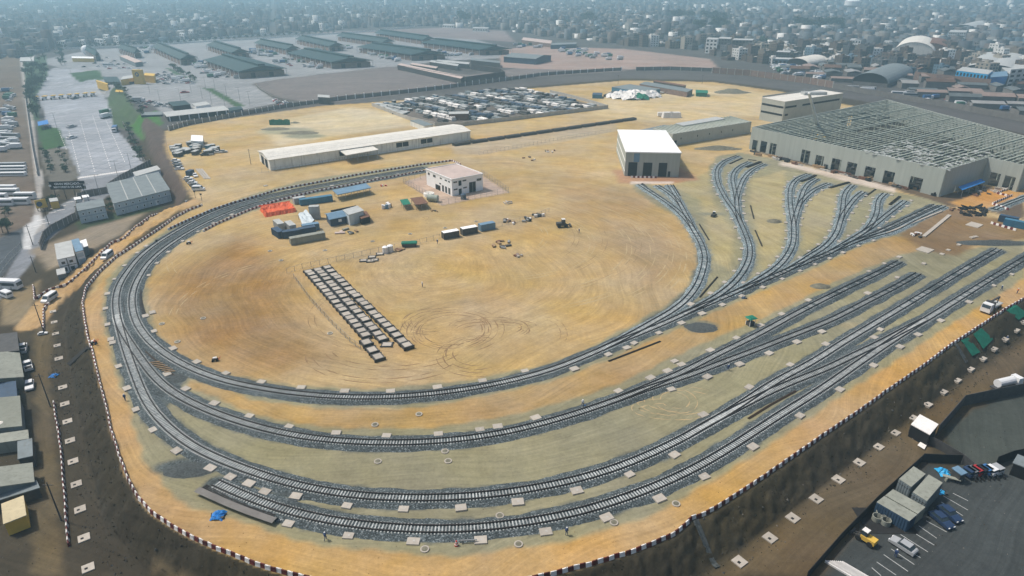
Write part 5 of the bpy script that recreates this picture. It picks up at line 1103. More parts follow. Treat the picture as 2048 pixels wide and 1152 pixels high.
# ------------------------------------------------------------------ buildings of the depot
# white-roofed shed
b = Block('depot_shed', 'tall grey clad shed with a bright white roof and three dark track doors', 'shed', [(1252.8,304),(1361.5,308),(1331.5,262),(1235,262)], 11.2, M['cladding'], M['white'], over=.5, rt=.5)
for t0, t1 in ((.06, .225), (.335, .50), (.62, .775)): b.panel(0, t0, t1, 0, 6.6, M['dark'], 'track_door')
b.panel(0, .80, .845, 0, 2.6, M['dark'], 'side_door'); b.panel(0, .15, .255, 6.8, 10.9, M['blueroof'], 'wall_stain', .05)
b.panel(3, .0, 1, 6.5, 7.2, M['white'], 'light_strip', .06); b.panel(3, .0, 1, 2.0, 2.5, M['white'], 'light_strip', .06)
# two-storey white house
b = Block('white_house', 'two storey white house with a flat pinkish roof inside a tall fence', 'house', [(852.5,338),(903,360.5),(965.5,347.5),(912,329)], 7.2, M['white'], M['pinkroof'], over=.15, rt=.12)
MBp = scale_poly(b.p, .15)
for i in range(4): MB().beam((*MBp[i], 7.4), (*MBp[(i+1) % 4], 7.4), .25, .4).obj('parapet', M['white'], b.root)
for t0, t1, z0, z1 in ((.07,.14,5.2,6.2),(.28,.38,5.2,6.2),(.55,.62,5.6,6.2),(.74,.82,5.6,6.2),(.87,.93,5.6,6.2),(.52,.58,3.0,3.6)): b.panel(0, t0, t1, z0, z1, M['glass'])
for t0 in (.62,.74,.86): b.panel(0, t0, t0+.07, .3, 3.1, M['glass'], 'tall_window')
b.panel(0, .36, .55, 0, 2.3, M['dark'], 'arched_opening')
for t0, t1, z0, z1 in ((.05,.17,5.6,6.2),(.34,.46,5.6,6.2),(.05,.17,2.4,3.0),(.36,.47,2.4,3.0),(.80,.95,4.6,5.6)): b.panel(1, t0, t1, z0, z1, M['glass'])
b.panel(1, .21, .30, 4.0, 6.2, M['dark']); b.panel(1, .21, .30, 0, 2.6, M['dark'], 'door'); b.panel(1, .55, .76, 0, 4.6, M['dark'], 'gate'); b.panel(1, .655, .665, 0, 4.6, M['steel'], 'gate_bar', .12)
q = P(858, 392); r = thing('water_tank', 'open white water tank left of the white house', 'tank', (*q, 0)); MB().cyl(0, 0, 0, 2.3, 1.4, 20).obj('wall', M['white'], r); MB().cyl(0, 0, 1.41, 2.1, .02, 20).obj('lid', M['offwhite'], r)
q = P(866, 403); r = thing('fuel_tank', 'grey green lying fuel tank at the fence corner', 'tank', (*q, 0)); MB().hcyl((-2.2, .6, 1.6), (2.2, -.6, 1.6), 1.35, 14).obj('drum', M['greensteel'], r); MB().box(-1.2, .3, 0, .3, 1.8, .8).box(1.2, -.3, 0, .3, 1.8, .8).obj('saddle', M['concrete'], r)
q = P(927, 398); r = thing('fuel_tank', 'dark blue upright tank before the white house', 'tank', (*q, 0)); MB().cyl(0, 0, 0, 1.2, 2.1, 14).obj('drum', M['navy'], r); MB().cyl(0, 0, 2.1, 1.2, .3, 14, .5).obj('cap', M['navy'], r)
# long white warehouse with a porch
b = Block('warehouse', 'very long low white warehouse streaked with dirt', 'warehouse', [(540,318.5),(940,262.5),(906,248),(515,303)], 5.3, M['dirtywhite'], M['offwhite'], gable=1.2)
for (u0, u1) in ((661,685),(771,796),(822,847)):
    t0, t1 = (u0-540)/400, (u1-540)/400
    fr = b.panel(0, t0*1.02, t1*1.02, 2.0, 4.4, M['dark'], 'window_opening'); b.panel(0, (t0+t1)/2*1.02-.001, (t0+t1)/2*1.02+.001, 2.0, 4.4, M['dirtywhite'], 'window_post', .14, parent=b.root)
b.panel(3, .2, .45, 0, 4.2, M['dark'], 'gate'); b.panel(3, .55, .8, 0, 4.2, M['dark'], 'gate')
for k in (.18, .32): 
    a_, c_ = b.p[0], b.p[3]; MB().beam((b.p[0][0]*(1-k)+b.p[3][0]*k, b.p[0][1]*(1-k)+b.p[3][1]*k, 5.3+k*2.4+.12), (b.p[1][0]*(1-k)+b.p[2][0]*k, b.p[1][1]*(1-k)+b.p[2][1]*k, 5.3+k*2.4+.12), .35, .12).obj('roof_seam', M['dirtywhite'], b.root)
canopy('porch', 'flat grey porch on pillars in front of the white warehouse', [(680,302),(742,292),(758,300),(692,312)], 4.4, M['offwhite'], 'concrete', n=(4, 2), t=.35, cat='porch')
# dark row of stacked rails behind
A, B = P(905, 292), P(1271, 239); n = 12
for i in range(n):
    s0, s1 = i/n+.004, (i+1)/n-.004; p0 = (A[0]+(B[0]-A[0])*s0, A[1]+(B[1]-A[1])*s0); p1 = (A[0]+(B[0]-A[0])*s1, A[1]+(B[1]-A[1])*s1); mb = MB(); d = (p1[0]-p0[0], p1[1]-p0[1]); L = math.hypot(*d); nx, ny = -d[1]/L, d[0]/L
    for k in range(5):
        for l in range(4): mb.beam((nx*(k-2)*.7, ny*(k-2)*.7, .2+l*.36), (d[0]+nx*(k-2)*.7, d[1]+ny*(k-2)*.7, .2+l*.36), .4, .3)
    o = mb.obj('rail_stack', M['darksteel'], None, (*p0, 0)); tag(o, 'dark stack of rails in the long row behind the sandy road', 'rail stack', 'long row of dark rail stacks')
# long grey building with roof trusses
b = Block('long_building', 'long grey building with open roof trusses behind the white-roofed shed', 'building', [(1346,268),(1503,243),(1462,233),(1306,256)], 7.0, M['claddinglight'], M['greensteel'], slab=False)
MB().prism(scale_poly(b.p, -.6), 5.0, 5.1).obj('inner_deck', M['greyroof'], b.root)
q = b.p
for i in range(26):
    s = (i+.5)/26; a_ = (q[0][0]*(1-s)+q[1][0]*s, q[0][1]*(1-s)+q[1][1]*s); c_ = (q[3][0]*(1-s)+q[2][0]*s, q[3][1]*(1-s)+q[2][1]*s)
    MB().beam((*a_, 7.05), (*c_, 7.4), .5, .35).obj('roof_truss', M['greensteel'], b.root)
for s in (.1, .3, .45, .6, .75): b.panel(0, s, s+.008, 3.2, 4.2, M['dark'])
b.panel(0, .02, .055, 0, 3.0, M['dark'], 'door')
Block('annex', 'pale flat roofed annex with dark roof openings behind the long grey building', 'annex', [(1352,247),(1432,234),(1450,238),(1366,252)], 7.5, M['claddinglight'], M['paleroof'])
Block('annex', 'low dark roofed annex left behind the long grey building', 'annex', [(1272,262),(1330,250),(1345,256),(1290,268)], 4.0, M['greyroof'], M['greyroof'])
# three-storey pale block by the hall
b = Block('office_block', 'pale three storey block with two dark window bands beside the hall', 'office block', [(1524,196),(1571,204),(1686,187),(1641,180)], 14.0, M['claddinglight'], M['offwhite'], over=.1, rt=.3)
for e, t1 in ((0, .97), (1, .93)):
    b.panel(e, .03 if e == 0 else .30, t1 if e == 0 else .95, 9.8, 11.0, M['dark'], 'window_band'); b.panel(e, .03, .97 if e == 0 else .08, 5.0, 6.2, M['dark'], 'window_band')
b.panel(1, .02, .2, 9.8, 11.0, M['dark'], 'window_band')
MB().box(8, 3, 14.3, 16, 5, 1.8, .1).obj('roof_room', M['paleroof'], b.root)
MB().beam((b.p[0][0], b.p[0][1], 14.9), (b.p[3][0], b.p[3][1], 14.9), .15, .9).obj('railing', M['steel'], b.root)
# ------------------------------------------------------------------ unfinished hall
HH = 12.0
hp = [(1505,254),(1893,339),(1976,314),(2050,330),(2140,296),(1775,199)]
hw = quadp(hp, HH); hc = cen(hw); q = [(x-hc[0], y-hc[1]) for x, y in hw]
root = thing('unfinished_hall', 'huge grey clad hall with an open roof of steel beams', 'hall', (*hc, 0))
def wallrun(a, b, holes, h=HH, t=.4, nm='wall'):
    L = math.hypot(b[0]-a[0], b[1]-a[1]); d = ((b[0]-a[0])/L, (b[1]-a[1])/L); xs = 0.0; mb = MB()
    def seg(s0, s1, z0, z1):
        if s1-s0 > .01: mb.beam((a[0]+d[0]*s0, a[1]+d[1]*s0, (z0+z1)/2), (a[0]+d[0]*s1, a[1]+d[1]*s1, (z0+z1)/2), t, z1-z0)
    for (c, w_, z1) in holes:
        s0, s1 = c*L-w_/2, c*L+w_/2; seg(xs, s0, 0, h); seg(s0, s1, z1, h); xs = s1
    seg(xs, L, 0, h); return mb.obj(nm, M['cladding'], root)
L0_ = math.hypot(q[1][0]-q[0][0], q[1][1]-q[0][1])
holes = [(.035,3.5,5.5),(.09,4,6),(.15,4,6),(.345,5,6.5),(.425,4.6,5.5),(.515,5,5.8),(.595,5,5.8),(.685,5,5.8),(.775,5,5.8),(.895,5.5,6)]
wallrun(q[0], q[1], holes, nm='front_wall'); wallrun(q[1], q[2], [(.35,.8,3)], nm='side_wall'); wallrun(q[2], q[3], [(.35,4.5,6),(.75,4.5,6)], nm='side_wall'); wallrun(q[3], q[4], [], nm='side_wall'); wallrun(q[4], q[5], [], nm='back_wall'); wallrun(q[5], q[0], [(.3, 5, 6)], nm='end_wall')
MB().prism(scale_poly(q, -.5), -.1, .06).obj('floor', mat("hall_floor", (0.04, 0.038, 0.03), .95, .5, .08), root)
def lerp2(a, b, s): return (a[0]*(1-s)+b[0]*s, a[1]*(1-s)+b[1]*s)
def inside(p): return bool(pip(np.array([p[0]]), np.array([p[1]]), q)[0])
vdir = (q[2][0]-q[1][0], q[2][1]-q[1][1]); vl = math.hypot(*vdir); vdir = (vdir[0]/vl, vdir[1]/vl)
udir = (q[1][0]-q[0][0], q[1][1]-q[0][1]); ul = math.hypot(*udir); udir = (udir[0]/ul, udir[1]/ul)
def clipline(o, d):
    ts = []
    for i in range(6):
        a, b_ = q[i], q[(i+1) % 6]; ex, ey = b_[0]-a[0], b_[1]-a[1]; den = d[0]*ey-d[1]*ex
        if abs(den) < 1e-9: continue
        t = ((a[0]-o[0])*ey-(a[1]-o[1])*ex)/den; s = ((a[0]-o[0])*d[1]-(a[1]-o[1])*d[0])/den
        if 0 <= s <= 1: ts.append(t)
    ts.sort(); return [(ts[i], ts[i+1]) for i in range(0, len(ts)-1, 2)]
n = 40; rs = random.Random(11); cnt = 0
for i in range(-4, n+30):
    o = (q[0][0]+udir[0]*ul*(i+.5)/n, q[0][1]+udir[1]*ul*(i+.5)/n)
    for t0, t1 in clipline(o, vdir):
        if t1-t0 < 3: continue
        big = i % 6 == 0; mb = MB(); z = HH - (.5 if big else .25)
        segs = [(t0+.3, t1-.3)] if (big or rs.random() > .3) else [(t0+.3, t0+(t1-t0)*rs.uniform(.3, .6)), (t0+(t1-t0)*rs.uniform(.65, .75), t1-.3)]
        for a, b_ in segs:
            mb = MB(); mb.beam((o[0]+vdir[0]*a, o[1]+vdir[1]*a, z), (o[0]+vdir[0]*b_, o[1]+vdir[1]*b_, z), .85 if big else .55, .6 if big else .22)
            if cnt < 98: mb.obj('girder' if big else 'purlin', M['greensteel'], root)
            cnt += 1
for i in range(1, 14):
    o = (q[0][0]+vdir[0]*i*12.5, q[0][1]+vdir[1]*i*12.5)
    for t0, t1 in clipline(o, udir):
        MB().beam((o[0]+udir[0]*(t0+.3), o[1]+udir[1]*(t0+.3), HH-.95), (o[0]+udir[0]*(t1-.3), o[1]+udir[1]*(t1-.3), HH-1.1), .45, .5).obj('main_beam', M['greensteel'], root)
mb = MB(); 
for i in range(0, 40):
    for j in range(0, 14):
        p = (q[0][0]+udir[0]*(i*10+5)+vdir[0]*(j*12.5+.1), q[0][1]+udir[1]*(i*10+5)+vdir[1]*(j*12.5+.1))
        if inside(p): mb.box(p[0], p[1], 0, .45, .45, HH-1.3)
cobj = mb.obj('column_grid', M['greensteel'], root); cobj['kind'] = 'stuff'
mb = MB()
for i in range(150):
    s, t = rs.uniform(.62, 1.0), rs.random()**1.6; p = (q[0][0]+udir[0]*ul*s+vdir[0]*t*vl*1.3, q[0][1]+udir[1]*ul*s+vdir[1]*t*vl*1.3)
    if inside(p): mb.box(p[0], p[1], HH-.3, rs.uniform(1.5, 3.2), rs.uniform(.8, 1.6), .12, math.atan2(udir[1], udir[0])+.2)
o = mb.obj('roof_sheets', M['paleroof'], root); o['kind'] = 'stuff'
mb = MB()
for i in range(260):
    s, t = rs.random(), rs.random(); p = (q[0][0]+udir[0]*ul*s+vdir[0]*t*vl*2.6, q[0][1]+udir[1]*ul*s+vdir[1]*t*vl*2.6)
    if inside(p): mb.box(p[0], p[1], .06, rs.uniform(1, 5), rs.uniform(1, 3), rs.uniform(.3, 2.2), rs.uniform(0, 3))
o = mb.obj('stored_material', M['darksteel'], root); o['kind'] = 'stuff'
# dark trench with goods along the front wall
rs = random.Random(3)
for i in range(46):
    s = rs.uniform(.0, .98); u, v = 1500+s*388, 305+s*88+rs.uniform(-2, 4); c = P(u, v); k = rs.choice(['darksteel', 'brown', 'timber', 'concrete', 'black'])
    o = MB().box(0, 0, 0, rs.uniform(1.5, 6), rs.uniform(.5, 1.2), rs.uniform(.4, 1.4)).box(.4, 0, .2, .3, 1.5, rs.uniform(.5, 1.5)).obj('building_material', M[k], None, (*c, 0)); o.rotation_euler = (0, 0, math.atan2(udir[1], udir[0])+rs.uniform(-.15, .15)); tag(o, 'building material in the dark strip along the hall front', 'building material', 'goods along the hall front')
# mobile crane with white boom in the hall
bx, by = P(1640, 280, 0); tx, ty = P(1618, 186, 34)
r = thing('mobile_crane', 'mobile crane with a tall pale lattice boom inside the unfinished hall', 'crane', (bx, by, 0), 0.4); inv = lambda x, y: ((x-bx)*math.cos(-.4)-(y-by)*math.sin(-.4), (x-bx)*math.sin(-.4)+(y-by)*math.cos(-.4))
MB().box(0, 0, .8, 9, 2.6, 1.0).obj('chassis', M['yellow'], r); MB().box(3.6, 0, 1.8, 1.8, 2.4, 1.4).obj('cab', M['glass'], r); wheels(r, (-3, -1.5, 2.5, 3.8), 2.6, .55); MB().box(-.5, 0, 1.8, 3, 2.2, 1.6).obj('turret', M['yellow'], r)
tp = inv(tx, ty); mb = MB(); a = Vector((-.5, 0, 3)); e = Vector((*tp, 34))
for dx, dy in ((-.45, -.45), (.45, -.45), (.45, .45), (-.45, .45)): mb.beam(a+Vector((dx, dy, 0)), e+Vector((dx*.5, dy*.5, 0)), .5)
for i in range(24):
    s, t = i/24, (i+1)/24; mb.beam(a.lerp(e, s)+Vector((-.45, -.45, 0)), a.lerp(e, t)+Vector((.4, -.4, 0)), .12).beam(a.lerp(e, s)+Vector((.45, .45, 0)), a.lerp(e, t)+Vector((.4, -.4, 0)), .12)
mb.obj('boom', M['white'], r)
# ------------------------------------------------------------------ vehicles in the yard
vanW = make_van('white')
def put_at(proto, u1, v1, u2, v2, label, group=None, z=None, cat=None, sc=None):
    """nose at (u1,v1), tail at (u2,v2)"""
    a, b_ = (G(u1, v1), G(u2, v2)) if z is None else (GL(u1, v1, z), GL(u2, v2, z)); d = a-b_; m = (a+b_)/2
    o = proto.put(m, math.atan2(d.y, d.x), label, group, sc, cat); zz = math.atan2(hz(a.x, a.y)-hz(b_.x, b_.y), max(.1, d.xy.length)) if z is None else 0
    o.rotation_euler = (0, -zz, math.atan2(d.y, d.x)); o.location.z = (hz(m.x, m.y) if z is None else z)+.03; return o
put_at(vanW, 207, 522, 224, 509, 'white minibus on the ramp between the barriers, upper of the two'); put_at(vanW, 87, 610, 114, 592, 'white minibus at the foot of the ramp, lower of the two')
pkL = make_pickup('white'); put_at(pkL, 49, 691, 45, 712, 'white pickup with a loaded bed beside the dark shed', z=LOW); put_at(pkL, 55, 726, 60, 746, 'white pickup behind the railings, middle of the three parked vehicles', z=LOW)
cw = make_car('white'); put_at(cw, 60, 786, 61, 763, 'white car beside the dirt lane, lowest of the three parked vehicles', z=LOW)
put_at(make_bus('white', 9.5), 36, 578, -6, 576, 'white bus at the left edge beside the railing', z=LOW); put_at(vanW, 3, 590, 22, 597, 'white van at the left edge below the bus', z=LOW)
put_at(cw, 92, 668, 80, 670, 'small white vehicle at the corner below the vans', z=LOW, sc=(.55, .55, .55))
# crane truck on the haul road
q = P(1980, 620); r = thing('crane_truck', 'white truck with a folded crane on the haul road at the right', 'truck', (*q, 0), math.radians(215)); w_ = 2.5
carshell(2, w_, [(2.0, .6), (2.0, 2.9), (3.7, 2.9), (4.05, 1.7), (4.05, .6)], .03).obj('cab', PAINT['white'], r); MB().beam((3.75, 0, 2.72), (4.06, 0, 1.85), 2.1, .08).obj('windscreen', M['glass'], r)
MB().box(-1.4, 0, .7, 6.6, 1.0, .5).obj('chassis', M['darksteel'], r); MB().box(-2.0, 0, 1.2, 5.2, 2.4, .25).obj('flat_bed', M['paleroof'], r); MB().box(1.2, 0, 1.2, .9, 2.2, 1.9).obj('crane_post', M['darksteel'], r)
MB().beam((1.2, 0, 3.1), (-2.4, .5, 3.7), .4).beam((-2.4, .5, 3.7), (-.4, .9, 2.6), .3).obj('crane_arm', M['darksteel'], r); MB().box(1.7, 1.6, .2, .4, .4, 1.5).box(1.7, -1.6, .2, .4, .4, 1.5).obj('outrigger', M['darksteel'], r); wheels(r, (-3.6, -2.3, 3.0), 2.5, .5)
# tanker by the fence at the lower right
q = GL(2012, 775); r = thing('water_tanker', 'white vacuum tanker beside the black fence at the right', 'truck', q, math.radians(18)); MB().hcyl((-3.6, 0, 1.9), (1.4, 0, 1.9), 1.0, 14).obj('tank', PAINT['white'], r); MB().box(-.6, 0, .6, 8, 1.6, .4).obj('chassis', M['darksteel'], r)
MB().box(2.7, 0, .8, 1.8, 2.3, 1.9, 0, .8, .95).obj('cab', PAINT['white'], r); wheels(r, (-2.6, -1.4, 2.6), 2.3, .48)
# white tanks on the sand right of the walled store
for i, (u, v, l) in enumerate([(1322,233,'small white truck cab left of the white bags'),(1335,235,'big white wrapped load left on the sand behind the annex'),(1350,235,'big white wrapped load right on the sand behind the annex')]):
    o = (MB().box(0, 0, 0, 7.5, 4.5, 3.6, .1, .85, .8) if i else MB().box(0, 0, .5, 5, 2.4, 2.4).box(2.2, 0, .5, 1.2, 2.3, 1.6)).obj('wrapped_load', M['bwhite'], None, (*P(u, v), 0)); tag(o, l, 'load')
# ------------------------------------------------------------------ lower left: huts and sheds
def hut(label, px, h, wall, roof, base=LOW, **k): return Block('site_building', label, 'building', px, h, wall, roof, base, **k)
b = hut('large two storey row of pale blue modular cabins with grey roof', [(215,371),(225,404),(342,383),(314,342)], 5.2, M['palewall'], M['greyroof'], over=.4)
for i in range(8): f = b.panel(1, .06+i*.118, .10+i*.118, 3.3, 4.3, M['white'], 'window'); b.panel(1, .068+i*.118, .092+i*.118, 3.45, 4.15, M['glass'], 'pane', .11, parent=f)
for i in (0, 2, 3, 4, 5): f = b.panel(1, .10+i*.125, .14+i*.125, .9, 1.9, M['white'], 'window'); b.panel(1, .108+i*.125, .132+i*.125, 1.05, 1.75, M['glass'], 'pane', .11, parent=f)
b.panel(1, .70, .745, .1, 2.2, M['white'], 'door'); b.panel(1, 0, 1, 2.6, 2.72, M['blueroof'], 'floor_band', .12)
for i in (1, 2, 3): s = i/4; MB().beam((*lerp2(b.p[1], b.p[2], s), 5.45), (*lerp2(b.p[0], b.p[3], s), 5.45), .35, .12).obj('roof_seam', M['paleroof'], b.root)
hut('narrow pale roofed cabin row behind the large modular building', [(268,346),(271,352),(322,340),(312,331)], 4.5, M['palewall'], M['paleroof'])
b = hut('smaller two storey pale cabin block beside the large one', [(153,408),(155,423),(210,412),(205,398)], 5.2, M['palewall'], M['greyroof'])
for i in range(4):
    f = b.panel(1, .12+i*.22, .21+i*.22, 3.3, 4.3, M['white'], 'window'); b.panel(1, .135+i*.22, .195+i*.22, 3.45, 4.15, M['glass'], 'pane', .11, parent=f)
    if i != 1: f = b.panel(1, .14+i*.22, .22+i*.22, .9, 1.9, M['white'], 'window'); b.panel(1, .155+i*.22, .205+i*.22, 1.05, 1.75, M['glass'], 'pane', .11, parent=f)
b.panel(1, 0, 1, 2.6, 2.72, M['blueroof'], 'floor_band', .12)
b = hut('white two storey cabin stack near the ramp with square windows', [(110,489),(114,520),(150,512),(142,482)], 5.2, M['white'], M['paleroof'])
for i in range(2): f = b.panel(1, .12+i*.45, .42+i*.45, 3.2, 4.4, M['white'], 'window'); b.panel(1, .17+i*.45, .37+i*.45, 3.35, 4.2, M['glass'], 'pane', .11, parent=f); b.panel(1, .15+i*.45, .38+i*.45, .7, 2.0, M['glass'], 'window')
b.panel(1, 0, 1, 2.55, 2.7, M['darksteel'], 'floor_band', .12); b.panel(1, .48, .52, 0, 5.1, M['darksteel'], 'corner_strip', .12)
b = hut('tall pale cabin right of the white cabin stack', [(142,481),(152,505),(166,500),(158,478)], 5.0, M['white'], M['blueroof']); b.panel(1, .1, .9, 3.0, 4.4, M['palewall'], 'window'); b.panel(1, .1, .9, .4, 2.2, M['palewall'], 'window')
hut('low white roofed cabin at the back of the cabin stack', [(158,484),(161,497),(176,492),(172,479)], 3.2, M['greyroof'], M['white'])
hut('small grey roofed store in front of the white cabin stack', [(113,540),(115,551),(131,547),(129,537)], 2.6, M['greyroof'], M['paleroof'])
hut('dark roofed workshop at the left edge above the pickups', [(-40,672),(-40,712),(38,700),(33,668)], 3.4, M['dark'], M['darksteel'])
hut('ridged grey green roof at the left edge beside the pickups', [(-40,722),(-40,775),(44,752),(33,706)], 3.0, M['khaki'], M['khaki'], gable=1.0)
hut('dark blue roofed shed at the left edge below the railings', [(-30,772),(-30,800),(34,795),(30,763)], 2.8, M['navy'], M['navy'])
hut('large flat grey roof at the left edge in the middle', [(-60,800),(-60,865),(42,850),(40,796)], 3.2, M['greyroof'], mat("flat_khaki_roof", (.20, .21, .175), .8, .15, .2, dirt=.3))
hut('narrow brown grey roof strip below the large flat roof', [(-40,872),(-40,895),(56,876),(54,864)], 2.6, M['khaki'], M['khaki'])
hut('small dark grey flat cabin roof near the dirt lane', [(36,884),(37,919),(65,911),(64,880)], 2.7, M['darksteel'], M['greyroof'])
hut('grey gabled shed at the left edge with stepped lower roof', [(-60,966),(-60,1002),(62,962),(60,930)], 3.0, M['greyroof'], M['khaki'], gable=1.2)
hut('ribbed dark lean-to roof below the grey gabled shed', [(-60,1004),(-60,1018),(80,978),(68,962)], 2.2, M['darksteel'], M['greyroof'])
hut('yellow cabin with a cream flat roof beside the dirt lane', [(5,1009),(8,1049),(52,1030),(46,995)], 2.8, M['yellow'], mat("cream_roof", (.52, .44, .28), .8, .1, .3, dirt=.2))
for i in range(4):
    a = GL(22+7*i, 728+i*3, LOW+2.5); r = thing('railing_frame', 'white tubular frame standing beside the ridged roof', 'frame', (a.x, a.y, LOW), 0, 'white frames beside the ridged roof'); MB().beam((0, 0, 0), (0, 0, 2.6), .09).beam((0, 0, 2.6), (.4, -3.4, 2.6), .09).beam((.4, -3.4, 0), (.4, -3.4, 2.6), .09).obj('tube', M['paleroof'], r)
q = GL(8, 872); r = thing('water_tank', 'white round water tank on the roof edge at the left', 'tank', (q.x, q.y, LOW)); MB().cyl(0, 0, 0, 1.2, 3.2, 14).obj('drum', M['offwhite'], r); MB().cyl(0, 0, 3.2, 1.2, .3, 14, .6).obj('lid', M['offwhite'], r)
# perimeter wall of the street and railings
lz = lambda L, z=LOW: [Vector((*P(u, v, z), z)) for u, v in L]
slab_wall('tall grey concrete wall beside the street below the cabins', lz([(83,500),(90,478),(105,464),(128,452),(154,438),(157,400),(175,393),(216,386)]), 3.0, 3, 'greywall', 'concrete', t=.25)
slab_wall('grey concrete wall between the avenue and the modular cabins', lz([(216,380),(245,360),(275,345),(302,330)]), 3.0, 3, 'greywall', 'concrete', t=.25)
wire_fence('grey bar railing along the street at the left edge', lz([(0,548),(20,522),(45,498)]), 2.6, 2.0)
wire_fence('bar railing beside the parked white bus', lz([(-8,640),(0,602),(12,566)]), 2.4, 2.0)
slab_wall('low pale wall along the western walkway', lz([(44,120),(52,200),(66,300),(76,352)], LOW), 2.4, 5, 'concrete', None, t=.25)
slab_wall('fence wall on the bank between avenue and yard', lz([(330,268),(338,315),(356,350),(385,392)], -1.5), 1.6, 3, 'greywall', None, t=.15)
slab_wall('brown wall on the east side of the avenue', lz([(246,248),(268,285),(292,328)], LOW), 1.6, 4, 'greywall', 'concrete', t=.15)
# power poles
def pole(label, u, v, h=9.0, z=LOW, arm=True):
    q = GL(u, v, z) if z else Vector((*P(u, v), 0)); r = thing('utility_pole', label, 'utility pole', q); MB().cyl(0, 0, -.3, .15, h+.3, 8, .09).obj('mast', M['darksteel'], r)
    if arm: MB().box(0, 0, h-.7, 1.8, .1, .1).obj('crossarm', M['darksteel'], r)
pole('slanting looking pole beside the white car and the dirt lane', 101, 813); pole('pole below the white minibus at the corner', 88, 664); pole('pole beside the yellow cabin and the dirt lane', 123, 1041); pole('pole left of the white cabin stack', 72, 545, 6); pole('pole on the pale earth left of the cabins', 66, 490, 8); pole('pole by the street wall bend', 102, 462, 9)
# ------------------------------------------------------------------ lower right yard
cT = make_container(M['blue'], 12.2, roofm=M['khaki'])
def cblk(label, px, h, m, rm, base=LOW): 
    b_ = Block('shipping_container', label, 'container', px, h, m, rm, base, over=.02, rt=.05); p = b_.p; mb = MB()
    for e in range(4):
        a, c = p[e], p[(e+1) % 4]; L = math.hypot(c[0]-a[0], c[1]-a[1]); k = int(L/.45)
        for i in range(k): s = (i+.5)/k; x, y = lerp2(a, c, s); mb.box(x, y, .1, .18, .18, h-.25, math.atan2(c[1]-a[1], c[0]-a[0]))
    mb.obj('corrugation', m, b_.root); return b_
cblk('dusty blue grey container with khaki roof, nearest of the four in the car park', [(1753.5,1004),(1768.5,993),(1833.5,1029),(1818.5,1043)], 2.6, M['navy'], M['khaki'])
cblk('brown grey container directly behind the nearest blue one', [(1771,991),(1786,979),(1851,1014),(1835,1028)], 2.6, M['khaki'], M['khaki'])
b = cblk('tall pale grey container stack, left of the pair at the back', [(1798.5,958),(1827,933),(1851.5,948),(1822,974)], 3.4, M['greyroof'], M['khaki']); b.panel(3, 0, 1, 2.55, 2.7, M['darksteel'], 'joint', .06); b.panel(0, 0, 1, 2.55, 2.7, M['darksteel'], 'joint', .06)
b = cblk('tall pale grey container stack, right of the pair at the back', [(1826,984),(1857,950),(1885.5,965),(1853.5,1003)], 3.4, M['greyroof'], M['khaki']); b.panel(0, 0, 1, 2.55, 2.7, M['darksteel'], 'joint', .06); b.panel(3, 0, 1, 2.55, 2.7, M['darksteel'], 'joint', .06)
cn, cg = make_car('navy'), make_car('silver')
Z8 = lambda p: T(1536, 864, 4, p)
def car8(pr, a, b_, l): (u1, v1), (u2, v2) = Z8([a, b_]); return put_at(pr, u1, v1, u2, v2, l, z=LOW)
car8(cn, (1465,790), (1300,655), 'dark blue car in the car park, left of the pair beside the containers'); car8(cn, (1525,735), (1370,610), 'dark blue car in the car park, right of the pair beside the containers'); car8(cg, (985,870), (1165,985), 'dark grey car with a silver roof parked alone between white lines')
for i, (a, b_) in enumerate([((1480,490),(1600,550)),((1400,510),(1600,625)),((1385,560),(1560,670)),((1265,710),(1430,800)),((1205,750),(1350,850)),((1125,780),(1330,905)),((1060,820),(1280,960)),((985,935),(1170,1060)),((925,980),(1120,1115)),((1165,975),(1220,1005)),((830,1085),(905,1150)),((870,1040),(1025,1145))]):
    (u1, v1), (u2, v2) = Z8([a, b_]); A, B = GL(u1, v1), GL(u2, v2); d = (B-A).normalized(); nn = Vector((-d.y, d.x, 0))*.07; zz = Vector((0, 0, .008))
    o = MB().add([A-nn+zz, B-nn+zz, B+nn+zz, A+nn+zz], [(0, 1, 2, 3)]).obj('parking_line', M['paleroof']); tag(o, kind='structure')
c0 = GL(*Z8([(915,715)])[0]); o = MB().prism([(-4, -3), (5, -3), (5, 3.4), (-4, 3.4)], -.05, .06).obj('dark_pad', M['black'], None, c0); tag(o, 'black plastic sheet on the asphalt under the four rings', 'sheet')
for (u, v), w_ in zip(Z8([(897,675),(867,705),(960,700),(937,735)]), ('top', 'left', 'right', 'bottom')):
    q = GL(u, v); r = thing('culvert_ring', 'hollow grey concrete ring, %s one of the four on the black sheet' % w_, 'ring', (q.x, q.y, LOW+.06)); mb = MB(); k = 20
    vs = [(rr*math.cos(2*math.pi*i/k), rr*math.sin(2*math.pi*i/k), z) for rr, z in ((.85, 0), (.85, 1.0), (.72, 1.0), (.72, 0)) for i in range(k)]
    mb.add(vs, [(j*k+i, j*k+(i+1) % k, ((j+1) % 4)*k+(i+1) % k, ((j+1) % 4)*k+i) for j in range(4) for i in range(k)]).obj('ring_wall', M['khaki'], r)
for i in range(9):
    (u, v), = Z8([(575+17*i, 1110-5*i+6*i)]); q = GL(u, v); o = MB().box(0, 0, 0, .32, 5, .35, .75).obj('white_plank', M['bwhite'], None, (q.x, q.y, LOW)); tag(o, 'white plank in the stack at the bottom right edge', 'plank', 'white planks at the bottom right')
slab_wall('black sheet fence along the car park beside the dirt lot', lz([(1612,1160),(1680,1082),(1752,1008),(1786,976),(1843,924)]), 2.0, 2.5, 'black', None, t=.08)
slab_wall('black sheet fence behind the blue tarp', lz([(1843,924),(1880,926),(1921,927)]), 2.2, 2.5, 'black', None, t=.08)
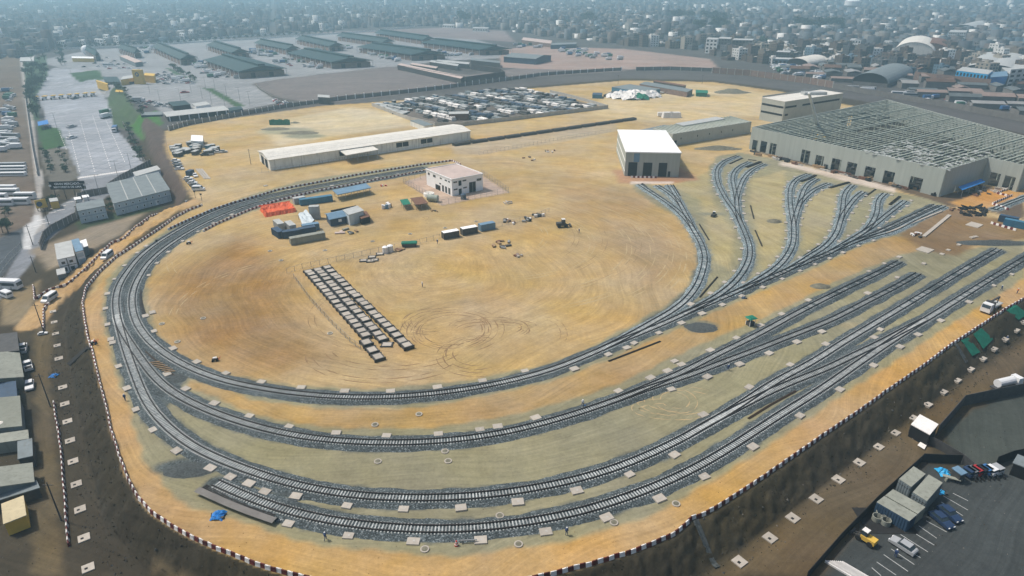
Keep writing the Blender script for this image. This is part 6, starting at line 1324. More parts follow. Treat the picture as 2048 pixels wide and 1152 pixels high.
slab_wall('dark sheet fence from the white hut to the parked three-wheelers', lz([(1816,866),(1850,885),(1882,902),(1921,925),(1942,942)]), 2.2, 2.5, 'darksteel', None, t=.08)
slab_wall('long black corrugated fence round the dark yard at the right', lz([(1872,872),(1900,840),(1924,812),(1980,800),(2050,786)]), 3.0, 2.5, 'darksteel', None, t=.12)
slab_wall('black fence at the right edge below the dark yard', lz([(1990,932),(2020,920),(2060,912)]), 2.4, 2.5, 'black', None, t=.08)
hut('dark shed cut by the right edge below the dark yard', [(2028,926),(2036,912),(2090,930),(2080,948)], 2.8, M['dark'], M['greyroof'])
b = hut('hut with a worn white sheet roof at the corner of the dark yard', [(1820,848),(1842,832),(1873,848),(1862,872)], 3.0, M['dark'], M['bwhite'], over=.1)
drape('tarp_sheet', 'white sheet lying against the dark fence below the white roofed hut', [(1834,893),(1846,879),(1857,885),(1848,901)], M['bwhite'], .1, 4, 'tarp')
q = GL(1886, 945); sheet_heap('bright blue tarp on the ground behind the black fence', (q.x, q.y), 1.2, M['skytarp'], 12, LOW); q = GL(1882, 985); sheet_heap('crumpled sky blue tarp beside the right container stack', (q.x, q.y), .7, M['skytarp'], 13, LOW)
hut('small grey blue booth roof beside the dark fence end', [(1906,938),(1916,934),(1932,946),(1922,950)], 2.2, M['darksteel'], M['blueroof'])
o = MB().box(0, 0, .8, 3, .8, .12, -.5).box(-1, 0, 0, .2, .6, .8).box(1, 0, 0, .2, .6, .8).obj('bench', M['khaki'], None, GL(1901, 962)); tag(o, 'grey bench on the asphalt near the blue booth', 'bench')
mc = {}
for nm in ('navy', 'grey', 'red', 'black', 'blue', 'white', 'silver'):
    r = thing('three_wheeler', 'x', 'mototaxi'); MB().box(-.3, 0, .45, 1.7, 1.25, .6).obj('body', PAINT[nm], r); MB().box(-.25, 0, 1.0, 1.4, 1.1, .55, 0, .9, .9).obj('windows', M['glass'], r); MB().box(-.25, 0, 1.56, 1.5, 1.2, .08).obj('roof_cover', PAINT[nm], r); MB().beam((.6, 0, .9), (1.1, 0, .3), .12).obj('fork', M['darksteel'], r)
    wheels(r, (-.7,), 1.2, .25); MB().hcyl((1.15, -.06, .25), (1.15, .06, .25), .25).obj('wheel', M['black'], r); mc[nm] = Proto(r)
for (a, b_), nm, l in zip([(1605,362),(1637,360),(1667,355),(1708,350),(1745,348),(1783,350),(1832,340)], ('navy', 'grey', 'red', 'black', 'blue', 'white', 'silver'), ('dark navy', 'dull grey', 'dark red', 'black', 'mid blue', 'white', 'silver')):
    (u, v), = Z8([(a, b_)]); mc[nm].put(GL(u, v), -1.2, l + ' roofed three-wheeler in the row beside the dark yard', None, (1.25, 1.25, 1.15))
# ------------------------------------------------------------------ market north of the yard
B1_ = lambda p: T(0, 0, 4, p)
B2_ = lambda p: T(512, 0, 4, p)
B3_ = lambda p: T(1024, 0, 4, p)
B4_ = lambda p: T(1536, 0, 4, p)
def market_hall(label, eL, eR, back, he=6.5, ri=4.2, bays=9):
    """eL, eR: front eave corners, back: rear end of the left eave (photo points at eave height)"""
    A, B, C_ = [Vector((*P(u, v, he), 0)) for u, v in (eL, eR, back)]; n = (C_-A); D_ = B+n; pts = [A, B, D_, C_]; c = sum(pts, Vector())/4
    root = thing('market_hall', label, 'market hall', tuple(c), 0, 'green roofed market halls'); p = [q-c for q in pts]; A, B, D_, C_ = p; m1, m2 = (A+B)/2, (C_+D_)/2; up = lambda v, z: (v.x, v.y, z)
    t = .25; mb = MB()
    for P1, P2, Q1, Q2 in ((C_, A, m2, m1), (B, D_, m1, m2)):
        vs = [up(P1, he), up(P2, he), up(Q2 if P2 is A else Q1, he+ri) if False else up(Q2, he+ri), up(Q1, he+ri)]
        if P1 is B: vs = [up(B, he), up(D_, he), up(m2, he+ri), up(m1, he+ri)]
        else: vs = [up(C_, he), up(A, he), up(m1, he+ri), up(m2, he+ri)]
        vs += [(x, y, z+t) for x, y, z in vs]; mb.add(vs, [(3, 2, 1, 0), (4, 5, 6, 7), (0, 1, 5, 4), (1, 2, 6, 5), (2, 3, 7, 6), (3, 0, 4, 7)])
    mb.obj('roof', M['tealroof'], root)
    # raised ridge vent
    d = (m2-m1); w = (B-A)*.07; mb = MB()
    r = [m1-w+d*.02, m1+w+d*.02, m2+w-d*.02, m2-w-d*.02]; mb.prism([(v.x, v.y) for v in r], he+ri-.3, he+ri+1.4); mb.obj('ridge_vent', M['tealroof'], root)
    g = MB(); g.add([up(A*.985, he), up(B*.985, he), up(m1*.985, he+ri-.2)], [(0, 1, 2)]); g.obj('gable_sheet', M['tealroof'], root)
    inn = [q*.93 for q in p]; MB().prism([(v.x, v.y) for v in inn], -.2, he-1.6).obj('stall_rows', M['brick'], root)
    mb = MB()
    for i in range(bays+1):
        for P1, P2 in ((A, C_), (B, D_)): v = P1.lerp(P2, i/bays)*.98; mb.box(v.x, v.y, -.2, .5, .5, he+.1)
    o = mb.obj('pillars', M['dirtywhite'], root)
    for k in (.3, .7): v = A.lerp(B, k)*.94; MB().box(v.x, v.y, 0, 4, .5, 4.2, math.atan2((B-A).y, (B-A).x)).obj('gateway', M['dark'], root)
    return root
for eL, eR, bk, l in [((476,144),(574,137),(405,120),'teal roofed market hall nearest the yellow gatehouse'), ((662,125),(747,121),(573,106),'teal roofed market hall, second in the front row'), ((822,110),(897,107),(712,94),'teal roofed market hall, third in the front row'), ((959,100),(1025,98),(842,85),'teal roofed market hall at the right end of the front row'),
    ((360,119),(396,115),(303,94),'teal hall behind the gatehouse car park'), ((462,106),(501,104),(412,90),'teal hall left in the middle row'), ((572,99),(602,97),(508,86),'teal hall behind the gap of the front row'), ((658,93),(690,91),(590,78),'teal hall in the back row above the second front hall'),
    ((765,85),(790,83),(672,72),'teal hall in the back row above the third front hall'), ((845,80),(872,78),(748,66),'teal hall furthest back at the right'), ((268,106),(283,104),(236,96),'small teal hall behind the plaza'), ((190,111),(200,109),(170,100),'small teal hall at the far left of the market')]:
    market_hall(l, eL, eR, bk)
# gatehouse
def nb(label, px, h, wall, roof, base=0.0, cat='building', **k): return Block('building', label, cat, px, h, wall, roof, base, **k)
b = nb('yellow gatehouse wing left of the tower', B1_([(965,640),(1075,620),(1090,598),(985,610)]), 8, M['yellow'], M['paleroof'], -3); b.panel(0, .55, .95, 0, 5, M['glass'])
b = nb('yellow gatehouse wing right of the tower', B1_([(1150,602),(1232,610),(1240,590),(1160,585)]), 9, M['yellow'], M['yellow'], -3)
a = P(*B1_([(1130,700)])[0], -3); r = thing('gate_tower', 'tall yellow slab tower with a round dark emblem', 'tower', (*a, -3), -.15); MB().box(0, 0, -.2, 9.5, 3.2, 15.5, 0, .92, 1).obj('slab', M['yellow'], r); MB().hcyl((0, -1.75, 11.5), (0, -1.3, 11.5), 1.9, 18).obj('emblem', M['navy'], r); MB().hcyl((0, -1.85, 11.5), (0, -1.7, 11.5), .9, 14).obj('emblem_disc', M['yellow'], r)
b = nb('green grey flat roofed block beside the yellow slab wall', B1_([(850,655),(960,660),(940,612),(820,620)]), 5, M['greysteel'] if 'greysteel' in M else M['greyroof'], M['tealroof'], -3)
b = nb('tilted yellow slab wall at the market entrance', B1_([(768,648),(858,675),(862,668),(775,642)]), 6, M['yellow'], M['yellow'], -3)
nb('small yellow kiosk by the entrance road', B1_([(922,735),(985,738),(985,722),(930,720)]), 3, M['yellow'], M['yellow'], -3)
nb('pinkish roofed long building in the market car park', B1_([(955,450),(1080,500),(1140,495),(1010,440)]), 4.5, M['greyroof'], M['pinkroof'])
nb('white and yellow long low building at the back of the plaza', B1_([(575,465),(750,468),(745,455),(575,452)]), 4, M['yellow'], M['white'])
nb('pale roofed building at the end of the western walkway', B1_([(165,490),(265,490),(280,445),(160,440)]), 5, M['concrete'], M['paleroof'], -4)
# long roofed service building near the fence
b = nb('long pale roofed service building beside the yard fence', B1_([(1345,937),(1822,880),(1790,850),(1308,897)]), 4.6, M['dark'], M['paleroof'], -1.5, over=.6)
for i in range(7): b.panel(0, .02+i*.155, .035+i*.155, 0, 4.5, M['white'], 'pillar', .5)
nb('small teal roofed shelter in the service court', B1_([(1385,850),(1520,838),(1480,803),(1345,820)]), 4, M['dark'], M['tealroof'], -1)
nb('row of glass fronted teal stalls before the service building', B1_([(1130,925),(1300,918),(1290,895),(1125,900)]), 3, M['tealroof'], M['greyroof'], -2)
nb('dark teal store at the right end of the service building', B1_([(1840,890),(1945,872),(1920,850),(1830,865)]), 3.5, M['navy'], M['tealroof'], -1)
nb('white walled low block in the service court', B1_([(1560,855),(1690,835),(1640,815),(1540,830)]), 3, M['white'], M['paleroof'], -1)
# walled compound right of the second hall
for px, l, rf in [(B2_([(1130,520),(1640,630),(1660,612),(1160,508)]), 'long flat brown roofed stall row along the compound wall', 'pinkroof'), (B2_([(1235,515),(1440,548),(1455,535),(1250,503)]), 'pinkish roofed row inside the compound', 'pinkroof'), (B2_([(1390,495),(1610,530),(1625,515),(1400,482)]), 'pale roofed row at the back of the compound', 'paleroof'),
    (B2_([(1720,482),(1945,505),(1955,490),(1720,465)]), 'grey teal roofed row right of the compound', 'greyroof'), (B2_([(1440,492),(1700,515),(1710,500),(1450,478)]), 'second pale roofed row at the back of the compound', 'paleroof')]: nb(l, px, 4.5, M['darksteel'], M[rf])
Zg = lambda L, z=0.0: [Vector((*P(u, v), z)) for u, v in L]
slab_wall('dark wall round the brown compound beside the field', Zg(B2_([(1140,560),(1680,660),(1990,615),(1960,590),(1720,555)])), 5, 6, 'darksteel', None, t=.4)
b = nb('dark teal warehouse right of the market halls', B3_([(-60,455),(180,470),(320,445),(380,440)][:3] + [(60,425)]), 6, M['navy'], M['greyroof'], gable=2.2)
nb('low grey shed far behind the right market hall', B3_([(80,320),(310,350),(320,325),(90,300)]), 5, M['brick'], M['pinkroof']); nb('pale roofed shed far right of the market', B3_([(310,362),(510,352),(520,340),(320,345)]), 5, M['navy'], M['greyroof'])
# service stall of the big road: toll booths
bt = thing('toll_booth', 'x', 'toll booth'); MB().box(0, 0, 0, 2.4, 7.5, .3).obj('island', M['concrete'], bt); MB().box(0, 0, .3, 1.8, 3, 2.6).obj('cabin', M['white'], bt); MB().box(0, 0, 1.3, 1.84, 2.6, 1.0).obj('window', M['glass'], bt); MB().box(0, .5, 2.95, 3.2, 4.4, .35).obj('roof', M['yellow'], bt); MB().box(0, -3.4, .3, .8, .8, 1.6).obj('barrier_box', M['black'], bt); tb = Proto(bt)
for i, (u, v) in enumerate(B1_([(295,805),(362,800),(430,795),(495,790),(562,785),(622,780),(688,775),(748,770)])): tb.put(G(u, v), .1, 'toll booth in the row across the market plaza', 'toll booths across the plaza')
# crosswalk bars and lane dashes
def flat(px, m, z, name, dz=.02):
    A = [Vector((*P(u, v, z), z+dz)) for u, v in px]; o = MB().add(A, [(0, 1, 2, 3)] if (A[1]-A[0]).cross(A[2]-A[1]).z > 0 else [(3, 2, 1, 0)]).obj(name, m); tag(o, kind='structure'); return o
mb = MB()
for i in range(26):
    s = i/25; u, v = 160+s*108, 355.5-s*16; p = P(u, v, LOW); mb.box(p[0], p[1], LOW-.02+.035, 1.0, 3.6, .012, .1)
for ln in ([(138,262),(160,345)], [(160,240),(190,345)], [(185,230),(222,338)], [(205,225),(250,325)], [(118,262),(133,300)]):
    (u0, v0), (u1, v1) = ln; A, B = P(u0, v0, LOW), P(u1, v1, LOW); L = math.hypot(B[0]-A[0], B[1]-A[1]); k = int(L/6)
    for i in range(k): s = (i+.5)/k; mb.box(A[0]+(B[0]-A[0])*s, A[1]+(B[1]-A[1])*s, LOW+.015, .35, 2.4, .012, math.atan2(B[1]-A[1], B[0]-A[0])-math.pi/2)
for (u, v) in [(108,416),(124,412),(140,404),(105,425),(122,420),(75,452),(82,440),(92,446)]: p = P(u, v, LOW); mb.box(p[0], p[1], LOW+.016, 2.8, .5, .012, .7)
o = mb.obj('road_markings', M['bwhite']); tag(o, kind='structure')
# sign boards
def board(label, u0, v0, u1, v1, h, clear, m, z=LOW, lines=(), disc=None):
    A, B = Vector((*P(u0, v0, z), z)), Vector((*P(u1, v1, z), z)); d = B-A; L = d.length; r = thing('sign_board', label, 'sign', tuple((A+B)/2), math.atan2(d.y, d.x))
    MB().box(0, 0, clear, L, .35, h).obj('panel', m, r)
    for s in (-.42, -.14, .14, .42): MB().box(s*L, .1, -.2, .25, .25, clear+.2).obj('leg', M['darksteel'], r)
    for i, (t, sz, zz) in enumerate(lines):
        cu = bpy.data.curves.new('lettering', 'FONT'); cu.body = t; cu.size = sz; cu.align_x = 'CENTER'; cu.align_y = 'CENTER'; cu.extrude = .04; cu.offset = .02; cu.materials.append(M['white'])
        o = bpy.data.objects.new('lettering', cu); COL.objects.link(o); me_ = bpy.data.meshes.new_from_object(o.evaluated_get(bpy.context.evaluated_depsgraph_get())); bpy.data.objects.remove(o); o = bpy.data.objects.new('lettering', me_); COL.objects.link(o); o.parent = r; o.location = (0, -.24, clear+zz); o.rotation_euler = (math.pi/2, 0, 0)
    if disc: MB().hcyl((disc, -.30, clear+h/2), (disc, -.18, clear+h/2), h*.30, 18).obj('emblem', M['navy'], r)
    return r
r = board('black sign reading GRAN MERCADO MAYORISTA DE LIMA over the road', 108, 399, 178, 397, 3.6, 4.6, M['black'], lines=[('GRAN MERCADO', 1.35, 2.5), ('MAYORISTA DE LIMA', 1.25, 1.05)])
for s in (-1, 1): MB().hcyl((s*7.3, -.26, 6.4), (s*7.3, -.18, 6.4), .55, 14).obj('emblem', M['bwhite'], r)
board('yellow sign with a round dark emblem beside the street', 75, 423, 97, 419, 3.6, 1.2, M['yellow'], disc=-.6)
b = Block('kiosk', 'yellow kiosk with pale roof right of the yellow sign', 'kiosk', [(98,398),(101,404),(116,402),(114,396)], 3.2, M['yellow'], M['paleroof'], LOW)
b = Block('gate_cabin', 'white gate cabin on the street below the sign', 'cabin', [(148,396),(150,400),(162,398),(160,394)], 3, M['bwhite'], M['white'], LOW); b = Block('gate_cabin', 'second white gate cabin nearer the modular cabins', 'cabin', [(164,392),(166,396),(178,394),(176,390)], 3, M['bwhite'], M['white'], LOW)
canopy('canopy', 'dark blue solar canopy at the left of the avenue', B1_([(300,975),(380,960),(390,990),(305,1008)]), 3, M['bluetarp'], base=LOW, n=(3, 2))
# ------------------------------------------------------------------ fences, walls round the north
slab_wall('dark fence with white posts along the road, western part', [Vector((*P(u, v), hz(*P(u, v)))) for u, v in [(338,262),(375,250),(420,243),(470,233),(512,226),(560,217),(600,211),(640,206)]], 2.6, 5, 'greywall', 'white', t=.2, posth=.6, postw=.45)
slab_wall('dark fence with white posts along the road, middle part', Zg([(640,206),(693,199),(780,190),(870,180),(945,170),(1024,160)]), 3, 8, 'greywall', 'white', t=.2, posth=.8, postw=.6)
slab_wall('dark fence with white posts along the road, eastern part up to the gap', Zg([(1024,160),(1080,152),(1130,148),(1190,144),(1243,141)]), 3, 10, 'greywall', 'white', t=.2, posth=.6, postw=.6)
slab_wall('brown wall with pale posts right of the road gap', Zg([(1272,141),(1340,140),(1424,143)]), 3.5, 10, 'greywall', 'concrete', t=.2, postw=.6)
slab_wall('high brown wall curving past the truck yards', Zg([(1424,146),(1500,152),(1560,160),(1620,168),(1665,176)]), 5.5, 8, 'brick', 'concrete', t=.3, postw=.6)
slab_wall('long grey wall behind the unfinished hall', Zg([(1665,176),(1720,186),(1800,199),(1900,216),(2048,244),(2160,266)]), 4, 8, 'greywall', 'greywall', t=.3)
slab_wall('tall brown wall in front of the blue building', Zg([(1826,161),(1870,167),(1920,172),(1977,178)]), 8, 8, 'brick', 'greywall', t=.4)
slab_wall('concrete wall round the walled material yard', Zg([(744,212),(780,226),(818,240),(870,252),(925,252)]), 2.4, 6, 'concrete', None, t=.3)
slab_wall('front wall of the material yard', Zg([(925,252),(960,248),(1024,241),(1120,229),(1216,217)]), 2.6, 6, 'concrete', None, t=.3)
slab_wall('right wall of the material yard', Zg([(1216,217),(1180,206),(1140,195),(1100,186)]), 2.4, 6, 'concrete', None, t=.3)
slab_wall('white wall along the far side of the market field', Zg([(512,172),(520,180),(545,195),(600,212)]), 1.6, 6, 'greywall', None, t=.2)
def far_wall(label, L): slab_wall(label, Zg(L), 2.2, 12, 'dirtywhite', None, t=.3)
far_wall('long pale wall at the far edge of the market', [(110,99),(250,95),(380,86),(520,78),(640,70),(760,62),(830,54)])
far_wall('pale wall beside the far trees', [(180,92),(330,86),(470,74),(600,68)])
# ------------------------------------------------------------------ goods in the walled yard
rs = random.Random(21)
yard_poly = [(760,210),(830,198),(950,184),(1040,178),(1090,188),(1200,215),(1120,226),(1024,237),(940,246),(880,246),(820,232)]
ya = np.array(yard_poly, float)
def rnd_in(poly, n, rs):
    a = np.array(poly, float); out = []
    while len(out) < n:
        u, v = rs.uniform(a[:, 0].min(), a[:, 0].max()), rs.uniform(a[:, 1].min(), a[:, 1].max())
        if pip(np.array([u]), np.array([v]), [tuple(q) for q in a])[0]: out.append((u, v))
    return out
A = P(1040, 190); B = P(1180, 215); ra = math.atan2(B[1]-A[1], B[0]-A[0])
pipeP = {}
for k in ('bwhite', 'steel', 'blueroof', 'navy', 'paleroof', 'darksteel', 'greyroof'):
    mb = MB()
    for i in range(4): mb.hcyl((-3.5, -1.8+i*1.2, .6), (3.5, -1.8+i*1.2, .6), .58, 8)
    for i in range(3): mb.hcyl((-3.4, -1.2+i*1.2, 1.62), (3.4, -1.2+i*1.2, 1.62), .58, 8)
    o = mb.obj('pipe_stack', M[k]); o['category'] = 'pipe stack'; pipeP[k] = Proto(o)
yw = [P(*q) for q in yard_poly]; cy_ = cen(yw); KO = ['steel', 'darksteel', 'navy', 'greyroof', 'bwhite', 'steel', 'darksteel']
for j in range(-12, 13):
    for i in range(-16, 17):
        x = cy_[0]+i*8.8*math.cos(ra)-j*6.4*math.sin(ra); y = cy_[1]+i*8.8*math.sin(ra)+j*6.4*math.cos(ra)
        if not pip(np.array([x]), np.array([y]), yw)[0] or rs.random() < .26: continue
        k = KO[(j*3+i//5) % 7]; pipeP[k].put((x+rs.uniform(-.5, .5), y+rs.uniform(-.4, .4), 0), ra+rs.uniform(-.03, .03), {'bwhite': 'white', 'steel': 'grey', 'blueroof': 'blue grey', 'navy': 'dark blue', 'paleroof': 'pale grey', 'darksteel': 'black', 'greyroof': 'dull grey'}[k]+' stack of pipes lying in the walled material yard', k+' pipe stacks in the walled yard', (rs.uniform(.9, 1.15), rs.uniform(.8, 1.1), rs.uniform(.6, 1.3)))
boxP = {}
for k in ('pad', 'darksteel', 'paleroof', 'blue', 'brown'):
    o = multi('goods_crate', [(MB().box(0, 0, 0, 4, 2.6, 1.9), M[k]), (MB().box(0, 0, 1.9, 4.2, 2.8, .15), M['paleroof' if k != 'pad' else 'concrete'])]); o['category'] = 'crate'; boxP[k] = Proto(o)
for (u, v) in rnd_in(yard_poly, 34, rs):
    k = rs.choice(list(boxP)); boxP[k].put((*P(u, v), 0), ra+rs.choice((0, 1.57)), {'pad': 'pale', 'darksteel': 'dark', 'paleroof': 'grey', 'blue': 'blue', 'brown': 'brown'}[k]+' crate among the pipes in the walled material yard', k+' crates in the walled yard', (rs.uniform(.5, 1.4), rs.uniform(.5, 1.2), rs.uniform(.5, 1.3)))
nb('brown box store with pale flat roof at the front of the material yard', B2_([(1540,915),(1700,910),(1700,893),(1550,895)]), 4, M['brown'], M['paleroof'])
for i in range(4):
    (u, v), = B2_([(1740+42*i, 945)]); q = P(u, v); r = thing('pipe_drum', 'large dark blue drum lying in the row at the front of the material yard', 'drum', (*q, 0), ra, 'dark blue drums'); MB().hcyl((0, -2, 1.5), (0, 3, 1.5), 1.5, 12).obj('shell', M['navy'], r)
for i in range(9):
    (u, v), = B2_([(990+40*(i % 5)+60*(i//5), 840+18*(i % 5)+(i//5)*8)]); boxP['darksteel'].put((*P(u, v), 0), ra+.4, 'flat black panel stack at the left of the walled material yard', 'flat black panel stacks', (2.2, 2.2, .5))
nb('long grey roofed shed outside the wall behind the warehouse', B2_([(1235,968),(1345,1008),(1420,1000),(1300,955)]), 3, M['dirtywhite'], M['greyroof'])
# goods field north east
nb('blue grey flat roofed store on the northern sand', B3_([(800,700),(1040,735),(1190,715),(940,672)]), 4, M['blue'], M['greyroof'])
nb('long brown grey store right of the blue grey one', B3_([(1022,672),(1400,738),(1445,715),(1070,655)]), 4, M['brick'], M['greyroof'])
nb('low dark stack yard left of the blue grey store', B3_([(740,770),(860,745),(950,735),(800,720)]), 1.5, M['darksteel'], M['darksteel'])
nb('small blue container left on the northern sand', B3_([(642,760),(720,762),(722,745),(650,742)]), 2.6, M['blue'], M['navy'])
nb('bright green tent at the right end of the northern stores', B3_([(1478,740),(1560,745),(1560,722),(1470,720)]), 3, M['greentarp'], M['greentarp'], gable=1)
nb('thin grey roofed shelter at the back of the northern stores', B3_([(1130,650),(1380,690),(1390,682),(1150,643)]), 2.5, M['darksteel'], M['brown'])
for i, (u, v) in enumerate(B3_([(800,775),(850,785),(900,780),(950,790),(990,770),(1060,775),(1110,770),(870,760),(930,762)])): sheet_heap('%s sheeted heap in the row before the northern stores' % ('pale'), P(u, v), rs.uniform(5, 8), M['bwhite'], 30+i); bpy.data.objects[[o.name for o in bpy.data.objects if o.name.startswith('covered_gear')][-1]]['group'] = 'pale sheeted heaps'
sheet_heap('green sheeted heap among the pale heaps', P(*B3_([(1020,790)])[0]), 7, M['greentarp'], 50)
for i, (u, v) in enumerate(B3_([(1110,745),(1150,735),(1190,745),(1230,738),(1260,748),(1180,728)])): boxP['brown'].put((*P(u, v), 0), .3+i, 'low rusty bundle in the yellow patch beside the stores', 'rusty bundles', (1.6, 1.4, .5))
# huts and cars at the western edge of the sand
nb('white cabin on the sand above the dark goods', B1_([(1530,1130),(1620,1130),(1625,1090),(1530,1080)]), 3.5, M['palewall'], M['white'])
for i, (u, v) in enumerate(rnd_in([(338,300),(372,288),(430,290),(450,300),(420,310),(345,318)], 34, rs)):
    k = rs.choice(['darksteel', 'blue', 'darksteel', 'paleroof']); boxP[k].put((*P(u, v), 0), rs.uniform(0, 1.6), {'darksteel': 'dark', 'blue': 'blue', 'paleroof': 'grey'}[k]+' bin in the crowded store at the western edge of the sand', k+' bins at the western edge', (rs.uniform(.7, 1.1), rs.uniform(.8, 1.2), rs.uniform(.8, 1.3)))
carP = {k: make_car(k) for k in ('white', 'silver', 'black', 'red', 'grey')}
for i in range(4): carP[('white', 'silver', 'grey', 'white')[i]].put((*P(352+2.5*i, 323+5.5*i), 0), .1, ('white', 'silver', 'grey', 'white')[i]+' car in the short column below the crowded store', 'cars below the crowded store')
for i in range(6): carP[('white', 'silver', 'white', 'grey', 'silver', 'white')[i]].put((*P(377+4.2*i, 359+4.4*i), 0), .15, ('white', 'silver', 'white', 'grey', 'silver', 'white')[i]+' car in the row at the northern end of the ramp', 'cars north of the ramp')
vanW.put((*P(398, 381), 0), .1, 'white van at the near end of the row of cars north of the ramp')
carP['white'].put((*P(437, 306), 0), .3, 'white car right of the crowded store, left of two'); carP['silver'].put((*P(447, 305), 0), .3, 'silver car right of the crowded store, right of two'); carP['white'].put((*P(418, 310), 0), .3, 'white car before the crowded store'); carP['black'].put((*P(410, 311), 0), .3, 'black car before the crowded store')
cN.put((*P(381, 350), 0), 1.4, 'small dark blue container beside the row of cars', None, (.6, .9, .9)); carP['white'].put((*P(391, 353), 0), -1.0, 'white car beside the small dark blue container')
for i in range(3): A, B = P(393+i*5, 338), P(410+i*5, 358); o = MB().beam((0, 0, .1), (B[0]-A[0], B[1]-A[1], .1), .9, .2).obj('concrete_strip', M['pad'], None, (*A, 0)); tag(o, 'long pale concrete strip on the sand north of the ramp', 'strip', 'three pale strips')
pole('dark pole beside the left end of the long warehouse', 502, 329, 8, 0); 
for (u, v) in [(1404,168),(1236,168)]: pole('lonely pole on the northern sand', u, v, 8, 0); 
for o in [o for o in bpy.data.objects if o.get('label') == 'lonely pole on the northern sand']: o['group'] = 'poles on the northern sand'
nb('two storey dark viewing hut at the fence behind the field', B2_([(495,770),(590,790),(585,757),(497,765)]), 5, M['darksteel'], M['paleroof'])
q = P(560, 250); r = thing('green_screen', 'dark green screen standing behind the grey heaps', 'screen', (*q, 0), .05); mb = MB(); [mb.box(-6+i*1.2, 0, 0, 1.15, .15, 3.2+.5*abs(math.sin(i*.9))) for i in range(11)]; mb.obj('netting', M['greentarp'], r)
# ------------------------------------------------------------------ parked vehicles in the market and the western yards
fp = {(k, c): make_far(k, c) for k, c in (('car', 'white'), ('car', 'silver'), ('car', 'black'), ('car', 'red'), ('truck', 'white'), ('truck', 'blue'), ('truck', 'silver'), ('truck', 'green'), ('bus', 'white'), ('bus', 'silver'))}
def lot(poly, n, kinds, where, ang, z=0.0, jit=.2, seed=0):
    rs = random.Random(seed); placed = []
    a = np.array(poly)
    for (u, v) in rnd_in(poly, n*2, rs):
        p = P(u, v, z)
        if len(placed) >= n: break
        if any(math.hypot(p[0]-x, p[1]-y) < 4 for x, y in placed): continue
        placed.append(p); k, c = rs.choice(kinds); fp[(k, c)].put((*p, hz(*p) if z else 0), ang+rs.uniform(-jit, jit)+rs.choice((0, math.pi)), '%s %s parked %s' % (c, k, where), '%s %ss %s' % (c, k, where))
cars = [('car', 'white'), ('car', 'silver'), ('car', 'black'), ('car', 'white'), ('car', 'red')]; trs = [('truck', 'white'), ('truck', 'blue'), ('truck', 'white'), ('truck', 'silver'), ('truck', 'green')]
lot([(308,150),(330,145),(395,165),(372,172),(320,168)], 36, cars+trs[:1], 'right of the yellow gatehouse', .3, seed=1)
lot([(388,128),(405,125),(480,150),(478,158),(410,155)], 40, trs+cars, 'before the nearest market hall', .5, seed=2)
lot([(155,118),(260,112),(300,130),(280,140),(170,138)], 34, cars+[('bus', 'white')], 'in the lot behind the gatehouse', .1, seed=3)
lot([(570,115),(650,130),(640,138),(575,134),(545,125)], 30, trs+cars, 'between the first two front halls', .5, seed=4)
lot([(700,100),(820,114),(800,124),(745,112)], 26, trs, 'between the second and third halls', .5, seed=5)
lot([(870,100),(960,104),(940,112),(900,115)], 12, trs, 'below the right front halls', .5, seed=6)
lot([(500,100),(565,106),(560,114),(505,112)], 16, trs, 'behind the first front hall', .5, seed=7)
lot([(620,95),(700,92),(705,98),(640,102)], 12, trs, 'in the middle lane of the market', .5, seed=8)
lot([(280,95),(305,92),(310,105),(292,108)], 8, trs, 'left of the back market halls', 1.2, seed=9)
lot([(272,205),(330,212),(345,222),(285,222)], 16, cars, 'in the service court', .2, -2, seed=10)
lot([(545,196),(575,205),(600,212),(560,212)], 14, cars, 'at the fence corner of the field', .6, seed=11)
lot([(1104,96),(1170,100),(1255,118),(1230,122),(1140,112)], 34, trs, 'on the sandy lot right of the market', .2, seed=12)
lot([(1030,88),(1090,90),(1085,97),(1030,96)], 10, trs, 'beside the far grey shed', .2, seed=13)
lot([(1540,130),(1600,135),(1650,150),(1640,162),(1550,148)], 34, trs+[('bus', 'white')], 'inside the yard behind the brown wall', .3, seed=14)
lot([(1700,176),(1840,190),(1840,196),(1700,184)], 7, [('bus', 'white'), ('bus', 'silver')], 'in the line behind the long grey wall', -.25, jit=.02, seed=15)
lot([(1850,192),(2040,225),(2048,235),(1850,205)], 16, trs+cars, 'on the right behind the long grey wall', .2, seed=16)
lot([(3,170),(22,170),(30,260),(6,260)], 22, cars+trs, 'in the western yard beyond the walkway', .1, LOW, seed=17)
lot([(0,268),(22,262),(34,300),(0,305)], 10, [('truck', 'white'), ('bus', 'silver')], 'in the middle of the western yard', .05, LOW, seed=18)
for i in range(4): fp[('bus', 'white' if i % 2 else 'silver')].put((*P(24, 332+6.5*i, LOW), LOW), .05, 'long pale trailer in the row at the left edge', 'trailers at the left edge', (1.3, 1, .6))
for i, (u, v) in enumerate([(14,383),(20,390),(-4,400),(10,411),(40,409),(52,398)]): fp[('bus', 'white')].put((*P(u, v, LOW), LOW), .03, 'white bus parked near the left edge beside the dirt', 'white buses near the left edge', (.8, 1, 1))
for (u, v, r_, k, l) in [(212,228,1.35,('truck','green'),'long green lorry driving down the avenue'), (213,236,1.35,('truck','white'),'white lorry below the green lorry on the avenue'), (231,263,-1.2,('truck','blue'),'dark blue truck at the right edge of the avenue'), (144,255,1.3,('car','silver'),'silver car driving on the avenue left side'), (144,277,1.3,('car','white'),'white car driving on the avenue further down'), (150,198,1.4,('car','black'),'black car waiting at the toll booths'), (370,186,.6,('car','red'),'bright red car alone on the market car park'), (278,204,.1,('truck','silver'),'dark truck in the corner of the service court'), (2,0,0,None,None)]:
    if k: z = LOW if u < 240 else 0; o = fp[k].put((*P(u, v, z), z), r_, l, None, (1.6, 1.3, 1.3) if k[0] == 'car' else (1.2, 1.1, 1.1)); o['group'] = ''; del o['group']
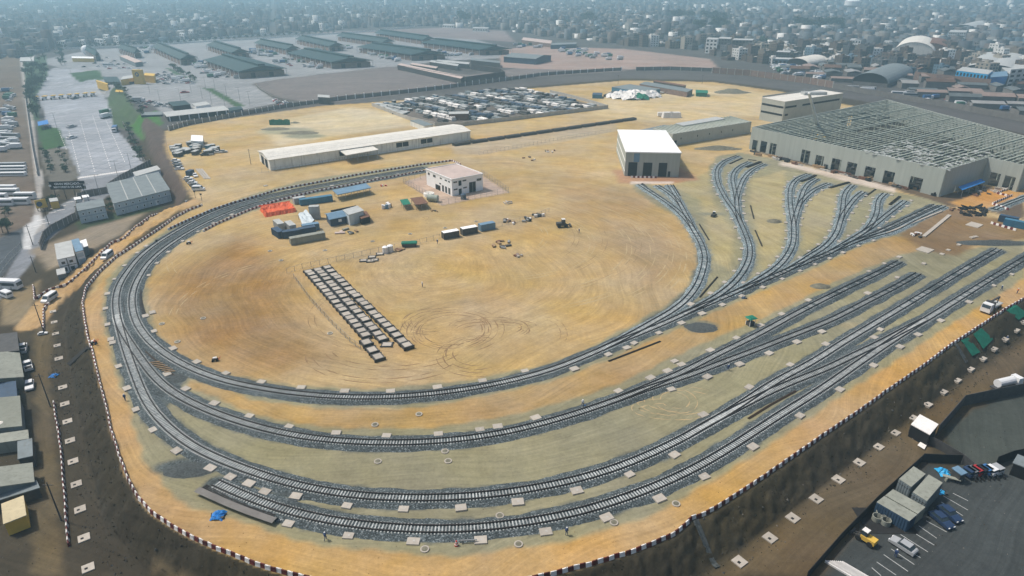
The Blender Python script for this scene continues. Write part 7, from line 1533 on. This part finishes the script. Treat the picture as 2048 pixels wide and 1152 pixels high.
# lamp posts
lp = thing('street_lamp', 'x', 'street lamp'); MB().cyl(0, 0, -.2, .14, 10.2, 6, .08).obj('mast', M['steel'], lp); MB().beam((-1.6, 0, 10), (1.6, 0, 10), .12).obj('arm', M['steel'], lp); MB().box(1.6, 0, 9.85, .8, .3, .15).box(-1.6, 0, 9.85, .8, .3, .15).obj('lamp_head', M['paleroof'], lp); LPp = Proto(lp)
for (u, v) in [(114,256),(145,158),(264,345),(238,362),(200,392),(180,412)]: LPp.put((*P(u, v, LOW), LOW), .1, 'tall thin street lamp beside the avenue', 'street lamps along the avenue')
for (u, v) in [(412,178),(405,198),(431,182),(454,194),(480,201),(450,212),(424,210),(321,207),(362,203),(500,211),(383,185),(300,188)]: LPp.put((*P(u, v), 0), .3, 'tall thin street lamp on the empty market car park', 'street lamps on the car park')
# ------------------------------------------------------------------ trees
def tree_mesh(name, seed, leafm, h=7.0, cr=2.6, n=420):
    rs = random.Random(seed); root = thing(name, 'x', 'tree'); t = MB().cyl(0, 0, -.3, .26, h*.5, 7, .15)
    for i in range(6): a = i*1.05; t.beam((0, 0, h*.38), (cr*.55*math.cos(a), cr*.55*math.sin(a), h*(.6+.05*(i % 3))), .12)
    t.obj('trunk', M['trunk'], root); mb = MB(); cl = [(rs.gauss(0, cr*.42), rs.gauss(0, cr*.42), h*.68+rs.gauss(0, h*.12), rs.uniform(.45, .9)*cr*.6) for _ in range(11)]
    for i in range(n):
        c = rs.choice(cl); a, b = rs.uniform(0, 6.28), math.acos(rs.uniform(-1, 1)); rr = c[3]*rs.uniform(.6, 1.1); p = Vector((c[0]+rr*math.sin(b)*math.cos(a), c[1]+rr*math.sin(b)*math.sin(a), c[2]+rr*math.cos(b)*.8)); s = rs.uniform(.18, .42)*cr/2.6
        u = Vector((rs.gauss(0, 1), rs.gauss(0, 1), rs.gauss(0, 1))).normalized(); w = u.cross(Vector((rs.gauss(0, 1), rs.gauss(0, 1), rs.gauss(0, 1)))).normalized(); mb.add([p-u*s, p+w*s*.8, p+u*s, p-w*s*.8], [(0, 1, 2, 3)])
    mb.obj('crown', leafm, root); return Proto(root)
T1, T2, T3 = tree_mesh('broadleaf_tree', 1, M['leaf']), tree_mesh('broadleaf_tree', 2, M['leaf'], 6, 2.2, 340), tree_mesh('broadleaf_tree', 3, M['farleaf'], 9, 4.2, 420)
def trees(poly, n, where, z, sc=(.6, 1.2), seed=0, pr=(T1, T2)):
    rs = random.Random(seed)
    for (u, v) in rnd_in(poly, n, rs): p = P(u, v, z); s = rs.uniform(*sc); rs.choice(pr).put((*p, hz(*p)), rs.uniform(0, 6), 'small green tree ' + where, 'trees ' + where, (s, s, s*rs.uniform(.8, 1.2)))
trees([(50,135),(92,125),(98,160),(72,190),(78,235),(66,235),(55,180)], 60, 'in the belt beside the plaza', LOW, (.7, 1.3), 1)
trees([(84,305),(95,302),(108,345),(100,350)], 12, 'in the left planting row of the garden', LOW, (.35, .6), 2); trees([(112,303),(125,300),(140,345),(130,348)], 12, 'in the right planting row of the garden', LOW, (.35, .6), 3)
trees([(86,408),(110,403),(112,412),(90,418)], 7, 'around the yellow sign', LOW, (.4, .7), 4); trees([(0,420),(18,425),(22,470),(2,470)], 9, 'on the rough ground at the left edge', LOW, (.4, .8), 5)
trees([(244,258),(258,256),(290,320),(282,325)], 22, 'on the strip right of the avenue', LOW, (.4, .8), 6); trees([(230,182),(250,190),(300,248),(280,250),(255,215)], 16, 'on the lawns right of the avenue', LOW, (.4, .9), 7)
trees([(335,132),(350,137),(395,163),(385,166)], 18, 'in the palm strip of the market', 0, (.6, 1.0), 8); trees([(150,418),(290,395),(312,408),(230,428),(160,452)], 34, 'in the weeds below the modular cabins', LOW, (.25, .45), 9)
trees([(110,112),(125,110),(138,142),(125,145)], 14, 'in the median behind the plaza', LOW, (.7, 1.1), 10)
rs = random.Random(31)
for i in range(46):
    s = i/45; u, v = 108+s*560, 97-s*27+(3*math.sin(s*5)); p = P(u, v); T3.put((*p, 0), rs.uniform(0, 6), 'round tree in the long avenue row at the far edge of the market', 'avenue trees at the far market edge', rs.uniform(.55, .85))
# ------------------------------------------------------------------ town
CITY_B = [(-200,118),(0,118),(60,118),(100,104),(180,92),(300,86),(400,80),(520,70),(640,62),(760,54),(860,52),(1000,60),(1080,72),(1180,84),(1250,92),(1330,96),(1400,102),(1440,118),(1500,126),(1540,128),(1640,128),(1700,140),(1800,148),(2048,160),(2400,190)]
bx_, by_ = [a for a, _ in CITY_B], [b_ for _, b_ in CITY_B]
isl = [(0, (.12, .105, .10)), (.24, (.07, .078, .09)), (.48, (.16, .145, .13)), (.62, (.12, .135, .15)), (.79, (.20, .20, .19)), (.88, (.10, .15, .19)), (.94, (.75, .74, .71))]
townm = mat("town_walls", (.9, .9, .9), .9, .12, .3, island=isl); winm = M['glass']
rs = random.Random(77); houses = []
ca, sa = math.cos(.32), math.sin(.32)
y0 = 480.0
gx = -2600
xs = np.arange(-4200, 4200, 13.0); ys = np.arange(-1200, 5200, 15.0)
rr = np.random.RandomState(5)
GX, GY = np.meshgrid(xs, ys); bi = (np.floor(GX/78)).astype(int); bj = (np.floor(GY/60)).astype(int)
GX = GX + rr.uniform(-2, 2, GX.shape); GY = GY + rr.uniform(-2, 2, GY.shape)
street = (np.mod(xs[None, :], 91) < 13) | (np.mod(ys[:, None], 75) < 15)
WX = GX*ca - GY*sa; WY = GX*sa + GY*ca + 500
dd_ = WY*CP + HC*SP; U = 1024+F*WX/dd_; V = 576-F*(WY*SP-HC*CP)/dd_
lim = np.interp(U, bx_, by_)
thin = np.where(V < 28, .75, 1.0)
ok = (V < lim) & (U > -120) & (U < 2170) & (WY > 300) & (WY < 4600) & (~street) & (rr.rand(*GX.shape) < .86*thin)
hx, hy = WX[ok], WY[ok]; fl = rr.choice([1, 1, 2, 2, 2, 3, 3, 4, 5], hx.shape); sx = rr.uniform(8, 12.5, hx.shape); sy = rr.uniform(9, 14.5, hx.shape)
order = np.argsort(np.hypot(hx, hy)); hx, hy, fl, sx, sy = hx[order], hy[order], fl[order], sx[order], sy[order]
print('houses', len(hx))
hm_ = {k: mat('house_'+k, c, .9, .15, .3, rnd=.15, dirt=.15) for k, c in dict(brick=(.11,.085,.07), grey=(.095,.10,.105), cream=(.34,.31,.26), white=(.70,.69,.66), blue=(.11,.18,.24), tan=(.15,.125,.10)).items()}
hp_ = {}
for k in hm_:
    for f_ in (1, 2, 3, 4, 5):
        h = 2.9*f_; wl = MB().box(0, 0, -.2, 10, 12, h+.2); pr = MB()
        for (x, y, w_, d_) in ((0, 5.9, 10.1, .3), (0, -5.9, 10.1, .3), (4.9, 0, .3, 11.4), (-4.9, 0, .3, 11.4)): pr.box(x, y, h, w_, d_, .7)
        pr.box(2, 2, h, 3, 3, 2.2); pr.box(-2.5, -2, h, 1.2, 1.2, 1.4); rt_ = MB().box(0, 0, h, 9.6, 11.4, .06); wn = MB()
        for q_ in range(f_):
            for x in (-3.2, 0, 3.2): wn.box(x, -6.0, q_*2.9+1.0, 1.7, .12, 1.3)
            for y in (-3.5, .5, 4): wn.box(-5.0, y, q_*2.9+1.0, .12, 1.5, 1.3)
        o = multi('town_house', [(wl, hm_[k]), (pr, hm_[k]), (rt_, M['concrete']), (wn, winm)]); o['category'] = 'house'; hp_[(k, f_)] = Proto(o)
NI = 285
kk = list(hm_)
for i in range(min(NI, len(hx))):
    k = rs.choices(kk, (5, 5, 2, 2, 1, 3))[0]; f_ = int(fl[i]); side = 'left' if PX(hx[i], hy[i])[0] < 700 else ('middle' if PX(hx[i], hy[i])[0] < 1400 else 'right')
    hp_[(k, f_)].put((hx[i], hy[i], 0), .32+rs.choice((0, math.pi/2)), '%s %s storey flat roofed house at the near edge of the town, %s' % (k, ('one', 'two', 'three', 'four', 'five')[f_-1], side), '%s %d storey houses, %s' % (k, f_, side), (sx[i]/10, sx[i]/10, 1))
def town_stuff(ix, name, label):
    n = len(ix); c, s = math.cos(.32), math.sin(.32); h = fl[ix]*2.9+rr.uniform(-.5, 1, n); tall = rr.rand(n) < .02; h = np.where(tall, h+9, h)
    ox = np.array([-.5, .5, .5, -.5])*1.0; oy = np.array([-.5, -.5, .5, .5]); X0 = ox[None]*sx[ix][:, None]; Y0 = oy[None]*sy[ix][:, None]
    X = hx[ix][:, None]+X0*c-Y0*s; Y = hy[ix][:, None]+X0*s+Y0*c; v = np.zeros((n, 8, 3)); v[:, :4, 0] = X; v[:, 4:, 0] = X; v[:, :4, 1] = Y; v[:, 4:, 1] = Y; v[:, 4:, 2] = h[:, None]; v[:, :4, 2] = -.3
    base = (np.arange(n)*8)[:, None, None]; f = np.array([[4, 5, 6, 7], [0, 1, 5, 4], [1, 2, 6, 5], [2, 3, 7, 6], [3, 0, 4, 7]])[None]+base; f = f.reshape(-1, 4)
    # parapets and stair heads as extra little boxes, window strips on some
    ex = rr.rand(n) < .45; j = ix[ex]; m = len(j); he = h[ex]
    cx = hx[j]+rr.uniform(-3, 3, m); cy = hy[j]+rr.uniform(-3, 3, m); w = rr.uniform(2, 6, m); d = rr.uniform(2, 5, m); X0 = ox[None]*w[:, None]; Y0 = oy[None]*d[:, None]
    v2 = np.zeros((m, 8, 3)); X = cx[:, None]+X0*c-Y0*s; Y = cy[:, None]+X0*s+Y0*c; v2[:, :4, 0] = X; v2[:, 4:, 0] = X; v2[:, :4, 1] = Y; v2[:, 4:, 1] = Y; v2[:, 4:, 2] = (he+rr.uniform(.8, 2.8, m))[:, None]; v2[:, :4, 2] = (he-.2)[:, None]
    f2 = np.array([[4, 5, 6, 7], [0, 1, 5, 4], [1, 2, 6, 5], [2, 3, 7, 6], [3, 0, 4, 7]])[None]+(np.arange(m)*8+n*8)[:, None, None]; f2 = f2.reshape(-1, 4)
    V_ = np.concatenate([v.reshape(-1, 3), v2.reshape(-1, 3)]); F_ = np.concatenate([f, f2]); mi = np.zeros(len(F_), np.int32)
    wi = np.where((rr.rand(n) < .35) & (fl[ix] > 1))[0]; VW = []; FW = []; b0 = len(V_)
    for q in wi:
        for k in range(int(fl[ix][q])):
            for t in (-.28, .0, .28):
                x0 = t*sx[ix][q]; yy = -sy[ix][q]/2-.06; z = k*2.9+1.0
                pts = [(x0-1, yy, z), (x0+1, yy, z), (x0+1, yy, z+1.4), (x0-1, yy, z+1.4)]; FW.append([b0+len(VW)+e for e in range(4)])
                VW += [(hx[ix][q]+a*c-b_*s, hy[ix][q]+a*s+b_*c, zz) for a, b_, zz in pts]
    if VW: V_ = np.concatenate([V_, np.array(VW)]); F_ = np.concatenate([F_, np.array(FW)]); mi = np.concatenate([mi, np.ones(len(FW), np.int32)])
    me = bpy.data.meshes.new(name); me.vertices.add(len(V_)); me.vertices.foreach_set('co', V_.astype(np.float32).ravel()); me.loops.add(F_.size); me.loops.foreach_set('vertex_index', F_.ravel().astype(np.int32)); me.polygons.add(len(F_)); me.polygons.foreach_set('loop_start', np.arange(0, F_.size, 4, dtype=np.int32)); me.polygons.foreach_set('loop_total', np.full(len(F_), 4, np.int32))
    me.materials.append(townm); me.materials.append(winm); me.polygons.foreach_set('material_index', mi); me.update(calc_edges=True)
    o = bpy.data.objects.new(name, me); COL.objects.link(o); tag(o, label, 'town', kind='stuff')
town_stuff(np.arange(NI, len(hx)), 'town', 'endless low flat roofed town fading into the haze')
# trees between the far houses
ft = MB(); 
for i in range(380):
    x, y = rr.uniform(-2200, 2600), rr.uniform(800, 3300); u, v = PX(x, y)
    if v > np.interp(u, bx_, by_)-2 or u < -50 or u > 2100: continue
    r_ = rr.uniform(3, 7)
    for k in range(5): ft.sphere(x+rr.uniform(-r_, r_), y+rr.uniform(-r_, r_), rr.uniform(4, 9), r_*.6, 6, 4, 1.0, .35)
tag(ft.obj('far_trees', M['farleaf']), 'scattered dark tree crowns between the far houses', 'trees', kind='stuff')
for (u, v, n, sp_, w_) in [(1362,42,9,26,'big dark tree clump left on the hazy town'), (1425,44,7,22,'dark tree clump right on the hazy town'), (1170,46,5,16,'small tree clump in the middle of the hazy town'), (935,46,6,22,'tall dark tree clump above the right market halls'), (1640,62,12,40,'wide dark tree belt in the right of the town'), (1420,64,9,36,'dark tree belt above the brown blocks')]:
    p = P(u, v)
    for i in range(n): T3.put((p[0]+rr.uniform(-sp_, sp_), p[1]+rr.uniform(-sp_, sp_), 0), i, w_, w_, (rr.uniform(1.8, 3),)*3)
# landmark blocks of the town
def blockhouse(label, px, h, wk, floors, cols, strip=False, side=0):
    b = nb(label, px, h, hm_[wk] if wk in hm_ else M[wk], M['paleroof'], 0, 'building', over=.1)
    for f_ in range(floors):
        z0 = (f_+.3)*h/floors; z1 = (f_+.78)*h/floors
        for e in (0, 3):
            if strip: b.panel(e, .05, .95, z0, z1, M['dark'], 'window_band')
            else:
                for i in range(cols): b.panel(e, (i+.22)/cols, (i+.78)/cols, z0, z1, M['dark'])
    return b
sq4 = lambda u0, v0, w, d=3: [(u0, v0), (u0+w, v0+1), (u0+w+3, v0+1-d), (u0+3, v0-d)]
for L in [('white block with rows of windows in the upper right of the town', sq4(1898,64,34,4), 14, 'white', 4, 8), ('orange brown five storey block left of the long white one', sq4(1872,68,14,2), 15, 'yellow', 5, 3), ('white round cornered building on the right of the town', sq4(1700,80,22,3), 13, 'white', 3, 4),
    ('white house with dark terrace right of the round cornered one', sq4(1768,83,15,2), 9, 'white', 2, 3), ('small white house with three windows beside the dome', sq4(1780,98,14,2), 6, 'white', 1, 3), ('unfinished block with white frame left of the brown blocks', sq4(1413,78,22,3), 17, 'white', 4, 3), ('dark block joined to the white framed block', sq4(1437,77,24,3), 15, 'grey', 4, 4),
    ('brown block right of the dark block', sq4(1465,80,40,3), 13, 'tan', 3, 6), ('white house with balconies below the brown block', sq4(1473,98,13,2), 9, 'white', 3, 2), ('tall white narrow house above the sandy lot', sq4(1265,66,9,2), 13, 'white', 3, 2), ('white low house right of the narrow one', sq4(1293,77,13,2), 7, 'white', 1, 3),
    ('pale tower block above the market halls', sq4(1049,49,9,2), 13, 'cream', 3, 2), ('narrow white block left above the plaza', sq4(205,70,10,2), 12, 'white', 4, 2), ('second narrow white block left above the plaza', sq4(225,73,10,2), 12, 'white', 4, 2), ('long white low block left above the plaza', sq4(104,82,24,2), 8, 'white', 2, 6),
    ('white block with big windows left of the market', sq4(155,80,12,2), 9, 'white', 2, 3), ('white terrace block left of the market', sq4(188,79,16,2), 7, 'white', 2, 3), ('white block above the first hall row', sq4(358,67,9,2), 10, 'white', 3, 2), ('slim white block right of it above the first hall row', sq4(376,61,8,2), 12, 'white', 3, 2), ('slim white tower above the left halls', sq4(403,50,8,2), 11, 'white', 3, 2),
    ('slim white tower above the middle halls', sq4(635,48,8,2), 12, 'white', 4, 2), ('low white hall above the middle market halls', sq4(665,51,20,2), 5, 'white', 1, 6), ('long white hall right above the market', sq4(945,56,30,2), 6, 'white', 1, 9), ('white hall above the dome in the haze', sq4(885,50,22,2), 5, 'white', 1, 6),
    ('grey terrace block at the far right of the town', sq4(1985,82,26,3), 12, 'grey', 3, 6), ('pale stepped block at the far right of the town', sq4(1950,84,26,3), 10, 'cream', 3, 6), ('grey frame block left of the truck yard', sq4(1553,104,26,3), 11, 'grey', 3, 5), ('teal painted low block left of the truck yard', sq4(1550,118,32,3), 7, 'blue', 1, 4),
    ('white tower at the left of the right quarter', sq4(1537,82,8,2), 15, 'white', 4, 2), ('second white tower at the left of the right quarter', sq4(1567,84,7,2), 13, 'white', 4, 2), ('white stepped house in the middle of the right quarter', sq4(1640,99,24,3), 9, 'cream', 2, 4), ('white house with yellow edge above the truck yard', sq4(1610,98,14,2), 8, 'white', 2, 3)]: blockhouse(*L[:6])
b = blockhouse('bright blue building with small windows behind the tall brown wall', B4_([(1510,560),(1760,600),(1800,560),(1560,540)]), 11, 'skytarp', 2, 9); nb('blue box annex right of the bright blue building', B4_([(1770,620),(1930,610),(1900,570),(1790,580)]), 9, M['bluetarp'], M['blueroof'])
b = blockhouse('white four storey block cut by the right edge', [(2022,140),(2060,136),(2075,128),(2040,130)], 15, 'white', 4, 3)
nb('wide pale metal shed behind the white block at the right edge', [(2002,135),(2024,152),(2046,128),(2030,118)], 8, M['greyroof'], M['paleroof'])
# vaulted roofs
def vault(label, p0, p1, w, h, m, base=0.0, wallh=3.0, endm='dark'):
    A, B = Vector((*P(*p0, base), base)), Vector((*P(*p1, base), base)); d = B-A; L = d.length; r = thing('vaulted_shed', label, 'shed', tuple(A), math.atan2(d.y, d.x)); k = 12
    pr = [(w/2*math.cos(math.pi*i/k), wallh+h*math.sin(math.pi*i/k)) for i in range(k+1)]
    vs = [(0, y, z) for y, z in pr]+[(L, y, z) for y, z in pr]; vs2 = [(x, y*.97, z-.25) for x, y, z in vs]; mb = MB(); n = k+1
    mb.add(vs+vs2, [(i, n+i, n+i+1, i+1) for i in range(k)]+[(2*n+i+1, 3*n+i+1, 3*n+i, 2*n+i) for i in range(k)]+[(i, i+1, 2*n+i+1, 2*n+i) for i in range(k)]+[(n+i+1, n+i, 3*n+i, 3*n+i+1) for i in range(k)]); mb.obj('vault_roof', m, r)
    MB().box(L/2, 0, -.2, L-.6, w*.95, wallh+.2).obj('wall', M['greywall'], r)
    e = [(.5, y*.96, z-.3) for y, z in pr]; MB().add(e+[(.5, pr[-1][0]*.96, wallh-.1), (.5, pr[0][0]*.96, wallh-.1)], [tuple(range(n+2))]).obj('end_wall', M[endm], r)
vault('large white vaulted roof in the right quarter', (1824,116), (1834,100), 46, 15, M['offwhite'], endm='offwhite'); vault('reddish vaulted roof behind the white one', (1858,112), (1866,99), 42, 12, M['brown'], endm='brown')
vault('dark mouthed vaulted shed behind the long grey wall', (1738,172), (1790,150), 30, 8, M['greyroof']); vault('left one of the twin vaulted sheds above the blue building', (1958,150), (1985,122), 30, 7, M['paleroof']); vault('right one of the twin vaulted sheds above the blue building', (1994,152), (2020,124), 30, 7, M['paleroof'])
vault('pale vaulted shed in the truck yard', (1592,134), (1632,126), 26, 6, M['offwhite']); vault('ribbed vaulted roof above the long white block', (1925,68), (1960,58), 40, 12, M['paleroof'])
# scattered sheds of the right quarter
rs = random.Random(9); shp = {}
shm = dict(paleroof=mat('weathered_pale_sheet', (.24, .24, .235), .8, .2, .15), greyroof=mat('weathered_grey_sheet', (.10, .115, .12), .8, .25, .15), brown=mat('weathered_rust_sheet', (.11, .065, .045), .8, .3, .15), pinkroof=mat('weathered_pink_sheet', (.24, .18, .155), .8, .2, .15))
for k in ('paleroof', 'greyroof', 'brown', 'pinkroof'):
    r = thing('shed', 'x', 'shed'); MB().box(0, 0, -.2, 19.4, 11.4, 4.2).obj('wall', M['greywall'], r); mb = MB(); vs = [(-10, -6, 4), (10, -6, 4), (10, 0, 5.6), (-10, 0, 5.6), (10, 6, 4), (-10, 6, 4)]; vs += [(x, y, z+.2) for x, y, z in vs]
    mb.add(vs, [(6, 7, 8, 9), (9, 8, 10, 11), (3, 2, 1, 0), (5, 4, 2, 3), (0, 1, 7, 6), (4, 5, 11, 10), (1, 2, 8, 7), (2, 4, 10, 8), (0, 6, 9, 3), (3, 9, 11, 5)]).obj('roof', shm[k], r); shp[k] = Proto(r)
pl = []
for (u, v) in rnd_in([(1560,140),(1700,128),(1800,130),(1900,140),(1905,160),(2048,165),(2100,235),(2048,232),(1900,205),(1826,190),(1810,178),(1700,165),(1660,165),(1600,152)], 400, rs):
    p = P(u, v)
    if any(math.hypot(p[0]-x, p[1]-y) < 19 for x, y in pl): continue
    pl.append(p); k = rs.choice(('paleroof', 'greyroof', 'brown', 'greyroof', 'pinkroof')); c_ = {'paleroof': 'pale', 'greyroof': 'grey', 'brown': 'rusty brown', 'pinkroof': 'pinkish'}[k]
    shp[k].put((*p, 0), -.25+rs.choice((0, 0, math.pi/2)), c_+' sheet roofed shed in the industrial quarter on the right', c_+' roofed sheds', (rs.uniform(.6, 1.5), rs.uniform(.6, 1.3), rs.uniform(.7, 1.4)))
    if len(pl) > 90: break
pl = []
for (u, v) in rnd_in([(1180,70),(1400,100),(1440,118),(1540,128),(1500,110),(1400,90),(1250,74)], 60, rs):
    p = P(u, v)
    if any(math.hypot(p[0]-x, p[1]-y) < 24 for x, y in pl): continue
    pl.append(p)
# water tower in the haze, tall mast
q = P(1699, 35); r = thing('water_tower', 'pale mushroom shaped water tower standing in the haze', 'water tower', (*q, 0)); MB().cyl(0, 0, -.2, 11, 24, 16, 9).obj('shaft', M['white'], r); MB().cyl(0, 0, 24, 12, 4, 18, 18).cyl(0, 0, 28, 18, 10, 18, 18).cyl(0, 0, 38, 18, 5, 18, 6).obj('tank', M['white'], r)
q = P(258, 76); r = thing('chimney', 'slim white chimney left above the market', 'chimney', (*q, 0)); MB().cyl(0, 0, -.2, 2.2, 22, 10, 1.6).obj('shaft', M['white'], r)
q = P(174, 108); r = thing('sphere_tank', 'white round tank behind the plaza', 'tank', (*q, 0)); MB().sphere(0, 0, 5, 5.5, 12, 8).obj('ball', M['white'], r)
for p_ in Proto.ALL:      # kinds that found no place
    if not p_.used:
        for c_, gs_ in CH.get(p_.root.name, []): [bpy.data.objects.remove(g_) for g_ in gs_]; bpy.data.objects.remove(c_)
        bpy.data.objects.remove(p_.root)
# ------------------------------------------------------------------ haze
hm = bpy.data.materials.new("haze_air"); hm.use_nodes = True; hn = hm.node_tree.nodes; hn.clear()
ho = hn.new("ShaderNodeOutputMaterial"); pv = hn.new("ShaderNodeVolumePrincipled")
pv.inputs["Color"].default_value = (0.54, 0.84, 1.0, 1); pv.inputs["Density"].default_value = 0.00040; pv.inputs["Anisotropy"].default_value = 0.3
hm.node_tree.links.new(pv.outputs[0], ho.inputs["Volume"])
hb = MB().box(0, 7900, -7.5, 33000, 16600, 112).obj("haze", hm); tag(hb, kind="stuff")
SC.cycles.volume_bounces = 3
